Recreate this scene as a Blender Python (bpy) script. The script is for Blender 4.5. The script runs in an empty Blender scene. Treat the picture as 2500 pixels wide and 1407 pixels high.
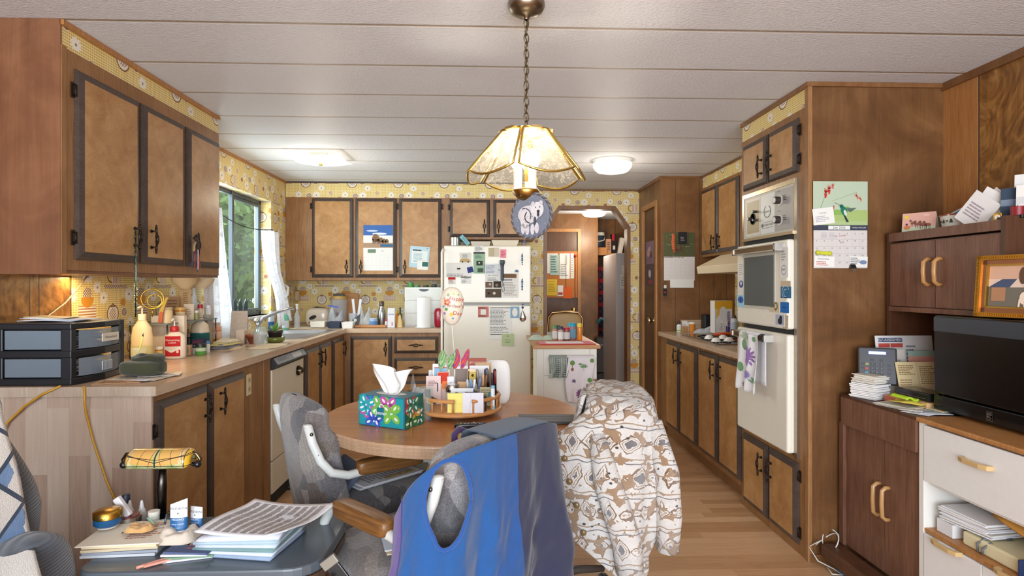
import bpy,math,random
from math import sin,cos,pi,radians,atan2,sqrt,floor,tan
from mathutils import Matrix,Vector,noise as mnoise
S=bpy.context.scene
COL=S.collection
# ------------------------------------------------------------------ camera
F=1440.0;H=1.29;TH=radians(2.187);CEIL=2.24
cam_d=bpy.data.cameras.new('camera');cam=bpy.data.objects.new('camera',cam_d);COL.objects.link(cam)
cam_d.sensor_width=36;cam_d.lens=F/2500*36;cam_d.shift_y=-6.5/2500;cam_d.clip_start=.05
cam.location=(0,0,H);cam.rotation_euler=(pi/2,0,-TH)
S.camera=cam
# ------------------------------------------------------------------ light and exposure
S.view_settings.view_transform='Standard';S.view_settings.look='None'
S.view_settings.gamma=1;S.view_settings.use_curve_mapping=False
S.view_settings.exposure=0.55
W=bpy.data.worlds.new('world');S.world=W;W.use_nodes=True
wn=W.node_tree.nodes;wn['Background'].inputs[0].default_value=(.84,.92,1,1);wn['Background'].inputs[1].default_value=1.15
def lamp(name,kind,loc,power,col,size=.1,rot=(0,0,0),size_y=None,parent=None):
    d=bpy.data.lights.new(name,kind);o=bpy.data.objects.new(name,d);COL.objects.link(o)
    d.energy=power;d.color=col;o.location=loc;o.rotation_euler=rot
    if kind == 'AREA':
        d.size=size
        if size_y:d.shape='RECTANGLE';d.size_y=size_y
    else:d.shadow_soft_size=size
    if parent:o.parent=parent
    return o
WARM=(1,.90,.74)
# unseen fill light added behind the camera, and daylight through the kitchen window
lamp('rear_fill','AREA',(-.3,-2.6,1.35),222,(.84,.92,1),4.2,(pi/2,0,0),2.0)
lamp('daylight_window','AREA',(-2.25,4.45,1.75),34,(.85,.94,1),1.3,(0,radians(-90),0),1.0)

# ------------------------------------------------------------------ pixel rays (target frame 2500x1407)
def ray(px,py):
    u=(px-1250)/F;v=-(py-697)/F
    return Vector((sin(TH)+u*cos(TH),cos(TH)-u*sin(TH),v))
def onZ(px,py,z):d=ray(px,py);return d*((z-H)/d.z)+Vector((0,0,H))
def onX(px,py,x):d=ray(px,py);return d*(x/d.x)+Vector((0,0,H))
def onY(px,py,y):d=ray(px,py);return d*(y/d.y)+Vector((0,0,H))

# ------------------------------------------------------------------ colours
def lin(c):
    c=c/255.0
    return c/12.92 if c <= .04045 else ((c+.055)/1.055)**2.4
def rgb(r,g=None,b=None):
    if g is None:r,g,b=r
    return (lin(r),lin(g),lin(b),1.0)
# ------------------------------------------------------------------ node expressions
class NT:
    def __init__(s,name):
        s.m=bpy.data.materials.new(name);s.m.use_nodes=True
        s.t=s.m.node_tree;s.n=s.t.nodes;s.b=s.n['Principled BSDF'];s.out=s.n['Material Output']
    def new(s,t):return s.n.new(t)
    def link(s,a,b):s.t.links.new(a,b)
    def put(s,sock,v):
        if isinstance(v,E):s.link(v.s,sock)
        elif isinstance(v,bpy.types.NodeSocket):s.link(v,sock)
        elif v is not None:sock.default_value=v
    def math(s,op,a,b=None,c=None,clamp=False):
        n=s.new('ShaderNodeMath');n.operation=op;n.use_clamp=clamp
        for i,x in enumerate((a,b,c)):
            if x is not None:s.put(n.inputs[i],x)
        return E(s,n.outputs[0])
    def xyz(s,coord='Object'):
        n=s.new('ShaderNodeTexCoord');q=s.new('ShaderNodeSeparateXYZ');s.link(n.outputs[coord],q.inputs[0])
        return [E(s,o) for o in q.outputs]
    def vec(s,x,y,z):
        n=s.new('ShaderNodeCombineXYZ')
        for i,a in enumerate((x,y,z)):s.put(n.inputs[i],a)
        return E(s,n.outputs[0])
    def noise(s,v,scale=5,detail=3,rough=.5,dist=0):
        n=s.new('ShaderNodeTexNoise');s.put(n.inputs['Vector'],v);n.inputs['Scale'].default_value=scale
        n.inputs['Detail'].default_value=detail;n.inputs['Roughness'].default_value=rough;n.inputs['Distortion'].default_value=dist
        return E(s,n.outputs[0])
    def white(s,v):
        n=s.new('ShaderNodeTexWhiteNoise');s.put(n.inputs['Vector'],v);return E(s,n.outputs[0])
    def voro(s,v,scale,feature='F1',out='Distance'):
        n=s.new('ShaderNodeTexVoronoi');n.feature=feature;s.put(n.inputs['Vector'],v);n.inputs['Scale'].default_value=scale
        return E(s,n.outputs[out])
    def ramp(s,f,stops):
        n=s.new('ShaderNodeValToRGB');s.put(n.inputs[0],f);r=n.color_ramp
        while len(r.elements) < len(stops):r.elements.new(.5)
        for e,(p,c) in zip(r.elements,stops):e.position=p;e.color=c
        return E(s,n.outputs[0])
    def mix(s,f,a,b,mode='MIX'):
        n=s.new('ShaderNodeMix');n.data_type='RGBA';n.blend_type=mode
        s.put(n.inputs[0],f);s.put(n.inputs[6],a);s.put(n.inputs[7],b);return E(s,n.outputs[2])
    def bump(s,h,strength=.3,dist=.005):
        n=s.new('ShaderNodeBump');n.inputs['Strength'].default_value=strength;n.inputs['Distance'].default_value=dist
        s.put(n.inputs['Height'],h);s.link(n.outputs[0],s.b.inputs['Normal']);return n
    def rand(s):
        n=s.new('ShaderNodeObjectInfo');return E(s,n.outputs['Random'])
    def set(s,**k):
        N={'col':'Base Color','rough':'Roughness','metal':'Metallic','spec':'Specular IOR Level','trans':'Transmission Weight',
             'alpha':'Alpha','sheen':'Sheen Weight','coat':'Coat Weight','emit':'Emission Color','emits':'Emission Strength','ior':'IOR','sss':'Subsurface Weight'}
        for a,v in k.items():s.put(s.b.inputs[N[a]],v)
        return s.m
class E:
    def __init__(e,nt,sock):e.t=nt;e.s=sock
    def __add__(a,b):return a.t.math('ADD',a,b)
    __radd__=__add__
    def __sub__(a,b):return a.t.math('SUBTRACT',a,b)
    def __rsub__(a,b):return a.t.math('SUBTRACT',b,a)
    def __mul__(a,b):return a.t.math('MULTIPLY',a,b)
    __rmul__=__mul__
    def __truediv__(a,b):return a.t.math('DIVIDE',a,b)
    def lt(a,b):return a.t.math('LESS_THAN',a,b)
    def gt(a,b):return a.t.math('GREATER_THAN',a,b)
    def fract(a):return a.t.math('FRACT',a)
    def floor(a):return a.t.math('FLOOR',a)
    def abs(a):return a.t.math('ABSOLUTE',a)
    def sin(a):return a.t.math('SINE',a)
    def max(a,b):return a.t.math('MAXIMUM',a,b)
    def min(a,b):return a.t.math('MINIMUM',a,b)
    def clamp(a):return a.t.math('ADD',a,0.0,clamp=True)
    def sqrt(a):return a.t.math('SQRT',a)
    def pow(a,b):return a.t.math('POWER',a,b)

def paint(name,rough=.6,metal=0,spec=.5,var=.06,sheen=0,bump=0,bscale=300,**k):
    """one surface finish; the thing's own colour comes from its mesh attribute"""
    n=NT(name);a=n.new('ShaderNodeVertexColor');a.layer_name='Col';x,y,z=n.xyz();v=n.vec(x,y,z)
    c=E(n,a.outputs[0])
    if var:c=n.mix(n.noise(v,40,4),c,n.mix(1.0,c,(1-var*2.2,1-var*2.2,1-var*2.2,1),'MULTIPLY'))
    n.set(col=c,rough=rough,metal=metal,spec=spec,sheen=sheen,**k)
    if bump:n.bump(n.noise(v,bscale,2),bump,.002)
    return n.m
M={}
M['matte']=paint('matte_paint',.75)
M['paper']=paint('paper',.85,spec=.2,var=.03)
M['satin']=paint('satin_plastic',.4,var=.03)
M['gloss']=paint('gloss_plastic',.15,var=.02)
M['metal']=paint('metal',.3,metal=1,var=.1)
M['chrome']=paint('chrome',.12,metal=1,var=.0)
M['cloth']=paint('cloth',.95,spec=.1,sheen=.3,bump=.5,bscale=500)
M['shell']=paint('smooth_shell',.25,var=.03)
def glassy(name,col,alpha,rough=.08):
    n=NT(name);g=n.new('ShaderNodeBsdfTransparent');g.inputs[0].default_value=col;mx=n.new('ShaderNodeMixShader')
    n.set(col=col,rough=rough);mx.inputs[0].default_value=alpha
    n.link(g.outputs[0],mx.inputs[1]);n.link(n.b.outputs[0],mx.inputs[2]);n.link(mx.outputs[0],n.out.inputs[0]);return n.m
M['glass']=glassy('clear_glass',(.93,.96,.95,1),.14,.03)
M['pane']=glassy('window_glass',(.95,.98,.96,1),.05,.02)
M['smoke_plastic']=glassy('translucent_blue_grey_plastic',(.42,.50,.58,1),.38,.2)
M['amber']=glassy('amber_plastic',(.95,.42,.06,1),.55,.15)
M['film']=glassy('clear_film',(.9,.93,.96,1),.30,.15)
M['bottle_green']=glassy('green_liquid',(.35,.85,.65,1),.45,.1)
def woodm(name,c1,c2,c3,axis='z',rough=.45,gs=1.0,fine=.35,blot=.5,spec=.4,coat=0,burl=0):
    n=NT(name);x,y,z=n.xyz();r=n.rand()
    st={'x':(.06,1,1),'y':(1,.06,1),'z':(1,1,.06)}[axis]
    v=n.vec(x*st[0]+r*7.3,y*st[1]+r*3.1,z*st[2]+r*5.7)
    v2=n.vec(x*st[0]*8+r,y*st[1]*8,z*st[2]*8)
    g=n.noise(v,9*gs,6,.62,1.4 if not burl else 4.0)
    fn=n.noise(v,130*gs,2,.6)
    big=n.noise(n.vec(x+r*9,y+r*4,z+r),3.2 if not burl else 5.5,4,.6,1.0+burl*3)
    k=(g*(1-fine)+fn*fine)*(1-blot)+big*blot
    col=n.ramp(k,[(.30,rgb(c1)),(.5,rgb(c2)),(.70,rgb(c3))])
    n.set(col=col,rough=rough,spec=spec,coat=coat);n.bump(fn,.12,.001);return n.m
M['birch']=woodm('birch_door_veneer',(138,92,50),(176,130,80),(206,164,114),blot=.45,rough=.36)
M['cabinet']=woodm('cabinet_face_wood',(112,74,42),(144,102,62),(170,128,86),fine=.6,blot=.3,rough=.42)
M['panel']=woodm('brown_wall_panelling',(94,62,34),(126,86,50),(152,110,70),blot=.55,rough=.4)
M['tower']=woodm('oven_cabinet_side_veneer',(78,50,26),(108,72,40),(134,96,60),blot=.6,rough=.4)
M['burl']=woodm('burl_wall_panelling',(76,48,24),(138,94,48),(182,136,78),gs=1.6,blot=.7,burl=1,rough=.35,fine=.2)
M['endpanel']=woodm('brown_cabinet_side',(92,58,38),(122,80,54),(148,102,72),blot=.5,rough=.4,fine=.25)
M['dark_door']=woodm('dark_door_veneer',(70,42,22),(94,60,32),(112,74,42),fine=.7,blot=.2,rough=.38)
M['walnut']=woodm('walnut_laminate',(82,54,40),(116,80,62),(142,104,84),fine=.55,blot=.25,rough=.35)
M['walnut_dark']=woodm('dark_walnut_laminate',(60,36,22),(84,52,34),(104,66,44),fine=.5,blot=.3,rough=.4)
M['oak']=woodm('oak_trim',(150,98,52),(176,122,70),(196,144,90),fine=.6,blot=.2,rough=.4)
M['oak_x']=woodm('oak_top_board',(150,98,52),(178,124,72),(200,148,94),axis='x',fine=.6,blot=.2,rough=.4)
M['tabletop']=woodm('round_table_laminate',(150,92,50),(182,120,70),(200,142,92),axis='x',fine=.5,blot=.2,rough=.28,gs=.8)
M['armwood']=woodm('chair_arm_oak',(84,54,26),(122,82,42),(150,106,62),axis='y',fine=.6,blot=.2,rough=.35)
M['rackwood']=woodm('honey_wood',(166,108,58),(194,136,82),(212,160,104),axis='x',fine=.5,blot=.2)
M['whitewash']=woodm('whitewashed_panel',(168,146,126),(186,168,150),(204,190,174),fine=.6,blot=.25,rough=.5)
def plank_mat():
    n=NT('whitewashed_plank_laminate');X,Y,Z=n.xyz();c=(X*(1/.078)).floor();o=n.white(n.vec(c,3,0));k=n.white(n.vec(c,(Z*(1/.46)+o*2).floor(),1))
    g=n.noise(n.vec(X*30+k*9,Y*6,Z*1.6),2.2,5,.65,1.0);col=n.ramp(g*.55+k*.40,[(.2,rgb(166,140,122)),(.5,rgb(190,168,150)),(.8,rgb(206,190,174))])
    col=n.mix((X*(1/.078)).fract().lt(.02)*.25,col,rgb(140,116,98));return n.set(col=col,rough=.45)
M['planks']=plank_mat()
M['counter']=woodm('counter_laminate',(180,150,124),(200,172,146),(212,188,166),axis='y',fine=.5,blot=.3,rough=.25,spec=.5)
M['counter_x']=woodm('counter_laminate_across',(186,152,120),(204,174,142),(216,190,162),axis='x',fine=.5,blot=.3,rough=.25)
def tone(c,name,**k):
    n=NT(name);n.set(col=rgb(c),**k);return n.m
M['molding']=woodm('dark_brown_moulding',(58,46,40),(74,62,56),(90,78,70),fine=.5,blot=.2,rough=.35)
M['bronze']=tone((58,46,38),'aged_bronze',metal=.8,rough=.4)
M['black']=tone((22,22,24),'black_plastic',rough=.35)
M['gloss_black']=tone((10,10,12),'gloss_black_glass',rough=.06,spec=.7)
M['grey_blue']=tone((88,96,104),'aluminium_window_frame',metal=.5,rough=.4)
M['almond']=tone((232,222,202),'almond_enamel',rough=.28)
M['white_enamel']=tone((236,232,224),'white_enamel',rough=.25)
M['steel']=tone((190,192,194),'steel',metal=1,rough=.22)
M['arm_paint']=tone((206,208,204),'white_painted_tube',rough=.35)

# ------------------------------------------------------------------ mesh builder
def frame(o,right,up):
    r=Vector(right).normalized();u=Vector(up);u=(u-r*u.dot(r)).normalized();n=r.cross(u);m=Matrix.Identity(4)
    for i in range(3):m[i][0]=r[i];m[i][1]=u[i];m[i][2]=n[i];m[i][3]=o[i]
    return m
def face_front(x,y,z):return frame((x,y,z),(1,0,0),(0,0,1))      # normal -Y
def face_left(x,y,z):return frame((x,y,z),(0,1,0),(0,0,1))       # normal +X (left wall)
def face_right(x,y,z):return frame((x,y,z),(0,-1,0),(0,0,1))     # normal -X (right wall)
def face_up(x,y,z,rz=0):return Matrix.Translation((x,y,z)) @ Matrix.Rotation(rz,4,'Z')
_txt={}
def glyphs(s):
    if s not in _txt:
        c=bpy.data.curves.new('t','FONT');c.body=s;c.resolution_u=2;c.align_x='CENTER';c.align_y='CENTER'
        o=bpy.data.objects.new('t',c);COL.objects.link(o);me=bpy.data.meshes.new_from_object(o)
        _txt[s]=([v.co.copy() for v in me.vertices],[list(p.vertices) for p in me.polygons])
        bpy.data.objects.remove(o);bpy.data.curves.remove(c);bpy.data.meshes.remove(me)
    return _txt[s]
WH=(236,234,228)
class MB:
    def __init__(s,T=None):s.v=[];s.f=[];s.c=[];s.mi=[];s.sm=[];s.T=T or Matrix.Identity(4)
    def add(s,vs,fs,col=WH,mi=0,smooth=False):
        o=len(s.v);T=s.T
        s.v += [tuple(T @ Vector(p)) for p in vs]
        many=isinstance(col,list)
        for i,f in enumerate(fs):
            s.f.append([o+k for k in f]);s.c.append(col[i] if many else col);s.mi.append(mi);s.sm.append(smooth)
        return s
    def box(s,x0,x1,y0,y1,z0,z1,col=WH,mi=0):
        if x0 > x1:x0,x1=x1,x0
        if y0 > y1:y0,y1=y1,y0
        if z0 > z1:z0,z1=z1,z0
        return s.add([(x0,y0,z0),(x1,y0,z0),(x1,y1,z0),(x0,y1,z0),(x0,y0,z1),(x1,y0,z1),(x1,y1,z1),(x0,y1,z1)],
              [(0,3,2,1),(4,5,6,7),(0,1,5,4),(1,2,6,5),(2,3,7,6),(3,0,4,7)],col,mi)
    def cbox(s,c,sz,col=WH,mi=0,rz=0,R=None):
        T=s.T;s.T=T @ Matrix.Translation(c) @ (R if R is not None else Matrix.Rotation(rz,4,'Z'))
        s.box(-sz[0]/2,sz[0]/2,-sz[1]/2,sz[1]/2,-sz[2]/2,sz[2]/2,col,mi);s.T=T;return s
    def lathe(s,prof,n=20,col=WH,mi=0,c=(0,0,0),R=None,smooth=True,cap=True,sx=1,sy=1):
        """prof: (r, z) or (r, z, colour-from-here-up)"""
        T=s.T;s.T=T @ Matrix.Translation(c) @ (R if R is not None else Matrix.Identity(4))
        vs=[];fs=[];cc=[];cur=col
        for p in prof:
            for k in range(n):a=2*pi*k/n;vs.append((p[0]*cos(a)*sx,p[0]*sin(a)*sy,p[1]))
        for i in range(len(prof)-1):
            if len(prof[i]) > 2:cur=prof[i][2]
            for k in range(n):fs.append((i*n+k,i*n+(k+1) % n,(i+1)*n+(k+1) % n,(i+1)*n+k));cc.append(cur)
        s.add(vs,fs,cc,mi,smooth)
        if cap:
            s.add([vs[k] for k in range(n)],[tuple(reversed(range(n)))],prof[0][2] if len(prof[0]) > 2 else col,mi)
            s.add([vs[(len(prof)-1)*n+k] for k in range(n)],[tuple(range(n))],cur,mi)
        s.T=T;return s
    def cyl(s,c,r,h,n=20,col=WH,mi=0,r2=None,R=None,smooth=True):
        return s.lathe([(r,0),(r if r2 is None else r2,h)],n,col,mi,c,R,smooth)
    def ball(s,c,r,n=12,col=WH,mi=0,sz=1,sx=1,sy=1):
        pr=[(max(r*sin(pi*i/(n//2+2)),1e-5),-r*cos(pi*i/(n//2+2))*sz) for i in range(n//2+3)]
        return s.lathe(pr,n,col,mi,c,cap=False,sx=sx,sy=sy)
    def tube(s,pts,r,n=8,col=WH,mi=0,closed=False,sq=1):
        P=[Vector(p) for p in pts];m=len(P);vs=[];fs=[]
        if m < 2:return s
        t0=(P[1]-P[0]).normalized();u=t0.orthogonal().normalized()
        for i in range(m):
            if closed:t=P[(i+1) % m]-P[i-1]
            else:t=P[min(i+1,m-1)]-P[max(i-1,0)]
            t.normalize();u=(u-t*u.dot(t)).normalized();w=t.cross(u);rr=r[i] if isinstance(r,(list,tuple)) else r
            for k in range(n):a=2*pi*k/n;vs.append(P[i]+u*rr*cos(a)+w*rr*sq*sin(a))
        for i in range(m if closed else m-1):
            j=(i+1) % m
            for k in range(n):fs.append((i*n+k,i*n+(k+1) % n,j*n+(k+1) % n,j*n+k))
        if not closed:fs.append(tuple(reversed(range(n))));fs.append(tuple((m-1)*n+k for k in range(n)))
        return s.add(vs,fs,col,mi,True)
    def grid(s,fn,nu,nv,col=WH,mi=0,smooth=True,closed=False):
        vs=[fn(i/nu,j/nv) for j in range(nv+1) for i in range(nu+(0 if closed else 1))];w=nu if closed else nu+1;fs=[];cc=[]
        for j in range(nv):
            for i in range(nu):
                fs.append((j*w+i,j*w+(i+1) % w,(j+1)*w+(i+1) % w,(j+1)*w+i))
                if callable(col):cc.append(col((i+.5)/nu,(j+.5)/nv))
        return s.add(vs,fs,cc if callable(col) else col,mi,smooth)
    def prism(s,pts,z0,z1,col=WH,mi=0):
        n=len(pts);vs=[(x,y,z0) for x,y in pts]+[(x,y,z1) for x,y in pts]
        return s.add(vs,[tuple(reversed(range(n))),tuple(range(n,2*n))]+[(i,(i+1) % n,n+(i+1) % n,n+i) for i in range(n)],col,mi)
    # flat printing, in the local XY plane, L = layer
    def rect(s,x0,y0,x1,y1,col,L=1,mi=0):
        z=L*.0005;return s.add([(x0,y0,z),(x1,y0,z),(x1,y1,z),(x0,y1,z)],[(0,1,2,3)],col,mi)
    def poly(s,pts,col,L=1,mi=0):return s.add([(x,y,L*.0005) for x,y in pts],[tuple(range(len(pts)))],col,mi)
    def disc(s,x,y,r,col,L=1,n=16,ry=None,mi=0,rot=0):
        ry=ry or r
        return s.poly([(x+r*cos(2*pi*k/n)*cos(rot)-ry*sin(2*pi*k/n)*sin(rot),y+r*cos(2*pi*k/n)*sin(rot)+ry*sin(2*pi*k/n)*cos(rot)) for k in range(n)],col,L,mi)
    def ring(s,x,y,r,w,col,L=1,n=20,mi=0,a0=0,a1=2*pi,sy=1):
        z=L*.0005;vs=[];fs=[]
        for k in range(n+1):
            a=a0+(a1-a0)*k/n;vs += [(x+(r-w)*cos(a),y+(r-w)*sin(a)*sy,z),(x+r*cos(a),y+r*sin(a)*sy,z)]
            if k:fs.append((2*k-2,2*k-1,2*k+1,2*k))
        return s.add(vs,fs,col,mi)
    def line(s,x0,y0,x1,y1,w,col,L=1,mi=0):
        d=Vector((x1-x0,y1-y0));
        if d.length < 1e-9:return s
        d.normalize();n=Vector((-d.y,d.x))*w/2
        return s.poly([(x0-n.x,y0-n.y),(x1-n.x,y1-n.y),(x1+n.x,y1+n.y),(x0+n.x,y0+n.y)],col,L,mi)
    def text(s,t,x,y,size,col,L=2,mi=0,rot=0,sx=1):
        vs,fs=glyphs(t);c,d=cos(rot)*size,sin(rot)*size
        return s.add([(x+p.x*sx*c-p.y*d,y+p.x*sx*d+p.y*c,L*.0005) for p in vs],fs,col,mi)
    def lines(s,x0,y0,x1,y1,n,col,L=2,seed=0,fill=.45):
        rr=random.Random(seed+n);h=(y1-y0)/n
        for i in range(n):
            y=y1-(i+.5)*h;x=x0;e=x0+(x1-x0)*rr.uniform(.6,1)
            while x < e:
                w=min(rr.uniform(.05,.16)*(x1-x0),e-x);s.rect(x,y-h*fill/2,x+w,y+h*fill/2,col,L);x += w+.025*(x1-x0)
        return s
    def build(s,name,mats,parent=None,bevel=0,seg=2,sub=0,solid=0,loc=None,rz=None):
        me=bpy.data.meshes.new(name);me.from_pydata(s.v,[],s.f)
        if not isinstance(mats,(list,tuple)):mats=[mats]
        for m in mats:me.materials.append(M[m] if isinstance(m,str) else m)
        a=me.color_attributes.new('Col','FLOAT_COLOR','CORNER');buf=[]
        cache={}
        for p,c in zip(me.polygons,s.c):
            if c not in cache:cache[c]=rgb(c)
            buf += list(cache[c])*p.loop_total
        a.data.foreach_set('color',buf)
        me.polygons.foreach_set('material_index',s.mi);me.polygons.foreach_set('use_smooth',s.sm);me.update()
        o=bpy.data.objects.new(name,me);COL.objects.link(o)
        if solid:d=o.modifiers.new('thickness','SOLIDIFY');d.thickness=solid;d.offset=0
        if bevel:d=o.modifiers.new('bevel','BEVEL');d.width=bevel;d.segments=seg;d.limit_method='ANGLE';d.angle_limit=.7
        if sub:d=o.modifiers.new('subd','SUBSURF');d.levels=sub;d.render_levels=sub
        if parent is not None:
            o.parent=parent
        if loc is not None:o.location=loc
        if rz is not None:o.rotation_euler.z=rz
        return o
def tag(o,label=None,cat=None,group=None,kind=None):
    if label:o['label']=label
    if cat:o['category']=cat
    if group:o['group']=group
    if kind:o['kind']=kind
    return o
def thing(name,label,cat,loc=(0,0,0),rz=0,group=None):
    o=bpy.data.objects.new(name,None);COL.objects.link(o);o.empty_display_size=.05
    o.location=loc;o.rotation_euler.z=rz;return tag(o,label,cat,group)
def wpart(name,mb,mats,root,**k):
    """a part whose mesh was written in world coordinates, under an unrotated empty"""
    o=mb.build(name,mats,root,**k);o.location=tuple(-Vector(root.location));return o
def struct(name,mb,mats,**k):
    return tag(mb.build(name,mats,**k),kind='structure')
def copy_tree(o,parent=None):
    c=o.copy();COL.objects.link(c)
    if parent is not None:c.parent=parent
    for ch in list(o.children):copy_tree(ch,c)
    return c
def single(name,mb,mats,label,cat,T=None,group=None,**k):
    o=mb.build(name,mats,**k)
    if T is not None:o.matrix_local=T
    return tag(o,label,cat,group)
def rot(ax,deg):return Matrix.Rotation(radians(deg),4,ax)
def fbm(x,y,z=0,s=1):return mnoise.noise(Vector((x*s,y*s,z*s)))

def locrz(p,rz=0):return Matrix.Translation(p) @ Matrix.Rotation(rz,4,'Z')
def rectY(x0,y0,x1,y1,Y):
    a,b=onY(x0,(y0+y1)/2,Y),onY(x1,(y0+y1)/2,Y);t,u=onY((x0+x1)/2,y0,Y),onY((x0+x1)/2,y1,Y)
    return face_front((a.x+b.x)/2,Y,(t.z+u.z)/2),b.x-a.x,t.z-u.z
def rectX(x0,y0,x1,y1,X,right=True):
    a,b=onX(x0,700,X),onX(x1,700,X);t,u=onX((x0+x1)/2,y0,X),onX((x0+x1)/2,y1,X)
    f=face_right if right else face_left
    return f(X,t.y,(t.z+u.z)/2),abs(b.y-a.y),t.z-u.z

def superbox(m,c,r,e=.35,nu=28,nv=18,col=WH,bend=0,mi=0,fn=None):
    def f(x,p):return math.copysign(abs(x)**p,x)
    def g(u,v):
        a,b=2*pi*u,-pi/2+pi*v;x=r[0]*f(cos(b),e)*f(cos(a),e);y=r[1]*f(cos(b),e)*f(sin(a),e);z=r[2]*f(sin(b),e)
        y += bend*(x/r[0])**2 if r[0] else 0
        if fn:x,y,z=fn(x,y,z)
        return (c[0]+x,c[1]+y,c[2]+z)
    return m.grid(g,nu,nv,col,mi,closed=True)

# ================================================================== wall, floor and ceiling materials
XL,XR,YB=-1.86,2.14,5.81          # left wall, right wall, back wall
def wallpaper(name,plane):
    n=NT(name);X,Y,Z=n.xyz();u=Y if plane == 'yz' else X;v=Z
    p=.0105
    s=(u*(1/p)).fract().lt(.5)+(v*(1/p)).fract().lt(.5)
    col=n.ramp(s*.5,[(0,rgb(246,238,206)),(.5,rgb(230,208,130)),(1,rgb(200,160,60))])
    TU,TV=.42,.36
    row=(v*(1/TV)).floor();tu=(u*(1/TU)+row*.37).fract()*TU;tv=(v*(1/TV)).fract()*TV
    BR,OR,CR,TN=rgb(126,84,60),rgb(204,134,36),rgb(240,236,226),rgb(176,120,86)
    def dist(cx,cy,sy=1):return ((tu-cx)*(tu-cx)+(tv-cy)*(tv-cy)*sy).sqrt()
    dots=((tu*420).sin()*(tv*420).sin()).gt(.15)
    def put(mask,c,col):return n.mix(mask,col,c)
    def daisy(cx,cy,R,col,c=CR):
        d=dist(cx,cy);a=n.math('ARCTAN2',tv-cy,tu-cx);m=d.lt(n.math('MULTIPLY_ADD',(a*5).sin().abs(),R*.38,R*.66))
        col=put(m,c,col);return put(d.lt(R*.2),rgb(150,132,110),col)
    def disc(cx,cy,R,c,c2,col):
        d=dist(cx,cy);col=put(d.lt(R*1.15),CR,col);col=put(d.lt(R),n.mix(dots,c,c2),col)
        return put((d-R*.9).abs().lt(R*.09),c,col)
    def rect(x0,x1,y0,y1):return tu.gt(x0)*tu.lt(x1)*tv.gt(y0)*tv.lt(y1)
    # striped mug with handle on a dotted tray
    col=put((dist(.085,.255)-.030).abs().lt(.004),BR,col)
    col=put(rect(.09,.15,.215,.30),CR,col)
    col=put(rect(.092,.148,.218,.297)*((tu*(1/.012)).fract().lt(.5)),TN,col)
    col=put(rect(.03,.21,.195,.213),n.mix(dots,BR,CR),col)
    # bowl with stripes below
    col=put(rect(.27,.39,.06,.115),n.mix((tv*(1/.013)).fract().lt(.5),TN,CR),col)
    col=put(dist(.33,.148).lt(.042)*tv.lt(.155),OR,col);col=put(dist(.33,.17).lt(.03)*tv.gt(.155),n.mix(dots,BR,CR),col)
    # spotted pot with two handles
    col=put((dist(.095,.07)-.042).abs().lt(.004),BR,col)
    col=disc(.095,.07,.034,CR,BR,col);col=put(rect(.078,.112,.102,.108),BR,col);col=put(dist(.095,.117).lt(.006),BR,col)
    col=disc(.185,.075,.020,BR,CR,col);col=disc(.245,.285,.019,TN,BR,col);col=disc(.388,.31,.022,BR,CR,col)
    col=disc(.165,.335,.017,TN,CR,col);col=daisy(.175,.125,.024,col,OR)
    col=daisy(.225,.165,.036,col);col=daisy(.035,.315,.034,col);col=daisy(.335,.255,.037,col);col=daisy(.235,.02,.030,col)
    col=daisy(.295,.32,.030,col);col=daisy(.025,.15,.030,col);col=daisy(.40,.20,.030,col)
    v3=n.vec(X,Y,Z)
    col=n.mix(n.noise(v3,6,3)*.25,col,rgb(200,160,84))
    return n.set(col=col,rough=.5,spec=.3)
M['paper_left']=wallpaper('gingham_wallpaper_side','yz');M['paper_back']=wallpaper('gingham_wallpaper_front','xz')
def ceiling_mat():
    n=NT('ceiling_board');X,Y,Z=n.xyz();v=n.vec(X,Y,Z)
    f=((Y-2.170)*(1/.3971)+.5).fract();d=(f-.5).abs()*.3971
    m=n.math('SUBTRACT',1.0,(d*(1/.013)).clamp())
    tex=n.noise(n.vec(X*.75+Y*.3,Y*1.3-X*.3,Z),95,4,.65)
    col=n.mix(n.noise(v,2.2,3)*.5,rgb(236,239,246),rgb(226,228,232))
    col=n.mix(m*.9,col,rgb(180,154,116))
    n.set(col=col,rough=.42,spec=.35);n.bump(tex*1.0-m*1.2,1.0,.009);return n.m
M['ceiling']=ceiling_mat()
def floor_mat():
    n=NT('laminate_floor');X,Y,Z=n.xyz()
    r=(Y*(1/.066)).floor();off=n.white(n.vec(r,0,0));c=(X*(1/.62)+off*3).floor();k=n.white(n.vec(r,c,1))
    fx=(X*(1/.62)+off*3).fract();fy=(Y*(1/.066)).fract();seam=fy.lt(.02).max(fx.lt(.004));r3=(Y*(1/.198)).fract().lt(.010)
    g=n.noise(n.vec(X*2.2+k*9,Y*42,k*5),2.4,5,.65,.8)
    col=n.ramp(g*.5+k*.32+.08,[(.25,rgb(168,124,84)),(.5,rgb(198,154,114)),(.8,rgb(222,184,146))])
    col=n.mix(seam*.25+r3*.35,col,rgb(120,78,44))
    return n.set(col=col,rough=n.noise(n.vec(X,Y,Z),7,3)*.12+.24,spec=.45)
M['floor']=floor_mat()

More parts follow.
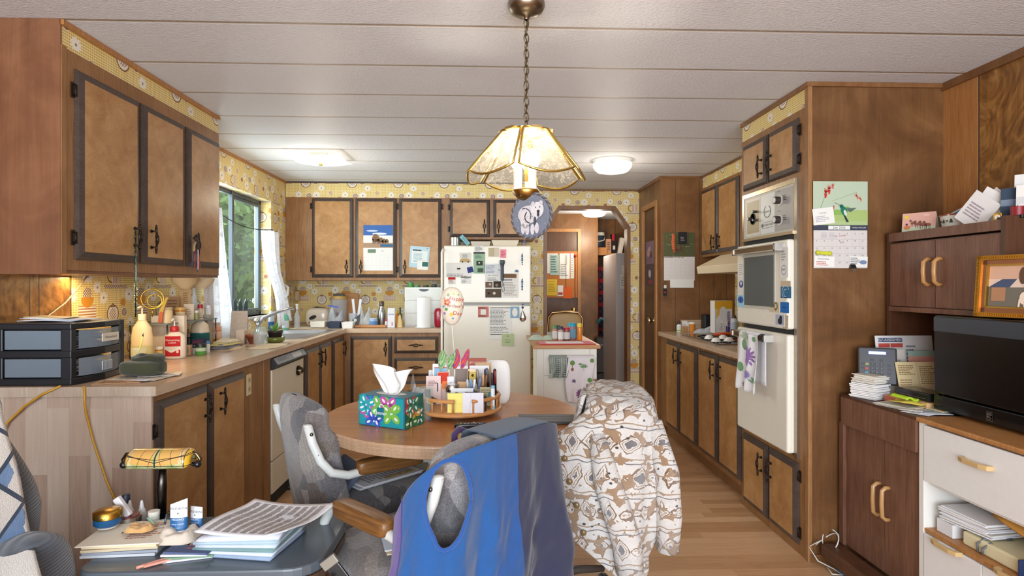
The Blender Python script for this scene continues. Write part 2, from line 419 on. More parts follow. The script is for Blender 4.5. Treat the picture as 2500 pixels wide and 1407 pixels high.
# ================================================================== shell
struct('floor',MB().box(XL-.15,2.6,-3.2,9,-.06,0),'floor')
struct('ceiling',MB().box(XL-.15,2.6,-3.2,9,CEIL,CEIL+.06),'ceiling')
WY0,WY1,WZ0,WZ1=3.96,5.10,1.045,2.005    # kitchen window hole
mb=MB();t=XL-.14
mb.box(t,XL,-3.2,2.70,0,CEIL,mi=0)
mb.box(t,XL,2.70,WY0,0,CEIL,mi=1).box(t,XL,WY1,YB+.1,0,CEIL,mi=1)
mb.box(t,XL,WY0,WY1,0,WZ0,mi=1).box(t,XL,WY0,WY1,WZ1,CEIL,mi=1)
for y in (2.46,2.51,2.695):mb.box(XL,XL+.001,y-.002,y+.002,0,CEIL,mi=2)
for y_ in (WY0,WY1):mb.box(t,XL-.0005,y_-.001,y_+.001,WZ0,WZ1,mi=3)
struct('wall_left',mb,['burl','paper_left','molding','paper_back'])
# back wall with its cut-cornered opening to the hall
OX0,OX1,OZ=.555,1.375,2.055;cw,chh=.14,.20
mb=MB(frame((0,YB+.1,0),(1,0,0),(0,0,1)))      # local z runs to -Y
mb.prism([(XL-.14,0),(OX0,0),(OX0,CEIL),(XL-.14,CEIL)],0,.1)
mb.prism([(OX1,0),(1.50,0),(1.50,CEIL),(OX1,CEIL)],0,.1)
mb.prism([(OX0,OZ),(OX1,OZ),(OX1,CEIL),(OX0,CEIL)],0,.1)
mb.prism([(OX0,OZ-chh),(OX0+cw,OZ),(OX0,OZ)],0,.1).prism([(OX1,OZ-chh),(OX1,OZ),(OX1-cw,OZ)],0,.1)
struct('wall_back',mb,'paper_back')
path=[(OX0,0),(OX0,OZ-chh),(OX0+cw,OZ),(OX1-cw,OZ),(OX1,OZ-chh),(OX1,0)]
def octo(inner,outer,y0,y1):
    m=MB(frame((0,y1,0),(1,0,0),(0,0,1)))
    def off(d):return [(OX0-d,0),(OX0-d,OZ-chh+d*.4),(OX0+cw-d*.5,OZ+d),(OX1-cw+d*.5,OZ+d),(OX1+d,OZ-chh+d*.4),(OX1+d,0)]
    a,b=off(inner),off(outer)
    for i in range(5):m.prism([a[i],b[i],b[i+1],a[i+1]],0,y1-y0)
    return m
struct('trim_1',octo(-.012,.022,YB-.014,YB+.112),'panel')
# right-hand side: door wall, short front wall, right wall
mb=MB();DX=1.487;D0,D1,DZ=5.20,5.66,2.03
mb.box(DX,DX+.10,5.07,D0,0,CEIL).box(DX,DX+.10,D1,YB,0,CEIL).box(DX,DX+.10,D0,D1,DZ,CEIL)
for y in (5.30,5.42,5.52,5.60):mb.box(DX-.001,DX,y-.002,y+.002,DZ+.05,CEIL-.03,mi=1)
struct('wall_door_side',mb,['panel','molding'])
mb=MB();mb.box(DX+.1,XR+.1,5.07,5.17,0,CEIL)
for x in (1.615,1.825,1.955,2.065):mb.box(x-.002,x+.002,5.069,5.07,0,CEIL-.03,mi=1)
struct('wall_short',mb,['panel','molding'])
mb=MB();mb.box(XR,XR+.1,2.72,5.07,0,CEIL,mi=1).box(XR,XR+.1,-3.2,2.72,0,CEIL,mi=0)
for y in (2.50,2.02,1.40,1.28):mb.box(XR-.001,XR,y-.003,y+.003,0,CEIL-.02,mi=2)
mb.box(XR-.003,XR,2.505,2.70,0,CEIL,mi=3)
struct('wall_right',mb,['burl','paper_left','molding','oak'])
# crown strips
t=MB();t.box(XL,XL+.012,3.40,YB-.3,CEIL-.02,CEIL);struct('trim_2',t,'oak')
t=MB();t.box(-.36,DX,YB-.012,YB,CEIL-.016,CEIL).box(DX-.012,DX,5.07,YB,CEIL-.03,CEIL).box(DX,1.83,5.058,5.07,CEIL-.016,CEIL);struct('trim_3',t,'panel')
t=MB();t.box(XR-.016,XR,.2,2.70,CEIL-.035,CEIL);struct('trim_4',t,'panel')
struct('baseboard_door_side',MB().box(DX-.012,DX+.10,5.058,5.07,0,.05),'panel')
# dark slab door
mb=MB();mb.box(DX+.012,DX+.05,D0+.03,D1-.01,.01,DZ-.03);d1=struct('door_1',mb,'dark_door')
mb=MB();mb.box(DX-.012,DX+.06,D0-.02,D0+.03,0,DZ+.02).box(DX-.012,DX+.06,D1-.01,D1+.03,0,DZ+.02).box(DX-.012,DX+.06,D0+.03,D1-.01,DZ-.03,DZ+.02)
struct('trim_5',mb,'oak',bevel=.004)
k=MB(frame((DX+.012,5.30,.97),(0,-1,0),(0,0,1)));k.lathe([(.030,0),(.030,.006),(.012,.010),(.012,.030),(.024,.038),(.030,.050),(.027,.062),(.012,.068)],18,(214,196,160))
k.build('door_knob','chrome',d1)
# hall beyond the opening
HY=7.79
mb=MB();mb.box(-.3,.50,HY,HY+.1,0,CEIL).box(1.20,1.36,HY,HY+.1,0,CEIL).box(.50,1.20,HY,HY+.1,2.03,CEIL)
mb.box(1.36,1.44,HY,8.39,0,CEIL)
struct('wall_hall',mb,'panel')
mb=MB();mb.box(1.44,2.5,8.39,8.49,0,CEIL)
for x in (1.66,1.80,2.0):mb.box(x-.004,x+.004,8.388,8.39,1.2,CEIL,mi=1)
struct('wall_closet',mb,['panel','molding'])
struct('wall_hall_side',MB().box(2.30,2.4,YB+.1,8.39,0,CEIL).box(-.4,-.3,YB+.1,HY,0,CEIL).box(1.5,2.4,YB,YB+.1,0,CEIL),'panel')
d2=struct('door_2',MB().box(.53,1.17,HY+.02,HY+.06,.01,2.0),'dark_door')
struct('trim_6',MB().box(.49,.53,HY-.012,HY+.06,0,2.04).box(1.17,1.21,HY-.012,HY+.06,0,2.04).box(.53,1.17,HY-.012,HY+.06,2.0,2.04),'oak')
k=MB(face_front(1.115,HY+.02,.965));k.lathe([(.030,0),(.030,.006),(.012,.010),(.012,.030),(.024,.036),(.030,.048),(.027,.060),(.012,.066)],18,(214,176,96));k.build('door_knob','metal',d2)
# ---- kitchen window
mb=MB();xw=XL-.10
def bar(y0,y1,z0,z1,d=.03,x=xw):mb.box(x-d/2,x+d/2,y0,y1,z0,z1)
bar(WY0,WY0+.03,WZ0,WZ1);bar(WY1-.03,WY1,WZ0,WZ1);bar(WY0,WY1,WZ0,WZ0+.03);bar(WY0,WY1,WZ1-.03,WZ1)
ym=4.545;bar(ym-.028,ym+.004,WZ0,WZ1,.03,xw+.012);bar(ym+.004,ym+.024,WZ0,WZ1)
bar(WY1-.052,WY1-.034,WZ0+.03,WZ1-.03);bar(ym+.03,WY1-.05,WZ0+.035,WZ0+.055);bar(ym+.03,WY1-.05,WZ1-.055,WZ1-.035)
w=struct('window_1',mb,'grey_blue',bevel=.003)
MB().box(xw-.002,xw+.002,WY0+.03,WY1-.03,WZ0+.03,WZ1-.03).build('pane','pane',w)
MB().box(XL-.14,XL+.015,WY0-.01,WY1+.01,WZ0-.018,WZ0,(222,214,206)).build('window_sill','satin',w,bevel=.003)

# ================================================================== fitted cabinets
def handle_mesh():
    m=MB()                                  # along local y, standing off in +z
    m.tube([(0,-.052,.022),(0,-.040,.022),(0,-.024,.024)],.0045,8).tube([(0,.052,.022),(0,.040,.022),(0,.024,.024)],.0045,8)
    for s in (-1,1):
        m.tube([(0,-.026,.024),(s*.007,-.018,.025),(s*.013,-.006,.026),(s*.011,0,.026),(s*.013,.006,.026),(s*.007,.018,.025),(0,.026,.024)],.0032,8)
        m.tube([(s*.002,-.014,.026),(s*.008,0,.029),(s*.002,.014,.026)],.0022,6)
        m.tube([(0,s*.036,.0),(0,s*.036,.022)],.004,8);m.cyl((0,s*.036,0),.008,.003,12)
        m.ball((0,s*.044,.022),.0062,10);m.ball((0,s*.029,.024),.0052,10)
        m.tube([(0,s*.050,.022),(0,s*.055,.022),(0,s*.060,.022),(0,s*.066,.022)],[.002,.0062,.004,.0006],8)
    return m
_h=None
def handle(parent,T):
    """bronze pull; T = frame at its middle on the door front (in parent's space)"""
    global _h
    if _h is None:o=handle_mesh().build('handle','bronze',parent);_h=o.data
    else:o=bpy.data.objects.new('handle',_h);COL.objects.link(o);o.parent=parent
    o.matrix_local=T;return o
_hg=None
def hinge(parent,T):
    global _hg
    if _hg is None:
        m=MB();m.tube([(0,-.022,.006),(0,.022,.006)],.005,8).box(-.016,0,-.028,.028,0,.003).box(-.010,-.002,-.016,.016,.003,.008);o=m.build('hinge','bronze',parent);_hg=o.data
    else:o=bpy.data.objects.new('hinge',_hg);COL.objects.link(o);o.parent=parent
    o.matrix_local=T;return o
def door(root,T,w,h,pull=None,hinges=None,name='door',off=None,th=.020,fw=.030):
    """raised panel door centred at frame T (relative to root): veneer face inside a sloping dark moulding"""
    d=MB();x,y=w/2,h/2;a,b=x-fw,y-fw
    d.box(-x,x,-y,y,0,.006,mi=1)
    o=[(-x,-y),(x,-y),(x,y),(-x,y)];n=[(-a,-b),(a,-b),(a,b),(-a,b)];m_=[(-x+.010,-y+.010),(x-.010,-y+.010),(x-.010,y-.010),(-x+.010,y-.010)]
    vs=[(p[0],p[1],.006) for p in o]+[(p[0],p[1],.013) for p in m_]+[(p[0],p[1],th) for p in n]
    fs=[(i,(i+1) % 4,4+(i+1) % 4,4+i) for i in range(4)]+[(4+i,4+(i+1) % 4,8+(i+1) % 4,8+i) for i in range(4)]
    d.add(vs,fs,mi=1);d.add(vs[8:],[(0,1,2,3)],mi=0)
    q=d.build(name,['birch','molding'],root);q.matrix_local=T
    if pull:
        px,py,r=pull;handle(q,Matrix.Translation((px,py,th)) @ Matrix.Rotation(r,4,'Z'))
    for (hx,hy) in (hinges or []):hinge(q,Matrix.Translation((hx,hy,.002)) @ (rot('Z',180) if hx > 0 else Matrix.Identity(4)))
    return q
def rel(T,root):return Matrix.Translation(-Vector(root.location)) @ T
# ---- left wall cupboards over the counter
UX=-1.525
r=thing('wall_cupboard','brown three-door wall cupboard on the left wall, below the wallpaper strip','cupboard',(XL,2.16,1.345))
mb=MB();mb.box(XL+.003,UX,2.165,3.385,1.345,2.145,mi=0).box(XL+.001,UX-.002,2.160,2.166,1.33,CEIL,mi=1).box(XL+.001,UX-.005,2.17,3.385,1.333,1.345,mi=1)
mb.box(UX-.001,UX+.003,2.160,2.185,1.333,2.15,mi=0)
wpart('body',mb,['cabinet','endpanel'],r)
for i,(a,b) in enumerate(((187,340),(346,449),(456,536))):
    y0,y1=onX(a,600,UX+.01).y,onX(b,600,UX+.01).y
    hz=.105-.345
    door(r,rel(face_left(UX,(y0+y1)/2,1.735),r),y1-y0,.70,pull=((y1-y0)/2-.05 if i == 0 else -(y1-y0)/2+.055,hz,0),hinges=[(-(y1-y0)/2-.002,.27),(-(y1-y0)/2-.002,-.27)] if i == 0 else None)
mb=MB();mb.box(XL+.003,UX-.004,2.172,3.385,2.145,CEIL-.001,mi=0)
mb.box(UX-.004,UX+.010,2.160,3.385,CEIL-.020,CEIL-.001,mi=1)
struct('wall_soffit_left',mb,['paper_left','oak'])
# ---- back wall cupboards
UY=5.455
r=thing('wall_cupboard','brown wall cupboard with three tall doors between the window and the fridge','cupboard',(XL,YB,1.33))
mb=MB();mb.box(XL+.003,-.365,UY,YB,1.335,2.095)
mb.box(XL+.02,-1.62,UY-.003,UY,1.38,2.05);wpart('body',mb,'cabinet',r)
def bpx(p,z=1.7):return onY(p,600,UY).x
for i,(a,b) in enumerate(((762,863),(868,969),(975,1078))):
    x0,x1=bpx(a),bpx(b);w=x1-x0
    door(r,rel(face_front((x0+x1)/2,UY,1.724),r),w,.725,pull=(w/2-.055 if i == 0 else -w/2+.055,-.265,0),hinges=[(-w/2-.002,.29),(-w/2-.002,-.29)] if i == 0 else [(w/2+.002,.29),(w/2+.002,-.29)])
r=thing('wall_cupboard','short brown two-door cupboard above the fridge','cupboard',(0,YB,1.70))
mb=MB();mb.box(-.36,.42,UY,YB,1.715,2.095);wpart('body',mb,'cabinet',r)
for i,(a,b) in enumerate(((1098,1196),(1204,1304))):
    x0,x1=bpx(a),bpx(b);w=x1-x0
    door(r,rel(face_front((x0+x1)/2,UY,1.908),r),w,.345,pull=(w/2-.05 if i == 0 else -w/2+.05,-.075,0),hinges=[(-w/2-.002,.1),(-w/2-.002,-.1)] if i == 0 else None)
mb=MB();mb.box(XL+.003,.42,UY+.004,YB,2.095,CEIL-.001,mi=0).box(XL+.003,.43,UY-.006,UY+.004,CEIL-.014,CEIL-.001,mi=1)
struct('wall_soffit_back',mb,['paper_back','molding'])
# ---- left base run
BX=-1.262;CZ=.915;TK=.065
def base_body(mb,y0,y1,x=BX):mb.box(XL+.003,x,y0,y1,TK,CZ-.035)
r=thing('base_cabinet','near two-door base cabinet under the long counter, with a pale end panel','cabinet',(XL,2.2,0))
mb=MB();mb.box(XL+.003,BX,2.262,3.435,TK,CZ-.036,mi=0).box(XL+.003,BX-.04,2.27,3.435,0,TK,mi=1).box(BX-.004,BX+.006,3.34,3.435,TK-.02,CZ-.04,mi=0)
wpart('body',mb,['cabinet','molding'],r)
wpart('end_panel',MB().box(XL+.003,BX+.002,2.250,2.262,0,CZ-.036),'planks',r)
for i,(a,b) in enumerate(((384,507),(510,597))):
    y0,y1=onX(a,900,BX+.01).y,onX(b,900,BX+.01).y
    w=y1-y0;door(r,rel(face_left(BX,(y0+y1)/2,.47),r),w,.76,pull=((w/2-.045) if i == 0 else -w/2+.09,.285,0),hinges=[(-w/2-.002,.27)] if i == 0 else None)
o=MB(face_left(BX+.001,onX(606,960,BX).y,.77));o.box(-.028,.028,-.055,.055,0,.005,(226,206,160)).rect(-.012,.012,.012,.036,(190,170,130),11).rect(-.012,-.036,.012,-.012,(190,170,130),11)
for s in (-1,1):
    for u in (-.006,.006):o.rect(u-.0015,s*.024-.005,u+.0015,s*.024+.005,(60,50,40),12)
tag(o.build('wall_outlet','satin',bevel=.002),'cream double power outlet set into the base cabinet beside the dishwasher','outlet')
# ---- dishwasher
DW0,DW1=3.437,4.02
r=thing('dishwasher','cream built-in dishwasher with a black slanted control panel','dishwasher',(BX,3.7,0))
wpart('body',MB().box(XL+.003,BX-.012,DW0,DW1,0,CZ-.036,(40,38,36)),'matte',r)
wpart('door_panel',MB().box(BX-.012,BX+.012,DW0+.006,DW1-.004,.275,.80,(228,218,196)),'satin',r,bevel=.004)
wpart('lower_panel',MB().box(BX-.012,BX+.012,DW0+.006,DW1-.004,.085,.268,(228,218,196)),'satin',r,bevel=.004)
T=frame((BX-.01,DW0+.006,.80),(0,1,0),(0,0,1))
m=MB(T);L=DW1-DW0-.01;pr=[(0,.0),(.038,.012),(.052,.024),(.018,.072),(0,.076)]
m.add([(0,b,a) for a,b in pr]+[(L,b,a) for a,b in pr],[(0,1,2,3,4),(9,8,7,6,5)]+[(i,5+i,5+(i+1) % 5,(i+1) % 5) for i in range(5)],(34,34,38))
cp=wpart('control_panel',m,'satin',r)
T2=frame((BX-.01+.0355,DW0+.02,.80+.048),(0,1,0),(-.58,0,.82));m=MB(T2);m.rect(0,-.022,L-.03,.022,(150,156,164),3).rect(.30,-.016,.46,.016,(205,205,205),4).lines(.05,-.01,.25,.01,3,(80,84,90),4)
q=m.build('control_strip','satin',cp)
m=MB(face_left(BX+.012,DW0+.46,.735));m.cyl((0,0,0),.032,.012,20,(60,52,46)).cyl((0,0,.012),.022,.018,20,(176,160,130)).cyl((0,0,.03),.012,.006,16,(70,60,50))
wpart('dial',m,'metal',r)
# ---- sink base
r=thing('base_cabinet','base cabinet with three narrow doors under the sink, past the dishwasher','cabinet',(XL,4.6,0))
mb=MB();mb.box(XL+.003,BX-.02,4.022,5.80,TK,.72,mi=0).box(BX-.02,BX,4.022,5.80,TK,CZ-.036,mi=0).box(XL+.003,BX-.04,4.022,5.80,0,TK,mi=1)
wpart('body',mb,['cabinet','molding'],r)
for i,(y0,y1,hp) in enumerate(((4.065,4.385,1),(4.395,4.715,-1),(4.765,5.10,1))):
    w=y1-y0;door(r,rel(face_left(BX,(y0+y1)/2,.47),r),w,.76,pull=(hp*(w/2-.045),.285,0))
# ---- back base
BY=5.155
r=thing('base_cabinet','back wall base cabinet with one door and a stack of drawers left of the fridge','cabinet',(0,YB,0))
mb=MB();mb.box(BX+.002,-.405,BY,YB-.004,TK,CZ-.036,mi=0).box(BX+.002,-.405,BY+.04,YB-.004,0,TK,mi=1);wpart('body',mb,['cabinet','molding'],r)
def spx(p):return onY(p,850,BY).x
x0,x1=spx(856),spx(957);w=x1-x0;door(r,rel(face_front((x0+x1)/2,BY,.45),r),w,.80,pull=(w/2-.05,.29,0))
x0,x1=spx(963),spx(1070);w=x1-x0
for z0,z1 in ((.70,.845),(.50,.66),(.30,.46),(.10,.26)):door(r,rel(face_front((x0+x1)/2,BY,(z0+z1)/2),r),w,z1-z0,pull=(0,0,pi/2),name='drawer',fw=.026)
# ---- L-shaped worktop with a sink cut-out
SX0,SX1,SY0,SY1=-1.74,-1.30,4.17,4.98
mb=MB();cx=-1.235;cy=5.14;z0,z1=CZ-.036,CZ
for (a,b,c,d) in ((XL+.003,cx,2.235,SY0),(XL+.003,SX0,SY0,SY1),(SX1,cx,SY0,SY1),(XL+.003,cx,SY1,YB-.003)):mb.box(a,b,c,d,z0,z1,mi=0)
mb.box(cx,-.402,cy,YB-.003,z0,z1,mi=1)
wk=tag(mb.build('worktop',['counter','counter_x']),'long pale wood-grain L-shaped worktop along the left and back walls','worktop')
b=MB();b.box(XL+.003,cx-.002,2.231,2.235,z0,z1);b.build('edge_band','whitewash',wk)
#wpt = MB(); wpt.box(XL+.003, XL+.016, 2.7, YB-.018, CZ, CZ+.09).box(XL+.016, -.37, YB-.016, YB, CZ, CZ+.09); wpt.build('backsplash', 'counter_x', wk)
r=thing('kitchen_sink','stainless steel double-bowl sink set in the worktop under the window','sink',(SX0,SY0,CZ))
def bowl(mb,x0,x1,y0,y1,d=.16):
    n=6;
    mb.add([(x0,y0,.004),(x1,y0,.004),(x1,y1,.004),(x0,y1,.004),(x0+.02,y0+.02,-d),(x1-.02,y0+.02,-d),(x1-.02,y1-.02,-d),(x0+.02,y1-.02,-d)],
        [(0,4,5,1),(1,5,6,2),(2,6,7,3),(3,7,4,0),(4,7,6,5)],(200,202,206))
W_,L_=SX1-SX0,SY1-SY0;mb=MB()
xs=(-.015,.045,W_-.035,W_+.015);ys=(-.015,.03,L_/2-.02,L_/2+.02,L_-.03,L_+.015)
for i in range(3):
    for j in range(5):
        if i == 1 and j in (1,3):bowl(mb,xs[i],xs[i+1],ys[j],ys[j+1])
        else:mb.box(xs[i],xs[i+1],ys[j],ys[j+1],0,.004,(200,202,206))
mb.build('basin','metal',r)
m=MB();fx=.02;fy=L_/2-.12
m.cyl((fx,fy,.004),.03,.03,16,(205,208,212)).tube([(fx,fy,.03),(fx,fy,.09),(fx+.03,fy+.02,.13),(fx+.12,fy+.08,.175),(fx+.20,fy+.14,.20),(fx+.215,fy+.15,.185)],[.018,.017,.013,.012,.012,.012],12,(205,208,212))
m.ball((fx-.005,fy,.11),.026,14,(205,208,212));m.build('faucet','chrome',r)
# ---- right base run
RX=1.487;RZ=.89
r=thing('base_cabinet','four-door base cabinet under the cooktop counter on the right','cabinet',(XR,4.2,0))
mb=MB();mb.box(RX,XR-.004,3.435,5.06,.10,RZ-.038,mi=0).box(RX+.055,XR-.004,3.435,5.06,0,.10,mi=0);wpart('body',mb,['cabinet','molding'],r)
for i,(a,b) in enumerate(((1630,1662),(1664,1704),(1709,1756),(1759,1812))):
    y0,y1=onX(b,900,RX).y,onX(a,900,RX).y
    w=y1-y0;door(r,rel(face_right(RX,(y0+y1)/2,.485),r),w,.70,pull=((w/2-.05)*(1 if i % 2 == 0 else -1),.25,0))
mb=MB();mb.box(1.462,XR-.004,3.43,5.066,RZ-.036,RZ)
wk2=tag(mb.build('worktop','counter',bevel=.002),'short pale worktop holding the cooktop on the right','worktop')
MB().box(1.66,XR,5.05,5.066,RZ,RZ+.10).build('backsplash','counter_x',wk2)
r=thing('wall_cupboard','two-door brown wall cupboard above the range hood','cupboard',(XR,4.2,1.54))
URX=1.85
wpart('body',MB().box(URX,XR,3.43,5.065,1.535,2.13),'cabinet',r)
for i,(a,b,hp) in enumerate(((1716,1754,1),(1757,1806,-1))):
    y0,y1=onX(b,500,URX).y,onX(a,500,URX).y
    w=y1-y0;door(r,rel(face_right(URX,(y0+y1)/2,1.83),r),w,.55,pull=(hp*(w/2-.05),-.19,0))
mb=MB();mb.box(URX+.004,XR,3.43,5.065,2.13,CEIL-.001,mi=0).box(URX-.008,URX+.004,3.43,5.065,CEIL-.016,CEIL-.001,mi=1);struct('wall_soffit_right',mb,['paper_left','panel'])
# range hood
mb=MB(frame((XR,3.78,1.38),(0,1,0),(0,0,1)));L=.84
pr=[(0,0),(.49,0),(.50,.055),(.30,.152),(0,.152)]     # (out from wall, up)
mb.add([(0,b,-a) for a,b in pr]+[(L,b,-a) for a,b in pr],[(4,3,2,1,0),(5,6,7,8,9)]+[((i+1) % 5,5+(i+1) % 5,5+i,i) for i in range(5)],(232,216,184))
tag(mb.build('range_hood','satin',bevel=.004),'cream slanted range hood under the right wall cupboard','range hood')
# ---- oven tower
TX=1.487;TY0,TY1=2.70,3.425
r=thing('oven_cabinet','tall brown cabinet housing the wall oven, with doors above and below','cabinet',(XR,3,0))
OY0,OY1,OZ0,OZ1=2.80,3.375,.46,1.80
mb=MB();mb.box(TX+.10,XR,TY0+.012,TY1,0,2.13,mi=0)
mb.box(TX,TX+.10,TY0+.012,OY0,0,2.13,mi=0).box(TX,TX+.10,OY1,TY1,0,2.13,mi=0).box(TX,TX+.10,OY0,OY1,.0,OZ0,mi=0).box(TX,TX+.10,OY0,OY1,OZ1,2.13,mi=0)
wpart('body',mb,'cabinet',r)
wpart('side_panel',MB().box(TX-.002,XR-.002,TY0,TY0+.012,0,CEIL-.02),'tower',r)
wpart('corner_strip',MB().box(TX-.004,TX+.016,TY0-.006,TY0+.02,0,CEIL-.022),'cabinet',r)
wpart('base_strip',MB().box(TX+.004,XR-.02,TY0-.012,TY0,0,.035),'panel',r,bevel=.003)
for z0,z1,zz in ((1.836,2.095,-1),(.045,.435,1)):
    ym=(2.795+3.365)/2
    for y0,y1,hp in ((2.775,ym-.012,-1),(ym+.004,3.385,1)):
        w=y1-y0;h=z1-z0
        door(r,rel(face_right(TX,(y0+y1)/2,(z0+z1)/2),r),w,h,pull=(-hp*-1*(w/2-.05) if False else (-(w/2-.045) if hp == -1 else (w/2-.045)),zz*(h/2-.11) if h > .3 else -.035,0),hinges=[(w/2+.002,h/2-.06),(w/2+.002,-h/2+.06)] if hp == -1 else None)
mb=MB();mb.box(TX+.004,XR,TY0+.012,TY1,2.13,CEIL-.001,mi=0).box(TX-.010,TX+.004,TY0-.01,TY1,CEIL-.022,CEIL-.001,mi=1).box(TX+.004,XR,TY0-.012,TY0+.012,CEIL-.022,CEIL-.001,mi=1);struct('wall_soffit_tower',mb,['paper_left','panel'])
# ---- wall oven
r=thing('wall_oven','almond double wall oven with a chrome-trimmed control panel','oven',(TX,3.1,.5))
wpart('body',MB().box(TX,XR-.1,OY0+.004,OY1-.004,OZ0+.004,OZ1-.004,(60,58,56)),'matte',r)
mb=MB();
for (a,b,c,d) in ((OY0-.022,OY0+.004,OZ0-.01,OZ1+.01),(OY1-.004,OY1+.014,OZ0-.01,OZ1+.01)):mb.box(TX-.012,TX,a,b,c,d,(176,164,146))
mb.box(TX-.014,TX,OY0,OY1,OZ1-.012,OZ1+.01,(200,186,160)).box(TX-.022,TX,OY0,OY1,1.54,1.555,(200,186,160));wpart('metal_trim',mb,'metal',r)
zP0,zP1=1.555,1.788
cp=wpart('control_panel',MB().box(TX-.010,TX,OY0+.004,OY1-.004,zP0,zP1,(200,194,178)),'satin',r)
Lp=OY1-OY0-.008;hh=(zP1-zP0)/2;m=MB(frame((TX-.010,(OY0+OY1)/2,(zP0+zP1)/2),(0,-1,0),(0,0,1)))
m.rect(-Lp/2+.03,-hh+.012,-.075,hh-.012,(218,212,200),1).rect(-Lp/2+.045,-hh+.028,-.090,hh-.028,(176,160,122),2)
m.rect(-.072,-hh+.012,.085,hh-.012,(222,226,224),1).rect(.09,-hh+.012,Lp/2-.006,hh-.012,(168,166,164),1)
m.ring(.005,.012,.040,.006,(60,60,60),3,24,sy=.85,a0=2.0,a1=2*pi+1.1).text('Signature',.005,.012,.020,(90,80,80),3).line(-.055,-.045,.07,-.045,.002,(90,90,90),3).line(-.055,-.075,.07,-.075,.002,(90,90,90),3)
m.disc(-.052,-.060,.010,(60,60,60),4).text('MODERN MAID',.012,-.060,.016,(50,50,50),4)
for yy in (.055,-.045):m.text('OVEN',.13,yy+.042,.011,(70,70,70),3).lines(.175,yy-.012,.215,yy+.02,3,(80,80,80),3)
m.build('control_face','satin',cp)
for (lx,ly,kind) in ((.140,.052,0),(.140,-.048,0),(-.165,-.01,1),(-.115,.025,2),(-.115,-.022,2)):
    k=MB(frame((TX-.010,(OY0+OY1)/2-lx,(zP0+zP1)/2+ly),(0,-1,0),(0,0,1)))
    if kind == 0:k.cyl((0,0,.0),.026,.004,22,(220,214,204)).cyl((0,0,.004),.019,.026,20,(52,46,42)).cyl((0,0,.030),.014,.002,18,(220,220,216))
    elif kind == 1:k.lathe([(.033,0),(.033,.004),(.029,.004),(.029,.001)],24,(50,48,44)).cyl((0,0,0),.009,.030,14,(48,44,40)).cyl((0,0,.03),.006,.002,12,(230,230,225))
    else:k.cyl((0,0,0),.007,.026,12,(50,46,42)).cyl((0,0,.026),.004,.002,10,(220,215,200))
    wpart('knob',k,'satin',r)
zd=(1.075,1.515);
mb=MB();mb.box(TX-.045,TX-.004,OY0+.004,OY1+.012,zd[0],zd[1],(236,230,216));up=wpart('oven_door',mb,'satin',r,bevel=.012,seg=3)
m=MB(frame((TX-.0462,3.10,1.31),(0,-1,0),(0,0,1)));m.box(-.195,.180,-.145,.150,-.001,.0015,(206,202,190)).box(-.180,.165,-.130,.135,.001,.003,(92,100,102));m.build('oven_window','gloss',up)
def oven_bar(T,w,par):
    m=MB(T);m.box(-w/2,w/2,-.016,.016,.030,.046,(150,128,104)).box(-w/2-.006,-w/2+.012,-.018,.018,.0,.050,(214,214,210)).box(w/2-.012,w/2+.006,-.018,.018,.0,.050,(214,214,210))
    m.box(-w/2,w/2,.012,.018,.028,.050,(224,224,220)).box(-w/2,w/2,-.018,-.012,.028,.050,(224,224,220));return m.build('handle','metal',par)
oven_bar(frame((TX-.045,3.085,1.478),(0,-1,0),(0,0,1)),.50,up)
mb=MB();mb.box(TX-.045,TX-.004,OY0+.004,OY1+.012,.472,1.050,(236,230,216));lo=wpart('oven_door',mb,'satin',r,bevel=.012,seg=3)
oven_bar(frame((TX-.045,3.15,1.018),(0,-1,0),(0,0,1)),.40,lo)

# ================================================================== ceiling lamps
def etched():
    n=NT('etched_lamp_glass');X,Y,Z=n.xyz();v=n.vec(X,Y,Z)
    m=n.noise(v,55,5,.7,1.5).gt(.53);e=n.voro(v,90).lt(.28)
    tr=n.new('ShaderNodeBsdfTransparent');tr.inputs[0].default_value=(1,.97,.9,1)
    tl=n.new('ShaderNodeBsdfTranslucent');tl.inputs[0].default_value=(1,.93,.76,1)
    di=n.new('ShaderNodeBsdfDiffuse');di.inputs[0].default_value=(.95,.9,.78,1)
    a=n.new('ShaderNodeMixShader');a.inputs[0].default_value=.35;n.link(tl.outputs[0],a.inputs[1]);n.link(di.outputs[0],a.inputs[2])
    b=n.new('ShaderNodeMixShader');n.put(b.inputs[0],(m*.32+e*.2+.16));n.link(tr.outputs[0],b.inputs[1]);n.link(a.outputs[0],b.inputs[2])
    n.link(b.outputs[0],n.out.inputs[0]);return n.m
M['etched']=etched()
def glow(name,c,s):
    n=NT(name);n.set(col=(1,1,1,1),emit=c,emits=s,rough=.3);return n.m
M['glow']=glow('lit_milk_glass',(1,.88,.66,1),.62)
M['bulb']=glow('lit_bulb',(1,.9,.7,1),14)
LP=onZ(1285,8,CEIL)
r=thing('pendant_lamp','brass pendant lamp with etched glass panels hanging by a chain over the round table','lamp',(LP.x,LP.y,CEIL))
GOLD=(204,170,84)
m=MB();m.lathe([(.062,0),(.063,-.012),(.055,-.028),(.036,-.040),(.012,-.046),(.008,-.056)],24,(150,138,122),cap=False);m.build('canopy','metal',r)
m=MB();z=-.052;k=0
while z > -.42:
    a=k % 2*pi/2+.4;m.tube([(cos(a)*.0085*cos(t),sin(a)*.0085*cos(t),z-.014+.017*sin(t)) for t in [2*pi*i/10 for i in range(10)]],.0021,6,(120,104,78),closed=True);z -= .0265;k += 1
m.tube([(.003*sin(q*1.7),.003*cos(q*2.1),-.05-q*.02) for q in range(18)],.0022,6,(130,116,90))
m.lathe([(.004,-.415),(.012,-.42),(.010,-.435),(.02,-.445),(.03,-.450)],14,GOLD);m.build('chain','metal',r)
zt,zb,rt,rb=-.440,-.578,.088,.202
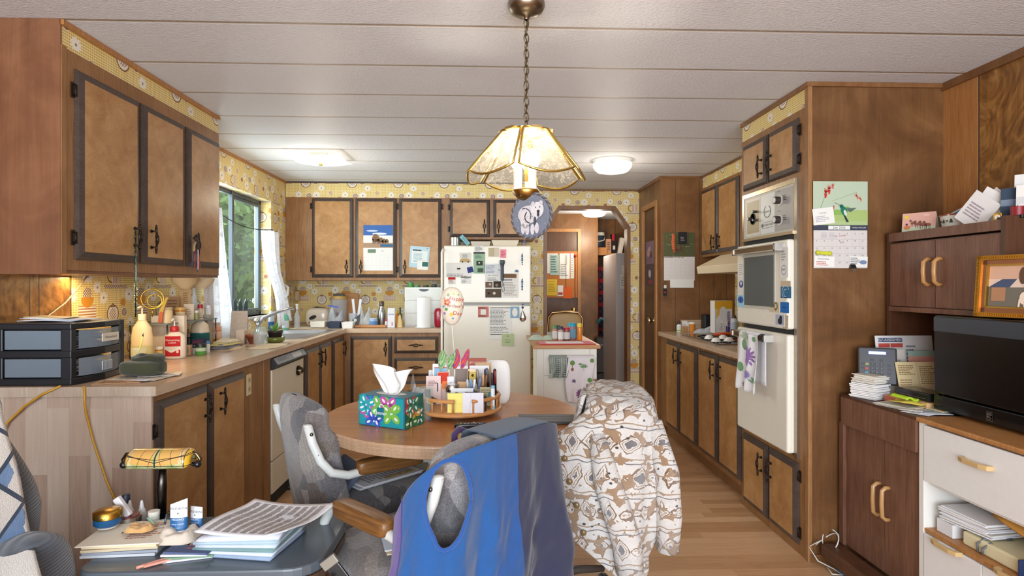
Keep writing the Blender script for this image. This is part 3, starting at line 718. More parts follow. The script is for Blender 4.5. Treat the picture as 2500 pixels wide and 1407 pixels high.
for i in range(6):
    c0=radians(-90+17.5+60*i);h=radians(27.5);n_=8
    top=[Vector((rt*cos(c0-h+2*h*q/n_)*1.0,rt*sin(c0-h+2*h*q/n_),zt-.010*abs(2*q/n_-1)**2)) for q in range(n_+1)]
    bl,brr=Vector((rb*cos(c0-h),rb*sin(c0-h),zb)),Vector((rb*cos(c0+h),rb*sin(c0+h),zb))
    tl,tr_=Vector((rt*cos(c0-h),rt*sin(c0-h),zt)),Vector((rt*cos(c0+h),rt*sin(c0+h),zt))
    dn=((bl-tl)+(brr-tr_)).normalized()
    g=MB();rows=8
    bot=[bl.lerp(brr,q/n_)+dn*.028*sin(pi*q/n_) for q in range(n_+1)]
    tp=[tl.lerp(tr_,q/n_)-dn*.006*sin(pi*q/n_) for q in range(n_+1)]
    g.grid(lambda u,v:tuple(tp[round(u*n_)].lerp(bot[round(u*n_)],v)),n_,rows,smooth=False);p=g.build('glass_panel','etched',r)
    e=MB();e.tube(tp+list(reversed(bot)),.0042,6,(226,194,106),closed=True);e.build('panel_frame','metal',p)
m=MB();m.ring(0,0,rt+.004,.014,GOLD,0,24);
for v_ in range(len(m.v)):m.v[v_]=(m.v[v_][0],m.v[v_][1],zt+.004)
for i in range(6):
    a=radians(-90+17.5+60*i);m.cbox((cos(a)*(rt-.002),sin(a)*(rt-.002),zt+.004),(.012,.034,.008),(232,206,140),rz=a)
m.build('top_ring','metal',r)
m=MB();m.tube([(0,0,-.42),(0,0,-.60)],.006,8,GOLD)
for i in range(3):
    a=1.2+i*2*pi/3;m.cyl((.030*cos(a),.030*sin(a),-.632),.0145,.075,14,(240,236,224))
m.build('candle_sleeves','satin',r)
for i in range(3):
    a=1.2+i*2*pi/3;b=MB();b.ball((.030*cos(a),.030*sin(a),-.530),.026,12,sz=1.25);b.build('bulb','bulb',r)
m=MB();m.lathe([(.006,-.672),(.018,-.668),(.036,-.652),(.048,-.634),(.046,-.630)],20,(190,150,84));m.build('bottom_cup','metal',r)
lamp('pendant_light','POINT',(0,0,-.52),21,WARM,.028,parent=r)
# --- flush lights
p=onZ(783,378,CEIL)
r=thing('ceiling_light','square curved-glass flush ceiling light, left one over the sink end','ceiling light',(p.x,p.y,CEIL))
MB().box(-.06,.06,-.06,.06,-.03,0,(236,226,200)).build('base_box','satin',r,bevel=.004)
m=MB();s_=.185;m.grid(lambda u,v:((u-.5)*2*s_,(v-.5)*2*s_,-.075+.035*((abs(u-.5)*2)**2+(abs(v-.5)*2)**2)/2+.012),12,12,(250,240,214));m.build('glass_shade','glow',r,solid=.004)
m=MB();m.lathe([(.013,0),(.015,.008),(.006,.02)],12,GOLD,c=(0,0,-.078));m.build('finial','metal',r)
lamp('sink_light','POINT',(0,0,-.34),4.5,WARM,.09,parent=r)
def drum(label,p,rr,hh,pw):
    r=thing('ceiling_light',label,'ceiling light',(p.x,p.y,CEIL))
    MB().lathe([(rr*.62,-.022),(rr*.64,-.014),(rr*.66,0)],28,(230,224,214)).build('base_plate','satin',r)
    MB().lathe([(rr*.45,-.022-hh),(rr*.80,-.020-hh*.88),(rr*.96,-.022-hh*.55),(rr*.96,-.022-hh*.45),(rr,-.022-hh*.42),(rr*1.02,-.024),(rr*.7,-.020)],32,(250,240,214)).build('glass_shade','glow',r)
    lamp('drum_light','POINT',(0,0,-.26-hh),pw*.6,WARM,.08,parent=r)
drum('round drum flush ceiling light on the kitchen ceiling, right of the pendant',onZ(1495,392,CEIL),.145,.075,8)
drum('round flush ceiling light seen through the hall opening',onZ(1450,512,CEIL),.15,.07,20)
lamp('shelf_strip_light','AREA',(XL+.17,2.66,1.325),2.2,(1,.74,.40),.5,(0,0,0),.05)
# ================================================================== outdoors
def tree(label,x,y,h,w,seed,c):
    r=thing('garden_tree',label,'tree',(x,y,-.42));rr=random.Random(seed)
    MB().tube([(0,0,0),(.05,0,h*.4),(-.03,.05,h*.8)],[.10,.08,.03],8,(84,66,50)).build('trunk','matte',r)
    m=MB();m.ball((0,0,h*.62),w*.8,20,tuple(int(t*.8) for t in c),sz=h*.36/w)
    for k in range(4200):
        a,b=rr.uniform(0,2*pi),rr.uniform(-1,1);q=rr.random()**.4;cc=sqrt(1-b*b)
        P=Vector((cos(a)*cc*w*q,sin(a)*cc*w*q,h*.62+b*h*.42*q));e=rr.uniform(.05,.10)
        u=Vector((rr.uniform(-1,1),rr.uniform(-1,1),rr.uniform(-1,1))).normalized();v=u.orthogonal().normalized()
        j=rr.uniform(.7,1.25);m.add([P-u*e,P-v*e*.5,P+u*e,P+v*e*.5],[(0,1,2,3)],tuple(int(min(255,t*j)) for t in c))
    m.build('foliage','matte',r)
tree('leafy green tree close outside the window, seen through its left sash',-3.55,7.0,3.4,.85,1,(150,180,118))
tree('leafy green tree outside the window, seen through its right sash',-4.35,9.2,4.2,1.3,2,(140,170,116))
tree('darker green tree standing further back outside the window',-6.0,12.4,5.2,1.9,3,(120,150,100))
tree('green tree behind the near curtain outside the window',-3.6,5.1,3.2,.85,4,(150,178,120))
gr=MB().box(-12,XL-.2,-2,16,-.5,-.42,(96,116,74));tag(gr.build('garden_ground','matte'),kind='structure')
# ================================================================== curtains
def lace():
    n=NT('white_lace');X,Y,Z=n.xyz();v=n.vec(X,Y,Z)
    d=n.voro(n.vec(Y,Z,0),26).lt(.42);f=((Y*330).sin()*(Z*330).sin()).gt(.2)
    tr=n.new('ShaderNodeBsdfTransparent');tl=n.new('ShaderNodeBsdfTranslucent');tl.inputs[0].default_value=(.85,.86,.9,1)
    di=n.new('ShaderNodeBsdfDiffuse');di.inputs[0].default_value=(.86,.85,.88,1)
    a=n.new('ShaderNodeMixShader');a.inputs[0].default_value=.6;n.link(tl.outputs[0],a.inputs[1]);n.link(di.outputs[0],a.inputs[2])
    b=n.new('ShaderNodeMixShader');n.put(b.inputs[0],d*.25+f*.12+.66);n.link(tr.outputs[0],b.inputs[1]);n.link(a.outputs[0],b.inputs[2])
    n.link(b.outputs[0],n.out.inputs[0]);return n.m
M['lace']=lace()
def curtain(fn,parent,name='panel'):
    m=MB();m.grid(fn,60,24);return m.build(name,'lace',parent,solid=.0012)
r=thing('curtain','white lace curtain hanging at the near side of the window','curtain',(XL+.06,3.95,1.8))
def fn(u,v):
    y0,y1=3.72+.02*v,4.0+.20*v**1.3
    y=y0+(y1-y0)*u;z=1.80-(.92-.02*u)*v
    return (XL+.075+.022*sin(u*26+v)+.012*sin(u*11)-.03*v*0,y,max(z,.925))
c=curtain(fn,r);c.location=-Vector(r.location)
r=thing('curtain','white lace curtain tied back at the far side of the window','curtain',(XL+.06,5.3,1.7))
def fn(u,v):
    k=max(0,1-((v-.62)/.38)**2)**1.5*.42
    y0=4.80+.05*v;y1=5.20-.02*v
    z=1.745-.80*v;y=y0+(y1-y0)*u;ym=5.22
    y=y+(ym-y)*k*.75;x=XL+.030+.02*sin(u*24)+.16*max(0,v-.45)+.03*v
    return (x,y,z+.05*u*v)
c=curtain(fn,r);c.location=-Vector(r.location)
m=MB();m.tube([(XL+.10,5.10,1.16),(XL+.11,5.18,1.21),(XL+.09,5.26,1.27),(XL+.01,5.34,1.31)],[.010,.013,.012,.005],8,(236,236,240));wpart('tie',m,'cloth',r)
m=MB();m.tube([(XL+.05,3.85+(5.0-3.85)*t,1.805-.05*t-.055*sin(pi*t)) for t in [i/14 for i in range(15)]],.0035,6,(40,42,44))
tag(m.build('curtain_wire','matte'),'thin dark sagging wire carrying the lace curtains across the window','curtain wire')
# ================================================================== fridge
FY=4.95
fx0,fx1=onY(1084,700,FY).x,onY(1296,700,FY).x;fz=onY(1190,600,FY).z;zsp=onY(1190,743,FY).z
EN=(234,226,208)
r=thing('refrigerator','tall cream top-freezer refrigerator covered in notes and magnets','refrigerator',(0,5.3,0))
wpart('body',MB().box(fx0+.004,fx1-.004,FY+.06,YB-.05,.0,fz-.005,EN),'satin',r,bevel=.006)
d1_=wpart('freezer_door',MB().box(fx0,fx1,FY,FY+.055,zsp+.010,fz,EN),'shell',r,bevel=.010,seg=3)
d2_=wpart('fridge_door',MB().box(fx0,fx1,FY,FY+.055,.08,zsp-.010,EN),'shell',r,bevel=.010,seg=3)
wpart('seal',MB().box(fx0+.01,fx1-.01,FY+.012,FY+.06,zsp-.01,zsp+.01,(150,148,144)),'satin',r)
wpart('hinge',MB().box(fx1-.05,fx1+.012,FY-.004,FY+.02,zsp-.005,zsp+.003,(80,78,76)),'metal',r)
for za,zb_,q in ((zsp+.04,fz-.03,d1_),(.35,zsp-.03,d2_)):
    m=MB();m.tube([(fx0-.006,FY-.004,za),(fx0-.014,FY-.03,za+.03),(fx0-.014,FY-.032,(za+zb_)/2),(fx0-.014,FY-.03,zb_-.03),(fx0-.006,FY-.004,zb_)],.011,8,(238,232,220));m.build('handle','satin',q)
GR=(120,122,126);DK=(50,50,54)
def note(name,label,cat,px,fn,col=WH,Y=FY-.002,rz=0,th=.0008,mat='paper',group=None):
    T,w,h=rectY(*px,Y);m=MB();m.box(-w/2,w/2,-h/2,h/2,-th/2,th/2,col);fn(m,w/2,h/2)
    return single(name,m,mat,label,cat,T @ Matrix.Rotation(radians(rz),4,'Z'),group)
def plain(m,w,h):pass
note('letter','large white letter with a black winged emblem, upper left of the fridge','paper',(1088,642,1152,678),lambda m,w,h:(m.poly([(-.02,.012),(-.008,.022),(0,.016),(.008,.022),(.02,.012),(.012,.012),(.010,0),(.004,.010),(0,0),(-.004,.010),(-.010,0),(-.012,.012)],DK,2),m.lines(-w*.9,-h*.9,w*.9,-h*.45,3,GR)))
note('card','small card with a sketch of a vintage car on the fridge','card',(1122,617,1150,643),lambda m,w,h:(m.lines(-w*.5,0,w*.8,h*.7,4,GR,seed=3),m.poly([(-w,-h*.5),(-w*.6,-h*.1),(w*.4,-h*.1),(w*.9,-h*.5),(w*.9,-h*.75),(-w,-h*.75)],(196,170,120),2),m.disc(-w*.5,-h*.75,.006,DK,3),m.disc(w*.5,-h*.75,.006,DK,3)),col=(226,222,212),Y=FY-.003)
note('magnet','blue heart-shaped magnet on the fridge','magnet',(1141,652,1155,666),lambda m,w,h:m.text('BE',0,0,.014,(170,180,220),3),col=(62,72,130),Y=FY-.003,rz=12,th=.003)
note('card','red and white emergency card magnet on the fridge','card',(1094,677,1112,694),lambda m,w,h:(m.rect(-w,h*.3,w,h,(196,48,44),3),m.lines(-w*.8,-h*.8,w*.8,h*.2,3,(180,120,120))))
note('card','white address card with blue lettering on the fridge','card',(1125,676,1150,693),lambda m,w,h:(m.text('Robinson',.004,h*.5,.012,(60,90,130),2),m.lines(-w*.8,-h*.8,w*.2,h*.1,4,GR)))
note('magnet_clip','white strip with printed lines holding the green packet','card',(1158,600,1180,616),lambda m,w,h:m.lines(-w*.8,-h*.8,w*.8,h*.8,4,GR),Y=FY-.004)
note('packet','pale green packet with photos under the printed strip on the fridge','packet',(1156,616,1184,668),lambda m,w,h:(m.rect(-w,h*.86,w,h,DK,2),m.lines(-w*.7,h*.4,w*.7,h*.8,3,(90,120,96)),m.rect(-w*.5,-h*.25,w*.6,h*.18,(70,72,66),2),m.disc(0,-.0,.007,(226,226,220),3),m.rect(-w*.3,-h*.9,w*.7,-h*.5,(80,96,84),2)),col=(158,190,160),Y=FY-.004)
note('photograph','pale faded photograph at the top of the freezer door','photo',(1192,605,1219,627),lambda m,w,h:m.rect(-w*.9,-h*.9,w*.1,h*.9,(196,184,152),2),col=(216,206,182))
note('note','pink sticky note stuck near the top of the freezer door','sticky note',(1221,609,1236,630),lambda m,w,h:m.lines(-w*.7,-h*.7,w*.7,h*.7,4,(200,90,110)),col=(240,152,164),rz=-2)
note('handbill','white handbill with brown animal photos left of the flashlight','paper',(1184,644,1225,728),lambda m,w,h:(m.lines(-w*.85,h*.55,w*.85,h*.95,5,GR),m.text('Basic 6 Reasons',0,h*.32,.013,DK,2),m.lines(-w*.7,0,w*.8,h*.2,3,GR),m.rect(-w*.95,-h*.40,-w*.1,-h*.06,(120,100,84),2),m.rect(0,-h*.40,w*.95,-h*.02,(70,60,54),2),m.rect(-w*.95,-h*.97,w*.95,-h*.46,(96,82,72),2),m.disc(-w*.4,-h*.2,.01,(200,190,176),3),m.disc(w*.4,-h*.25,.012,(150,130,110),3),m.disc(w*.1,-h*.72,.012,(216,206,190),3),m.disc(-w*.55,-h*.72,.010,(60,48,40),3)))
note('handbill','white handbill with a brown picture at its head right of the flashlight','paper',(1226,668,1266,727),lambda m,w,h:(m.rect(-w*.95,h*.62,w*.75,h*.97,(128,100,74),2),m.lines(-w*.9,h*.38,w*.8,h*.55,1,DK),m.lines(-w*.8,-h*.85,w*.8,h*.3,9,(170,160,150),seed=4)))
note('note','small white note sheet over the handbill on the fridge','paper',(1183,645,1217,670),lambda m,w,h:m.lines(-w*.8,-h*.8,w*.8,h*.8,6,(140,150,170),seed=5),Y=FY-.004,rz=1,col=(226,228,230))
note('magnet','small blue and white house-shaped magnet on the fridge','magnet',(1256,658,1267,670),lambda m,w,h:m.poly([(-w,0),(0,h),(w,0)],(70,110,150),4),Y=FY-.004,th=.003)
note('magnet','pink patterned picture-frame magnet on the lower fridge door','magnet',(1167,749,1193,775),lambda m,w,h:(m.rect(-w*.5,-h*.5,w*.5,h*.5,(240,236,226),4),m.lines(-w*.95,h*.55,w*.95,h*.95,3,(160,60,60),3),m.lines(-w*.95,-h*.95,w*.95,-h*.55,3,(160,60,60),3)),col=(206,130,124),th=.003)
note('magnet','light blue frame magnet with an oval centre on the lower fridge door','magnet',(1246,749,1268,777),lambda m,w,h:m.disc(0,0,w*.6,(240,236,226),4,ry=h*.75),col=(142,176,204),th=.003)
note('form','long white printed form hanging on the lower fridge door','paper',(1194,750,1249,829),lambda m,w,h:(m.rect(-w*.9,h*.93,w*.9,h*.97,DK,2),m.lines(-w*.9,-h*.1,w*.9,h*.85,12,(120,126,124),seed=2),m.lines(-w*.9,-h*.62,w*.9,-h*.2,4,(150,150,150),seed=8),m.rect(-w*.9,-h*.72,w*.9,-h*.68,DK,2)),Y=FY-.0025)
note('card','pale green card with a small drawing below the form on the fridge','card',(1225,815,1255,845),lambda m,w,h:(m.text('wholeJourn',0,0,.011,DK,2),m.rect(-w*.1,h*.5,w*.05,h*.7,(150,60,90),2),m.lines(-w*.4,-h*.5,w*.4,-h*.25,2,(90,100,80))),col=(190,204,158),Y=FY-.0045)
# flashlight magnet
p=onY(1226,661,FY)
r=thing('flashlight','dark grey flashlight with a wrist loop held on the fridge door','flashlight',(p.x,FY-.026,p.z))
q=Matrix.Rotation(0,4,'X');m=MB();m.lathe([(.013,-.085),(.014,-.08),(.014,.03),(.019,.055),(.022,.06),(.022,.085),(.018,.088)],16,(66,74,84));m.build('barrel','satin',r)
m=MB();m.tube([(.002,0,-.085),(.006,0,-.11),(-.004,.004,-.145),(.008,.006,-.185),(.018,.004,-.16),(.010,0,-.115),(.002,-.002,-.088)],.0022,6,(60,66,74));m.build('wrist_loop','cloth',r)
# beads and crystal down the right of the fridge
p0=onY(1275,640,FY-.02)
def bead_strand(label,T,items,name='bead_strand'):
    r=thing(name,label,'bead strand',T);m=MB();zz=[i[0] for i in items]
    m.tube([(0,0,max(zz)+.02),(0,0,min(zz)-.01)],.0012,6,(150,160,170));m.build('thread','satin',r)
    for z,rr,c,s in items:
        b=MB();b.ball((0,0,z),rr,10,c,sz=s);b.build('bead','gloss',r)
    return r
BL,TQ=(58,84,150),(104,130,150)
bead_strand('thin strand of blue beads hanging down the right of the freezer door',(p0.x,FY-.016,p0.z),[(.062,.006,BL,1),(.048,.009,TQ,1.2),(.030,.007,BL,1),(.016,.009,TQ,1.3),(-.004,.006,BL,1),(-.018,.005,(40,40,60),1)])
p1=onY(1275,696,FY-.02)
bead_strand('lower strand of blue and grey beads on the freezer door above the handle gap',(p1.x,FY-.016,p1.z),[(.045,.006,BL,1),(.028,.010,TQ,1.2),(.008,.009,(150,160,176),1.1),(-.014,.008,BL,1.3),(-.036,.008,TQ,1.2)])
p1=onY(1276,760,FY-.02)
r=thing('crystal_pendant','clear teardrop crystal hanging below a dark blue bead on the fridge','crystal',(p1.x,FY-.022,p1.z))
m=MB();m.ball((0,0,.03),.010,12,(46,40,90)).ball((0,0,.055),.008,10,BL).tube([(0,0,.07),(0,0,.0)],.001,5,(150,150,150));m.build('bead','gloss',r)
m=MB();m.lathe([(.001,.008),(.010,-.008),(.022,-.034),(.030,-.056),(.026,-.074),(.012,-.086),(.001,-.09)],10,(214,214,210),smooth=False,sy=.4,cap=False);m.build('drop','chrome',r)
# on top of the fridge
def box_tray(label,px0,px1,z0,h,y,dy,col,name='tray',cat='tray',taper=.85):
    a,b=onY(px0,590,y).x,onY(px1,590,y).x;w=(b-a)/2;d=dy/2
    m=MB();o=[(-w,-d),(w,-d),(w,d),(-w,d)];i_=[(x*taper,yy*taper) for x,yy in o]
    m.add([(x,yy,0) for x,yy in i_]+[(x,yy,h) for x,yy in o]+[(x*.93,yy*.93,h) for x,yy in o]+[(x*.93*taper,yy*.93*taper,.006) for x,yy in o],
        [(3,2,1,0)]+[(k,(k+1) % 4,4+(k+1) % 4,4+k) for k in range(4)]+[(4+k,4+(k+1) % 4,8+(k+1) % 4,8+k) for k in range(4)]+[(8+k,8+(k+1) % 4,12+(k+1) % 4,12+k) for k in range(4)]+[(12,13,14,15)],col)
    return single(name,m,'satin',label,cat,Matrix.Translation(((a+b)/2,y,z0)))
box_tray('shallow cream plastic tub on top of the fridge, left of the bigger white tub',1150,1198,fz,.042,5.16,.26,(222,212,198))
box_tray('deeper off-white plastic tub on top of the fridge',1200,1265,fz,.052,5.16,.28,(236,226,204))
p=onY(1111,590,5.1)
r=thing('metal_canister','small brushed metal tin standing on a plate on top of the fridge','tin',(p.x,5.12,fz+.008))
MB().cyl((0,0,0),.042,.065,22,(196,198,196)).build('body','metal',r);MB().cyl((0,0,.065),.043,.006,22,(176,176,172)).build('lid','metal',r)
single('plate',MB().lathe([(.06,0),(.09,.004),(.10,.008)],26,(196,200,198)),'satin','thin grey plate under the metal tin on top of the fridge','plate',Matrix.Translation((p.x+.03,5.12,fz)))
single('soap_box',MB().cbox((0,0,0),(.10,.05,.035),(106,178,184)).cbox((.0,-.0255,0),(.07,.001,.02),(84,150,160)),'satin','small turquoise box leaning against the tin on top of the fridge','box',Matrix.Translation((p.x+.085,5.10,fz+.055)) @ rot('Y',48),bevel=.003)
# calendars and list on the cupboard doors
def cal_elephant(m,w,h):
    m.rect(-w,.0,w,h,(112,152,204),1);m.rect(-w,h*.55,w,h,(74,112,178),2);m.disc(w*.1,h*.62,w*.5,(224,232,240),3,ry=h*.05);m.disc(-w*.4,h*.75,w*.4,(206,218,234),3,ry=h*.04)
    m.rect(-w,.0,w,h*.22,(176,146,120),3);m.rect(w*.15,.01,w,h*.16,(70,112,150),4)
    for x,y,s in ((-.15,.36,1.0),(.22,.30,.62),(.42,.28,.5),(.6,.28,.45)):
        X_,Y_=w*x,h*y;e=w*.27*s;m.disc(X_,Y_+e*.3,e,(150,118,90),5,ry=e*.9);m.disc(X_-e*.1,Y_+e*.9,e*.6,(140,108,80),6)
        for k in (-.7,-.2,.3,.7):m.rect(X_+e*k-e*.14,Y_-e*1.0,X_+e*k+e*.14,Y_+e*.2,(128,98,74),5)
        m.line(X_-e*.2,Y_+e*.6,X_-e*.35,Y_-e*.8,e*.2,(120,92,70),7)
    m.rect(-w,-h,w,0,(238,238,236),1);m.rect(-w*.7,-h*.22,-w*.15,-h*.06,(120,140,120),2);m.text('July',w*.3,-h*.13,.016,GR,2)
    for i in range(6):m.line(-w*.95,-h*(.3+.12*i),w*.95,-h*(.3+.12*i),.0008,(206,208,210),2)
    for i in range(8):m.line(-w*.95+w*1.9*i/7,-h*.3,-w*.95+w*1.9*i/7,-h*.9,.0008,(206,208,210),2)
T,w,h=rectY(887,550,959,661,UY-.024);m=MB();m.box(-w/2,w/2,0,h/2,-.0006,.0006).box(-w/2,w/2,-h/2,0,-.0006,.0006);cal_elephant(m,w/2,h/2)
single('wall_calendar',m,'paper','calendar with an elephant herd photo hanging on the middle cupboard door','calendar',T)
note('checklist','light blue printed checklist taped aslant on the third cupboard door','paper',(1000,602,1048,654),lambda m,w,h:(m.rect(-w*.8,-h*.6,w*.8,h*.6,(228,234,232),2),m.lines(-w*.7,h*.5,w*.6,h*.75,1,DK,3),m.lines(-w*.6,-h*.5,w*.7,h*.4,8,(150,180,190),3),m.text('888',w*.75,h*.85,.010,(60,90,140),3)),col=(188,214,224),Y=UY-.023,rz=-4)
note('card','white card with a dark green picture overlapping the checklist','card',(1019,636,1045,659),lambda m,w,h:(m.rect(-w*.1,-h*.3,w,h*.7,(62,110,104),2),m.line(-w,h*.9,w*.9,h*.95,.001,DK,3)),Y=UY-.025,rz=-3)
# dog disc hanging under the lamp
p=onY(1297,527,LP.y-.03)
r=thing('hanging_disc','round glass disc etched with a fluffy bear-like dog, tied under the pendant lamp','ornament',(p.x,LP.y-.03,p.z))
Td=frame((0,0,0),(1,-.65,0),(0,0,1));R_=.074
m=MB(Td);m.cyl((0,0,-.004),R_-.004,.006,36,(112,118,132));
m.build('disc','satin',r)
m=MB(Td);K=[]
for s_ in (1,-1):m.tube([((R_+.0025*cos(t*22+s_*1.57))*cos(t),(R_+.0025*cos(t*22+s_*1.57))*sin(t),.0025*sin(t*22+s_*1.57)) for t in [2*pi*i/140 for i in range(140)]],.0030,6,(84,80,84) if s_ > 0 else (120,116,118),closed=True)
m.build('rope_rim','matte',r)
m=MB(Td);b=.0022/.0005
Lr=lambda q:b/1+6+q
def blob(x,y,rx,ry,c,q):m.disc(x,y,rx,c,Lr(q),18,ry=ry)
blob(-.008,.004,.040,.030,(196,190,192),1);blob(-.020,-.012,.018,.030,(204,198,198),2);blob(.026,.018,.024,.026,(206,202,204),3)
for x,y in ((-.028,-.042),(-.012,-.046),(.008,-.046),(.024,-.042)):blob(x,y,.008,.018,(198,192,196),2)
blob(.010,.038,.007,.008,(190,184,188),4);blob(.040,.040,.007,.008,(190,184,188),4);blob(.030,.012,.006,.005,(40,38,44),5);blob(.020,.026,.002,.002,(30,30,36),5);blob(.036,.026,.002,.002,(30,30,36),5)
blob(.030,.002,.005,.008,(60,56,62),5);m.ring(-.022,.0,.026,.003,(60,58,66),Lr(5),16,a0=-.5,a1=1.9);m.ring(.0,-.004,.022,.004,(56,54,60),Lr(5),16,a0=2.2,a1=4.6);blob(.018,-.018,.005,.014,(70,68,74),5)
for k in range(60):
    rr=random.Random(k);a=rr.uniform(0,6.28);q=rr.uniform(0,.066);m.disc(q*cos(a),q*sin(a),.0012,(226,228,236) if k % 2 else (80,84,100),Lr(6),5)
m.build('etching','matte',r)
m=MB();m.tube([(-.035,-.0,.066),(-.012,.01,.110),(0,.02,.125)],.0012,5,(206,190,150)).tube([(.040,-.02,.060),(.015,.01,.100),(.004,.02,.125)],.0012,5,(206,190,150));m.build('string','matte',r)
bead_strand('string of small blue beads hanging beside the etched disc',(p.x-.022,LP.y-.010,p.z),[(.062,.004,BL,1),(.046,.004,BL,1),(-.03,.003,TQ,1),(-.055,.004,BL,1),(-.085,.004,BL,1)])

# ================================================================== papers, magnets and towel on the oven and tower
def noteX(name,label,cat,px,fn,X,col=WH,rz=0,th=.0008,mat='paper',right=True):
    T,w,h=rectX(*px,X,right);m=MB();m.box(-w/2,w/2,-h/2,h/2,-th/2,th/2,col);fn(m,w/2,h/2)
    return single(name,m,mat,label,cat,T @ Matrix.Rotation(radians(rz),4,'Z'))
OX=TX-.0465
noteX('note','long torn white list at the top right of the upper oven door','paper',(1904,604,1924,678),lambda m,w,h:(m.lines(-w*.6,h*.1,w*.5,h*.8,4,(180,180,176)),m.ring(0,-h*.5,w*.6,.002,(60,90,150),3,sy=1),m.lines(-w*.4,-h*.55,w*.4,-h*.40,2,(60,90,150),3)),OX)
noteX('card','blue wave-pattern card on the right edge of the upper oven door','card',(1906,700,1931,728),lambda m,w,h:(m.ring(0,0,w*.7,.003,(220,230,236),3,a0=.4,a1=4.4),m.ring(0,-h*.1,w*.4,.003,(220,230,236),3,a0=1,a1=5),m.lines(-w,-h,w,-h*.8,1,(30,60,100),3)),OX,(62,116,156),0,.002)
noteX('card','tan card above the blue wave card on the oven door','card',(1906,686,1930,700),plain,OX,(206,188,160))
noteX('note','small bright blue note on the upper oven door','note',(1905,738,1926,764),lambda m,w,h:m.lines(-w*.5,-h*.2,w*.5,h*.2,2,(30,70,130),3),OX,(44,112,190))
noteX('magnet','beige tree-motif magnet on the upper oven door','magnet',(1879,738,1903,762),lambda m,w,h:(m.disc(w*.3,h*.2,w*.4,(120,106,80),4),m.disc(w*.3,h*.2,w*.25,(214,200,172),5),m.line(w*.3,-h*.8,w*.3,h*.1,.003,(110,92,64),4),m.lines(-w*.8,-h*.2,w*.1,h*.6,4,(140,126,100),4)),OX,(210,196,166),0,.003)
noteX('photograph','small photo of a cat held to the oven door','photo',(1892,766,1916,797),lambda m,w,h:(m.rect(-w*.85,-h*.8,w*.85,h*.85,(176,184,204),3),m.disc(w*.1,-h*.2,w*.45,(52,56,60),4,ry=h*.5),m.disc(w*.25,h*.25,w*.28,(60,62,66),5),m.poly([(w*.05,h*.35),(w*.15,h*.7),(w*.25,h*.4)],(60,62,66),5),m.poly([(w*.28,h*.4),(w*.42,h*.68),(w*.48,h*.3)],(60,62,66),5)),OX-.001)
noteX('card','tan strip card behind the cat photo on the oven door','card',(1912,770,1924,804),plain,OX,(196,178,150),-4)
noteX('note','white note at the top left edge of the upper oven door','paper',(1802,640,1818,676),lambda m,w,h:m.lines(-w*.7,-h*.8,w*.7,h*.8,6,(190,188,180)),OX)
noteX('magnet','magnet with a blue flower drawing on the left edge of the upper oven door','magnet',(1803,676,1817,712),lambda m,w,h:(m.disc(0,0,w*.7,(80,92,140),4,ry=h*.5),m.disc(0,h*.1,w*.3,(220,222,236),5)),OX,(226,224,222),0,.002)
noteX('magnet','blue circular emblem magnet at the lower left of the upper oven door','magnet',(1800,720,1818,750),lambda m,w,h:(m.disc(0,h*.2,w*.75,(40,84,168),4,ry=h*.6),m.ring(0,h*.2,w*.45,.003,(150,184,226),5)),OX,(168,206,226),0,.003)
# towel on the lower oven handle
def towel(parent_label,T,w,h,name='dish_towel',fold=.012,deco=None,col=(240,238,240),seed=0,gather=0):
    r=thing(name,parent_label,'towel');r.matrix_local=T
    m=MB()
    def fn(u,v):
        x=(u-.5)*w*(1-.12*v*gather) + .01*sin(v*5+seed);d=fold*(.4+v)*sin(u*13+seed+v*1.5)+.02
        return (x,-h*v,d)
    m.grid(fn,30,20,col);m.grid(lambda u,v:((u-.5)*w,.012*sin(pi*v),.02-.05*v),30,6,col)
    m.grid(lambda u,v:((u-.5)*w*.97,-h*.85*v,-.028+.4*fold*sin(u*9)),20,10,tuple(int(c*.97) for c in col))
    if deco:
        q=MB();deco(q,w,h)
        def drape(p):
            u=p[0]/w+.5;v=-p[1]/h
            return (p[0],p[1],p[2]*1.0+fold*(.4+v)*sin(u*13+seed+v*1.5)+.0225)
        m.add([drape(p) for p in q.v],q.f,q.c)
    m.build('fabric','cloth',r,solid=.0012)
    return r
def leafy(m,x,y,s,c,rot_=0,n=5,L=3):
    for k in range(n):
        a=rot_+(k-(n-1)/2)*.5;m.disc(x+s*.6*sin(a),y+s*.6*cos(a),s*.14,c,L,8,ry=s*.42,rot=-a)
    m.line(x,y-s*.6,x,y+s*.3,s*.06,c,L)
def flower(m,x,y,s,c,L=3,n=11):
    for k in range(n):a=2*pi*k/n;m.disc(x+s*.55*cos(a),y+s*.55*sin(a),s*.15,c,L+(k % 2),8,ry=s*.5,rot=a-pi/2)
PU,GN=(150,110,176),(116,158,112)
T,w,h=rectX(1812,815,1858,956,TX-.105)
def deco(m,w,h):
    leafy(m,-w*.15,-h*.12,.05,(176,190,160));m.disc(-w*.2,-h*.2,.018,GN,3,12,ry=.03);flower(m,w*.1,-h*.38,.05,PU);m.disc(-w*.35,-h*.60,.016,GN,3,12,ry=.026)
    flower(m,w*.05,-h*.7,.022,(140,120,180));leafy(m,w*.25,-h*.85,.04,(130,170,140));flower(m,-w*.25,-h*.92,.02,(150,120,130));m.disc(w*.3,-h*.08,.014,GN,3)
towel('white dish towel printed with purple flowers and green leaves, draped over the lower oven handle',face_right(TX-.105,T.translation.y,T.translation.z+h/2),w*1.0,h,deco=deco)
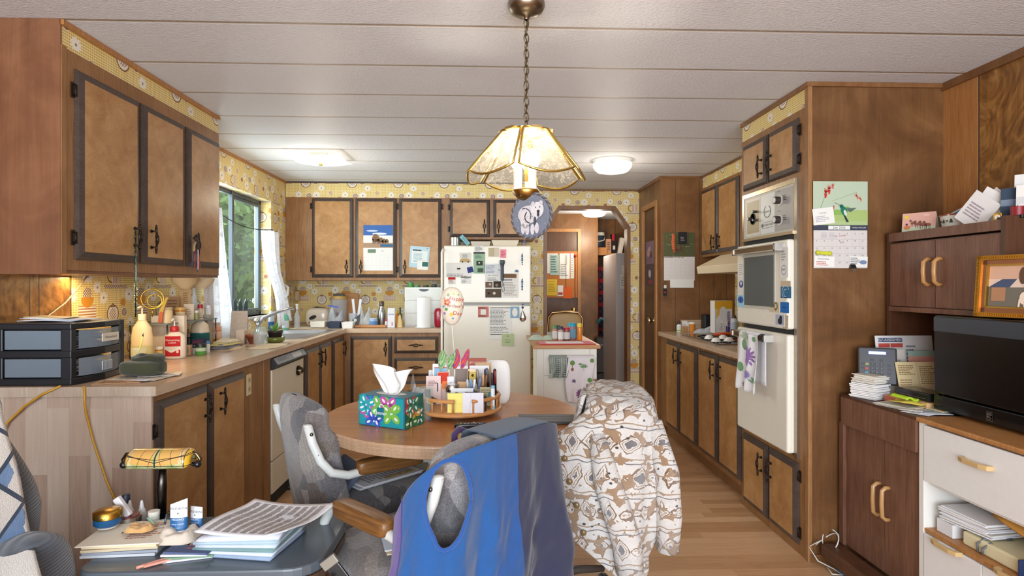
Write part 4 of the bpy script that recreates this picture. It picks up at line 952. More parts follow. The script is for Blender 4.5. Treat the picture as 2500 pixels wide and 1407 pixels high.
# hummingbird calendar on the tower side
T,w,h=rectY(1985,443,2118,655,TY0-.008);m=MB();hw=w/2;hh=h/2;ys=hh-(550-443)/(655-443)*h
m.box(-hw,hw,ys,hh,-.0008,.0008,(176,196,140));m.box(-hw+.002,hw-.002,-hh,ys,-.0008,.0008,(214,208,204))
m.rect(-hw,ys+.05,hw,hh,(186,200,176),2);m.rect(-hw,ys+.02,hw,ys+.07,(168,190,118),3)
m.disc(-hw*.6,ys+.03,.03,(150,180,90),3,ry=.022);m.disc(-hw*.1,ys+.06,.035,(140,176,90),4,6,ry=.014);m.disc(hw*.2,ys+.075,.03,(126,168,80),4,5,ry=.012)
for x,y,s,c in ((-.55,.72,.030,(196,52,44)),(-.42,.80,.028,(206,62,50)),(-.28,.88,.018,(204,96,84)),(.62,.66,.020,(212,112,90)),(.75,.60,.018,(214,120,100)),(-.25,.40,.012,(200,80,70))):
    X_,Y_=hw*x,ys+(hh-ys)*y
    for k in range(5):a=1.2+k*.28+x;m.poly([(X_,Y_),(X_+s*cos(a),Y_+s*sin(a)),(X_+s*.3*cos(a+.5),Y_+s*.3*sin(a+.5))],c,5)
    m.poly([(X_-s*.25,Y_),(X_+s*.25,Y_),(X_+s*.1,Y_-s*.7),(X_-s*.1,Y_-s*.7)],c,5)
m.line(-hw*.9,ys+.02,-hw*.55,ys+(hh-ys)*.7,.0016,(110,150,70),4);m.line(-hw*.3,ys+(hh-ys)*.55,hw*.6,ys+(hh-ys)*.75,.0012,(130,160,90),4)
bx,by=hw*.12,ys+(hh-ys)*.32
m.disc(bx,by,.014,(40,120,96),7,16,ry=.024,rot=.35);m.disc(bx-.012,by+.022,.009,(30,104,84),8);m.line(bx-.018,by+.026,bx-.045,by+.04,.0014,(40,40,40),8);m.disc(bx+.006,by-.008,.007,(214,216,206),8,ry=.014,rot=.35)
m.poly([(bx+.004,by+.012),(bx+.062,by+.016),(bx+.03,by-.006)],(92,112,104),6);m.poly([(bx+.004,by-.016),(bx+.024,by-.05),(bx+.012,by-.052),(bx-.002,by-.02)],(52,62,72),6)
m.rect(-hw,ys-.024,hw,ys,(66,70,84),3);m.rect(-hw*.45,ys-.021,hw*.35,ys-.003,(232,232,228),4);m.text('July 2026',-hw*.05,ys-.012,.016,DK,5);m.text('WORLD WILDLIFE',hw*.68,ys-.012,.008,(226,226,230),4)
gx=(2*hw-.004)/7;gh=(ys-.032+hh)/5
for d in range(1,32):
    k=d+2;c,r_=k % 7,k//7
    if r_ == 5:continue
    m.text(str(d),-hw+.010+gx*c+.006,ys-.040-gh*r_,.0105,(96,98,108),3)
for i in range(1,5):m.line(-hw+.002,ys-.032-gh*i,hw-.002,ys-.032-gh*i,.0008,(176,172,172),2)
for i in range(1,7):m.line(-hw+.002+gx*i,ys-.032,-hw+.002+gx*i,-hh,.0006,(190,186,186),2)
for i in (1,2):m.lines(-hw+gx*i+.003,ys-.032-gh+.003,-hw+gx*(i+1)-.003,ys-.034,5,(180,178,184),3)
m.text('Dr Connell',hw*.0,ys-.050,.012,(176,120,110),4,rot=.1);m.text('8:30',hw*.05,ys-.06-gh*.6,.011,(170,110,100),4,rot=.3)
single('wall_calendar',m,'paper','calendar open at July 2026 with a hummingbird picture on the side of the oven cabinet','calendar',T)
cy_=TY0-.012
note('note','crumpled white appointment slip over the hummingbird picture','paper',(1985,508,2036,548),lambda m,w,h:(m.text('Larry L',0,h*.4,.012,GR,3),m.lines(-w*.8,-h*.7,w*.6,h*.1,4,(170,170,180),3)),Y=cy_,rz=7,th=.002)
note('note','white receipt slip pinned at the lower left of the hummingbird calendar','paper',(1988,626,2037,652),lambda m,w,h:(m.text('Dental Clinic',-w*.1,h*.5,.010,(60,80,140),3),m.lines(-w*.8,-h*.8,w*.6,h*.1,3,(200,130,120),3)),Y=cy_,rz=-2)
note('card','appointment card at the lower right of the hummingbird calendar','card',(2074,626,2118,652),lambda m,w,h:(m.lines(-w*.9,-h*.6,w*.2,h*.8,4,GR,3),m.disc(w*.5,-h*.1,w*.4,(120,140,170),3,ry=h*.4)),Y=cy_,rz=-2)
p=onY(2082,655,TY0-.02);m=MB(Matrix.Translation(p));m.add([(-.013,-.010,0),(.013,-.010,0),(.013,.010,0),(-.013,.010,0),(-.012,0,.018),(.012,0,.018)],[(0,3,2,1),(0,1,5,4),(2,3,4,5),(0,4,3),(1,2,5)],(26,26,28)).tube([(-.010,-.008,0),(-.004,-.01,-.018),(.0,-.008,0)],.0011,5,(120,120,120)).tube([(.0,-.008,0),(.006,-.01,-.017),(.010,-.008,0)],.0011,5,(120,120,120))
tag(m.build('binder_clip','satin'),'black binder clip on the lower edge of the hummingbird calendar','clip')
p=onY(2012,618,TY0-.02);m=MB();m.box(-.028,.028,-.008,.008,-.004,.004,(204,206,52)).ball((-.028,0,0),.011,10,(204,206,52)).ball((.028,0,0),.011,10,(204,206,52));single('chip_clip',m,'satin','yellow clip holding slips to the hummingbird calendar','clip',face_front(p.x,TY0-.018,p.z) @ rot('Z',-4),bevel=.003)
# ---- wall calendar, key rack etc on the short wall
SY_=5.066
T,w,h=rectY(1621,568,1696,685,SY_);m=MB();hw,hh=w/2,h/2;ys=hh-(627-568)/117*h
m.box(-hw,hw,ys,hh,-.0008,.0008,(92,96,66));m.box(-hw,hw,-hh,ys,-.0008,.0008,(226,220,216));rr=random.Random(4)
for k in range(46):x,y=rr.uniform(-hw*.9,hw*.9),rr.uniform(ys+.01,hh-.012);m.line(x,y,x+rr.uniform(-.03,.03) if abs(x) < hw*.7 else x,y+rr.uniform(-.01,.01),.003,rr.choice([(150,150,100),(60,60,44),(170,166,130),(110,84,60)]),2)
m.disc(0,ys+.07,.03,(96,76,56),3);m.disc(-.012,ys+.085,.02,(120,96,70),4);m.lines(-hw,ys-.012,hw,ys-.004,1,(120,90,80),2);m.text('July 2026',-hw*.6,ys+.008-.014,.014,GR,2)
for i in range(6):m.line(-hw*.95,ys-.02-i*.034,hw*.95,ys-.02-i*.034,.0008,(200,196,196),2)
for i in range(30):m.rect(-hw*.9+gx*0+(i % 6)*hw*.32,ys-.034-(i//6)*.034,-hw*.9+(i % 6)*hw*.32+.005,ys-.030-(i//6)*.034,(150,150,156),2)
single('wall_calendar',m,'paper','calendar with a woodland animal picture on the panelled wall left of the hood','calendar',T)
note('papers','sheaf of white papers clipped beneath the woodland calendar','papers',(1636,682,1694,703),lambda m,w,h:(m.line(-w,-h*.2,w,-h*.3,.002,(190,176,160),3),m.line(-w,-h*.6,w,-h*.7,.002,(190,176,160),3)),Y=SY_+.001,th=.004)
p=onY(1667,575,SY_-.02);r=thing('card_holder','black card packet hanging at the top of the woodland calendar','holder',(p.x,SY_-.016,p.z))
m=MB(face_front(0,0,0));m.box(-.035,.035,-.075,.03,-.006,.006,(26,26,30)).lines(-.02,-.05,.02,-.01,3,(150,150,150),14);m.build('packet','satin',r)
p=onY(1643,590,SY_-.02);m=MB();m.tube([(0,0,.07),(.004,-.004,.04),(0,0,.0),(.006,0,-.05),(.012,0,-.10)],[.010,.014,.015,.014,.008],10,(206,92,54)).tube([(0,0,.10),(0,0,.06)],.0015,5,DK)
for i in range(7):m.tube([(-.014,-.012,.05-i*.018),(.002,-.016,.046-i*.018),(.018,-.012,.04-i*.018)],.002,5,(236,150,90))
single('corded_tassel',m,'cloth','orange braided hanging toy in front of the woodland calendar','ornament',Matrix.Translation(p))
p=onY(1623,707,SY_-.01);m=MB();m.box(-.014,.014,-.012,.006,-.055,.045,(30,28,30)).box(-.012,.012,-.013,-.011,.01,.04,(214,214,210)).box(-.008,.008,-.0135,-.011,-.03,-.02,(190,60,50));single('lighter_holder',m,'satin','small black and white gadget fixed to the wall beside the door frame','gadget',Matrix.Translation(p),bevel=.002)
noteX('photo_strip','purple flower photo print taped to the dark slab door','photo',(1577,590,1596,645),lambda m,w,h:(m.disc(-w*.2,h*.1,w*.5,(196,170,186),3,ry=h*.4,rot=.5),m.disc(w*.3,-h*.2,w*.3,(120,90,110),3,ry=h*.3),m.disc(0,0,w*.15,(226,160,60),4)),DX+.010,(150,128,142))
noteX('photo_strip','grey and white flower photo print taped below the purple one on the slab door','photo',(1577,646,1596,696),lambda m,w,h:(m.disc(0,h*.1,w*.35,(226,220,222),3,8,ry=h*.4,rot=-.3),m.disc(w*.1,-h*.7,w*.4,(196,84,84),3,ry=h*.2)),DX+.010,(112,98,104))
# ---- right counter top
cz=RZ+.0005
r=thing('cooktop','black glass cooktop with a steel edge set in the right worktop','cooktop',(1.55,3.9,RZ))
mb=MB().box(0,.50,0,.76,.0005,.008,(34,34,36));mb.build('glass','gloss_black',r,bevel=.002)
mb=MB();mb.box(-.010,0,-.01,.77,.0005,.009,(200,200,198)).box(.50,.51,-.01,.77,.0005,.009,(200,200,198)).box(0,.5,-.01,0,.0005,.009,(200,200,198)).box(0,.5,.76,.77,.0005,.009,(200,200,198));mb.build('steel_rim','metal',r)
m=MB();
for x,y,q in ((.14,.58,.09),(.36,.58,.075),(.14,.20,.075),(.36,.20,.09)):m.lathe([(q,.008),(q,.012),(q-.01,.013),(q-.012,.009)],24,(24,24,26),c=(x,y,0),cap=False);m.ring(x,y,q*.7,.008,(20,20,22),22)
m.build('burner','gloss',r)
for i,(x,y,nm) in enumerate(((1731,822,'leftmost'),(1748,829,'second from left'),(1765,822,'third from left'),(1779,828,'rightmost'))):
    p=onZ(x,y+6,RZ+.02);m=MB();m.lathe([(.034,0),(.034,.004),(.030,.006),(.026,.018),(.014,.026),(.001,.028)],20,(240,236,228),c=(0,0,0));m.lathe([(.018,-.012),(.018,0)],12,(60,60,62))
    single('burner_cup',m,'gloss','white domed cup on the cooktop, %s of the four' % nm,'cup',Matrix.Translation((p.x,p.y,RZ+.022)),group='white domed cups on the cooktop')
Yb=onZ(1765,817,RZ).y
a,b=onY(1745,780,Yb).x,onY(1788,780,Yb).x;w=b-a
r=thing('cleaner_box','tall yellow and white carton with vertical purple lettering behind the cooktop','box',((a+b)/2,Yb,RZ+.009))
m=MB();m.box(-w/2,w/2,0,.10,0,.265,(240,236,232));m.build('carton','paper',r,bevel=.002)
m=MB(face_front(0,-.0012,0));q=w/2
m.rect(-q,.20,q,.264,(230,172,48),1);m.poly([(-q,.10),(-q,.2),(-q*.1,.2),(-q*.6,.14)],(236,190,90),1);m.disc(-q*.05,.16,q*.42,(228,226,226),2,ry=.06);m.rect(q*.45,.01,q*.72,.18,(96,64,140),2)
m.text('21 Throwables',q*.58,.125,.024,(240,240,240),3,rot=pi/2);m.text('Glad',-q*.25,.055,.020,(70,70,90),3,rot=pi/2);m.ring(-q*.25,.055,.026,.0015,(120,120,130),3);m.rect(q*.25,.012,q*.42,.06,(70,100,170),2);m.rect(q*.78,.02,q*.97,.05,(46,60,60),2);m.rect(-q,.0,-q*.85,.2,(200,214,228),2)
m.build('printed_front','paper',r)
def wz(px,py,z=RZ):p=onZ(px,py,z);return (p.x,p.y,z+.0008)
def bottle(label,p,prof,name='bottle',cat='bottle',mat='satin',col=WH,cap=None,capmat='satin',lab=None,sx=1,sy=1,rz=0,group=None,extra=None,pump=None):
    r=thing(name,label,cat,p,rz,group)
    MB().lathe(prof,22,col,sx=sx,sy=sy).build('body',mat,r)
    if cap:MB().lathe(cap[0],18,cap[1],sx=min(sx,1) if len(cap) < 3 else 1,sy=min(sy,1) if len(cap) < 3 else 1).build('cap',capmat,r)
    if lab:
        rr,z0,z1,c=lab[:4];m=MB();m.lathe([(rr+.0008,z0),(rr+.0008,z1)],22,c,cap=False,sx=sx,sy=sy)
        if len(lab) > 4:
            for (fa,fb,c2) in lab[4]:m.lathe([(rr+.0014,z0+(z1-z0)*fa),(rr+.0014,z0+(z1-z0)*fb)],22,c2,cap=False,sx=sx,sy=sy)
        m.build('printed_label','paper',r)
    if pump:
        z,c=pump;m=MB();m.cyl((0,0,z),.004,.03,8,c).tube([(0,.006,z+.032),(0,-.012,z+.036),(0,-.034,z+.030)],[.007,.006,.004],8,c);m.build('pump','satin',r)
    if extra:extra(r)
    return r
def carton(label,p,w,d,h,col,fn=None,rz=0,name='carton',cat='box',mat='paper',lean=0,group=None):
    r=thing(name,label,cat,p,rz,group)
    if lean:r.rotation_euler.x=lean
    MB().box(-w/2,w/2,-d/2,d/2,0,h,col).build('box_body',mat,r,bevel=.0015)
    if fn:m=MB(face_front(0,-d/2-.0006,h/2));fn(m,w/2,h/2);m.build('printed_face',mat,r)
    return r
bottle('small dark-capped white supplement bottle at the left end of the right counter',wz(1658,811),[(.020,0),(.021,.004),(.021,.055),(.012,.066)],col=(232,236,232),cap=([(.012,.066),(.013,.070),(.013,.088),(.010,.09)],(60,46,40)),lab=(.021,.008,.05,(214,224,214),[(0,.25,(150,180,70))]))
carton('white medicine carton with faint green print beside the small bottle',wz(1671,811),.040,.03,.095,(236,234,230),lambda m,w,h:(m.lines(-w*.8,-h*.6,w*.6,h*.5,5,(200,170,170)),m.rect(-w,-h*.9,-w*.4,-h*.5,(200,220,130))))
carton('second white carton next to the amber pill bottle on the right counter',wz(1681,811),.034,.03,.082,(232,234,230),lambda m,w,h:m.lines(-w*.8,-h*.2,w*.8,h*.8,4,(190,200,196)))
bottle('amber pill bottle with a white cap on the right counter',wz(1690,812),[(.024,0),(.0245,.003),(.0245,.072)],mat='amber',cap=([(.026,.072),(.026,.086),(.024,.088)],(238,232,222)),lab=(.0225,.0,.06,(214,120,40)))
def crumple(label,p,w,d,h,col,seed=0,rz=0,name='cloth',cat='cloth',mat='cloth',k=3,prnt=None):
    m=MB()
    def fn(u,v):
        x,y=(u-.5)*2,(v-.5)*2;q=max(0,1-(abs(x)**3+abs(y)**3)**(1/3));e=min(1,q*3.5)
        return (x*w/2*(1+.06*fbm(v*3,seed)),y*d/2*(1+.06*fbm(u*3,seed+4)),e*h*(.55+.6*abs(fbm(u*k,v*k,seed+.5))+.15*sin(u*k*3+seed)))
    m.grid(fn,26,20,col if not prnt else prnt);
    vs=len(m.v);m.grid(lambda u,v:((u-.5)*w*.97,(v-.5)*d*.97,.0),2,2,col)
    return single(name,m,mat,label,cat,locrz(p,rz))
p=wz(1722,811);crumple('grey-blue folded cloth lying on the right counter behind the cooktop',(p[0]-.03,p[1]-.08,p[2]),.20,.10,.045,(196,198,206),2)
p=wz(1733,806);r=thing('smart_speaker','black rounded box speaker standing behind the yellow carton','speaker',(onY(1734,800,4.93).x,4.93,RZ+.001));MB().box(-.05,.06,0,.09,0,.150,(26,28,32)).build('body','satin',r,bevel=.012,seg=3);MB().box(.04,.052,-.001,.0,.055,.075,(190,190,190)).build('button','satin',r)
carton('box of matches standing at the back of the counter beside the wooden board',(1.66,4.96,RZ+.001),.05,.03,.05,(180,140,100))
p=wz(1800,822);bottle('white spray can behind the cooktop next to the oven',(p[0],p[1]+.06,RZ+.009),[(.025,0),(.026,.004),(.026,.12),(.018,.13)],col=(206,212,220),cap=([(.018,.13),(.016,.15),(.01,.155)],(90,62,44)),lab=(.026,.02,.10,(186,196,210)))
p=onZ(1790,815,RZ+.03);m=MB();m.tube([(-.16,.0,.0),(-.06,.01,.004),(.05,.0,.0),(.10,-.02,.012)],[.012,.014,.014,.006],10,(214,84,40));single('oven_mitt_handle',m,'satin','orange-red handle of a utensil lying across the back of the cooktop','utensil',Matrix.Translation((p.x,p.y-.03,RZ+.026)))
# ================================================================== desk, hutch, microwave and white cabinet
KX=1.62;DZt=.79
r=thing('desk_cabinet','dark walnut laminate desk with two doors against the oven cabinet','desk',(XR,2.4,0))
wpart('side_panel',MB().box(KX+.012,XR-.01,2.655,2.685,.02,DZt),'walnut_dark',r)
wpart('apron',MB().box(KX-.004,KX+.016,2.18,2.655,.655,DZt-.012).box(KX,KX+.02,2.645,2.675,.10,.66),'walnut',r)
wpart('top',MB().box(KX-.002,XR-.01,2.175,2.655,DZt-.012,DZt),'walnut_dark',r)
wpart('body',MB().box(KX+.034,XR-.01,2.182,2.64,.09,.655),'walnut_dark',r)
def arch_handle(parent,T,L=.13,c=(186,142,92)):
    m=MB();w_=.014;m.tube([(-L/2,0,0),(-L/2,0,.016),(-L/2+.012,0,.030),(0,0,.032),(L/2-.012,0,.030),(L/2,0,.016),(L/2,0,0)],w_*.62,10,c);o=m.build('handle','shell',parent);o.matrix_local=T;return o
for y0,y1,s in ((2.385,2.640,-1),(2.182,2.381,1)):
    dd=wpart('door',MB().box(KX+.016,KX+.034,y0,y1,.10,.652),'walnut',r)
    ym=(y0 if s < 0 else y1)
    arch_handle(dd,frame((KX+.016,ym-s*.020,.395),(0,0,-1),(0,1,0)) @ Matrix.Identity(4) @ rot('X',0) if False else frame((KX+.016,ym-s*.026,.395),(0,0,1),(0,1,0)))
wpart('floor_rail',MB().box(KX-.10,KX-.005,2.19,2.66,.045,.105),'walnut_dark',r,bevel=.012)
m=MB();m.cyl((KX-.04,2.58,0.001),.026,.045,16,(58,66,74));wpart('caster',m,'satin',r)
m=MB();pts=[]
for i in range(60):
    t=i/59*3.2*pi;pts.append((KX-.03-.05*i/59+.035*cos(t),2.66+.05*sin(t)+.0*i,.10+.035*sin(t*1.3)+.012))
pts += [(KX-.13,2.70,.07),(KX-.12,2.64,.03),(KX-.07,2.60,.012),(KX-.06,2.55,.008),(KX-.10,2.56,.008),(KX-.09,2.62,.012)]
tag(MB().tube(pts,.0028,6,(216,216,210)).build('white_cable','satin'),'white looped cable hanging off the desk foot rail near the floor','cable')
# hutch
HX=1.84;hy0,hy1,hz0,hz1=2.055,2.655,1.185,1.528
r=thing('hutch_cupboard','walnut two-door cupboard raised over the desk on its own side panels','cupboard',(XR,2.4,DZt))
wpart('side_panel',MB().box(HX+.004,XR-.003,hy1,hy1+.018,DZt,hz1+.004),'walnut_dark',r)
wpart('side_panel',MB().box(HX,XR-.003,hy0-.02,hy0,hz0-.004,hz1+.012),'walnut_dark',r)
wpart('back_panel',MB().box(XR-.012,XR-.003,hy0,hy1,DZt,hz0),'walnut_dark',r)
wpart('case',MB().box(HX+.002,XR-.003,hy0,hy1,hz1-.038,hz1).box(HX+.002,XR-.003,hy0,hy1,hz0-.012,hz0+.008).box(HX+.024,XR-.003,hy0,hy1,hz0+.008,hz1-.044),'walnut',r)
ymid=2.375
for y0,y1,s in ((ymid+.002,hy1-.004,-1),(hy0+.004,ymid-.002,1)):
    dd=wpart('door',MB().box(HX+.006,HX+.024,y0,y1,hz0+.012,hz1-.050),'walnut',r)
    arch_handle(dd,frame((HX+.006,(y0+.026 if s < 0 else y1-.030),(hz0+hz1)/2-.01),(0,0,1),(0,1,0)),.105,(190,140,84))
# white cabinet
WX=1.625;wy1=2.172;wy0=1.30
r=thing('white_cabinet','white storage cabinet with wooden top board, drawer, open shelf and doors at the right edge','cabinet',(XR,1.7,0))
wpart('top',MB().box(WX-.012,XR-.02,wy0,wy1+.004,.775,.793),'oak',r,bevel=.005)
wpart('case',MB().box(WX,XR-.03,wy1-.022,wy1,0,.775,WH).box(WX,XR-.03,wy0,wy0+.02,0,.775,WH).box(XR-.05,XR-.03,wy0,wy1,0,.775,(206,210,214)).box(WX+.02,XR-.03,wy0,wy1-.022,.545,.556,WH).box(WX+.02,XR-.03,wy0,wy1-.022,0,.30,WH),'satin',r)
wpart('shelf',MB().box(WX+.004,XR-.05,wy0+.02,wy1-.022,.368,.382),'oak',r)
def flat_handle(parent,T,L=.125):
    m=MB();m.prism([(-L/2,0),(-L/2+.004,.022),(-L/2+.030,.030),(L/2-.030,.030),(L/2-.004,.022),(L/2,0),(L/2-.014,0),(L/2-.030,.018),(-L/2+.030,.018),(-L/2+.014,0)],-.008,.008,(206,174,122))
    o=m.build('handle','satin',parent,bevel=.002);o.matrix_local=T;return o
dr=wpart('drawer',MB().box(WX-.002,WX+.018,wy0+.02,wy1-.026,.560,.768,(238,238,236)),'satin',r,bevel=.002)
def hT(px,py):p=onX(px,py,WX-.002);return frame((WX-.002,p.y,p.z),(0,-1,0),(-1,0,0))
flat_handle(dr,hT(2388,1132));
ys_=onX(2397,1360,WX).y
for y0,y1,pxy in ((ys_,wy1-.026,(2316,1337)),(wy0+.02,ys_-.003,(2480,1412))):
    dd=wpart('door',MB().box(WX-.002,WX+.018,y0,y1,.02,.364,(238,238,236)),'satin',r,bevel=.002);flat_handle(dd,hT(*pxy))
# microwave
MX=1.75;my1=2.262;my0=1.72;mz0,mz1=.808,1.172
r=thing('microwave_oven','glossy black microwave on the white cabinet and desk','microwave',(MX,2,mz0-.012))
wpart('case',MB().box(MX+.03,XR-.03,my0,my1-.004,mz0,mz1-.004,(24,24,26)),'gloss',r,bevel=.006)
wpart('door',MB().box(MX,MX+.03,my0,my1,mz0+.058,mz1-.0,(12,12,14)),'gloss',r,bevel=.008,seg=3)
wpart('lower_trim',MB().box(MX,MX+.03,my0,my1,mz0-.002,mz0+.054,(14,14,16)),'gloss',r,bevel=.004)
wpart('feet',MB().box(MX+.05,MX+.08,my1-.05,my1-.02,.793,mz0,(20,20,20)).box(MX+.05,MX+.08,my0+.02,my0+.05,.793,mz0,(20,20,20)),'matte',r)
wpart('upper_band',MB().box(MX-.003,MX+.004,my0,my1-.004,mz1-.062,mz1-.006,(60,66,74)),'gloss',r,bevel=.002)
m=MB(face_right(MX-.0012,onX(2417,1017,MX).y,onX(2417,1017,MX).z));m.rect(-.013,-.016,.013,.016,(176,178,180),1);m.rect(-.0115,-.0145,.0115,.0145,(20,20,22),2)
for i,y in enumerate((.010,.005)):m.rect(-.010,y-.0015,.010,y+.0015,(190,192,194),3)
m.poly([(-.010,.001),(-.002,.001),(.010,-.006),(.004,-.006)],(190,192,194),3);m.poly([(-.010,-.006),(-.002,-.006),(-.010,.001)],(190,192,194),3).text('ELITE',0,-.011,.007,(200,202,204),3);wpart('logo',m,'metal',r)
# picture frame leaning on the hutch, standing on the microwave
w_,h_=.30,.222
T=frame((1.832,1.958,1.1755),(.30,-.954,0),(.09,.03,1.0))
r=thing('picture_frame','gold framed photo of a small white dog standing on top of the microwave','picture frame');r.matrix_local=T
m=MB();
for i,(c,q) in enumerate((((212,164,74),0),((196,138,104),.016),((220,180,90),.032))):
    wd=(.016,.016,.006)[i];zz=(.016,.010,.013)[i];x,y=w_/2-q,h_/2-q
    for (a,b,cc,d) in ((-x,x,y-wd,y),(-x,x,-y,-y+wd),(-x,-x+wd,-y,y),(x-wd,x,-y,y)):m.box(a,b,h_/2+cc,h_/2+d,0,zz,c)
m.box(-w_/2+.002,w_/2-.002,.002,h_-.002,-.004,.0,(90,66,44))
for k in range(40):
    t=-h_/2+.004+k*(h_-.008)/40;m.box(-w_/2+.004,-w_/2+.011,h_/2+t,h_/2+t+.003,.016,.0175,(170,116,40));
    t=-w_/2+.004+k*(w_-.008)/40;m.box(t,t+.003,h_-.012,h_-.005,.016,.0175,(170,116,40)).box(t,t+.003,.005,.012,.016,.0175,(170,116,40))
m.build('frame_moulding','metal',r)
m=MB(Matrix.Translation((0,h_/2,.001)));x,y=w_/2-.036,h_/2-.036
m.rect(-x,-y,x,y,(112,104,92),1);m.rect(-x,y*.0,x,y,(206,164,138),2);m.rect(-x,-y*.05,x,y*.35,(216,190,172),3);m.poly([(-x,-y*.05),(-x*.6,y*.35),(-x*.2,y*.35),(-x*.4,-y*.05)],(74,82,104),4)
m.rect(-x*.9,-y*.7,-x*.5,-y*.05,(170,124,92),4);m.disc(-x*.05,y*.5,.012,(96,70,54),5,ry=.03);m.poly([(x*.3,y*.5),(x*.7,y*.9),(x*.6,y*.4)],(120,84,64),5)
m.disc(-x*.0,-y*.55,.013,(232,208,186),6,ry=.022);m.disc(x*.08,-y*.12,.010,(232,204,178),7,ry=.009);m.poly([(x*.08,-y*.02),(x*.30,-y*.16),(x*.08,-y*.22)],(232,204,178),7);m.poly([(0,-y*.02),(x*.02,y*.14),(x*.1,0)],(206,160,130),7)
for dx in (-.10,.05,.16):m.line(x*dx,-y*.6,x*(dx-.02),-y*.95,.006,(232,208,186),7)
m.build('photo','paper',r)
# things on the hutch
hz=hz1+.001
p=onX(2250,548,1.93)
r=thing('greeting_card','pink folded greeting card with cartoon donkeys pulling a cart','card');r.matrix_local=frame((1.90,2.545,hz),(.55,-.83,0),(.10,.07,1))
m=MB();m.box(-.065,.065,0,.085,-.0006,.0006,(226,176,160));m.rect(-.065,.0,.065,.022,(196,206,178),2);m.disc(-.048,.068,.008,(236,206,70),3)
for x,y,s in ((.020,.030,1),(.0,.034,.9),(-.02,.04,.8),(.035,.028,.95)):
    m.disc(x,y,.014*s,(150,98,84),4,ry=.008*s);m.disc(x-.014*s,y+.012*s,.006*s,(130,84,70),5)
    for k in (-.010,-.003,.006,.011):m.line(x+k*s,y,x+k*s-.001,y-.020*s,.0014,(90,60,52),4)
m.disc(-.045,.020,.014,(206,130,84),4,ry=.009);m.disc(-.046,.034,.005,(120,60,80),5);m.disc(.03,.072,.012,(240,206,196),3,ry=.004);m.build('front_flap','paper',r)
m=MB(frame((0,.085,0),(1,0,0),(0,-.80,-.60)));m.box(-.065,.065,0,.085,-.0006,.0006,(226,214,200));m.build('back_flap','paper',r)
p=Vector((1.965,2.40,hz));r=thing('ceramic_dish','white oval dish painted with pine trees, holding packets','dish',p)
MB().lathe([(.046,0),(.052,.006),(.058,.050),(.060,.056),(.056,.057),(.052,.050),(.046,.008)],28,(232,228,216),sx=1,sy=1.25,cap=False).build('bowl','gloss',r)
MB().lathe([(.0602,.052),(.0604,.058)],28,(150,74,56),sx=1,sy=1.25,cap=False).build('painted_rim','gloss',r)
m=MB()
for k in range(7):
    a=pi*.62+k*.26;c_=Vector((cos(a)*.0575,sin(a)*.0575*1.25,.022));T2=frame(c_,(-sin(a),cos(a)*1.25,0),(0,0,1));m.T=T2
    if k % 2 == 0:m.poly([(-.008,0),(.008,0),(.002,.020),(-.002,.020)],(52,70,58),-3);m.poly([(-.006,.006),(.006,.006),(0,.024)],(60,82,66),-4)
    else:m.disc(0,.008,.007,(110,66,50),-3,ry=.004)
m.build('painted_trees','gloss',r)
m=MB();m.cbox((0,0,0),(.035,.13,.012),(70,150,196));m.cbox((-.006,.02,.010),(.03,.10,.006),(206,222,232),R=rot('X',6));single('gift_wrap',m,'gloss','shiny blue packet poking out of the pine tree dish','packet',Matrix.Translation((1.955,2.37,hz+.062)) @ rot('X',-22),bevel=.002)
for i,(y,a,c,lab) in enumerate(((2.285,40,(232,226,222),'white envelope leaning in the card pile on the hutch, nearest the dish'),(2.265,36,(240,236,232),'white envelope leaning at the back of the pile on the hutch, highest of them'),(2.30,46,(226,214,210),'pinkish card leaning at the front of the envelope pile on the hutch'))):
    m=MB();m.box(-.0006-i*.001,.0006,-.055,.055,0,.13+.01*i,c);m.T=face_right(-.0016-i*.001,0,.06);m.lines(-.04,-.03,.03,.03,5,(170,150,160),1)
    single('envelope',m,'paper',lab,'envelope',Matrix.Translation((1.91+.035*i,y,hz+.001)) @ Matrix.Rotation(radians(-24),4,'Z') @ rot('X',a) if False else Matrix.Translation((1.90+.03*i,y,hz+.002)) @ rot('Z',20) @ rot('X',a))
p=onX(2437,535,1.90);r=thing('mini_clock','tiny gold desk clock on the hutch','clock',(1.90,p.y,hz),radians(-62))
MB().box(-.013,.013,-.006,.006,0,.030,(206,166,70)).tube([(-.006,0,.03),(-.004,0,.037),(.004,0,.037),(.006,0,.03)],.0014,6,(206,166,70)).build('case','metal',r,bevel=.002)
m=MB(face_front(0,-.0065,.016));m.disc(0,0,.009,(232,228,216),1).line(0,0,0,.006,.001,DK,2).line(0,0,.004,-.001,.001,DK,2);m.build('dial','gloss',r)
p=onX(2478,522,1.92);r=thing('candle','dark red round candle on a black tray at the right end of the hutch','candle',(1.93,p.y,hz+.016));MB().cyl((0,0,0),.022,.034,22,(140,24,34)).build('wax','satin',r);MB().cyl((0,0,.034),.001,.006,6,DK).build('wick','matte',r)
single('tray',MB().box(-.06,.08,-.06,.045,0,.012,(30,26,24)),'satin','thin black tray under the red candle on the hutch','tray',Matrix.Translation((1.95,p.y,hz+.002)),bevel=.003)
p=onX(2490,470,1.96)
for i,(dx,dy,h,c1,c2,lab) in enumerate(((.05,.0,.165,(226,224,222),(40,100,160),'tall white and blue brochure standing behind the red candle'),(.02,.025,.115,(60,74,92),(120,132,148),'dark mountain photo card standing behind the red candle'),(.03,-.03,.12,(232,228,222),(210,208,206),'white card standing at the right picture edge on the hutch'))):
    m=MB();m.box(-.04,.04,-.0008,.0008,0,h,c1);m.T=face_front(0,-.0012,h/2);m.rect(-.04,-h*.1,.04,h*.12,c2,1)
    single('brochure',m,'paper',lab,'brochure',Matrix.Translation((1.94+dx,p.y+dy,hz+.014)) @ rot('Z',-50) @ rot('X',-8))
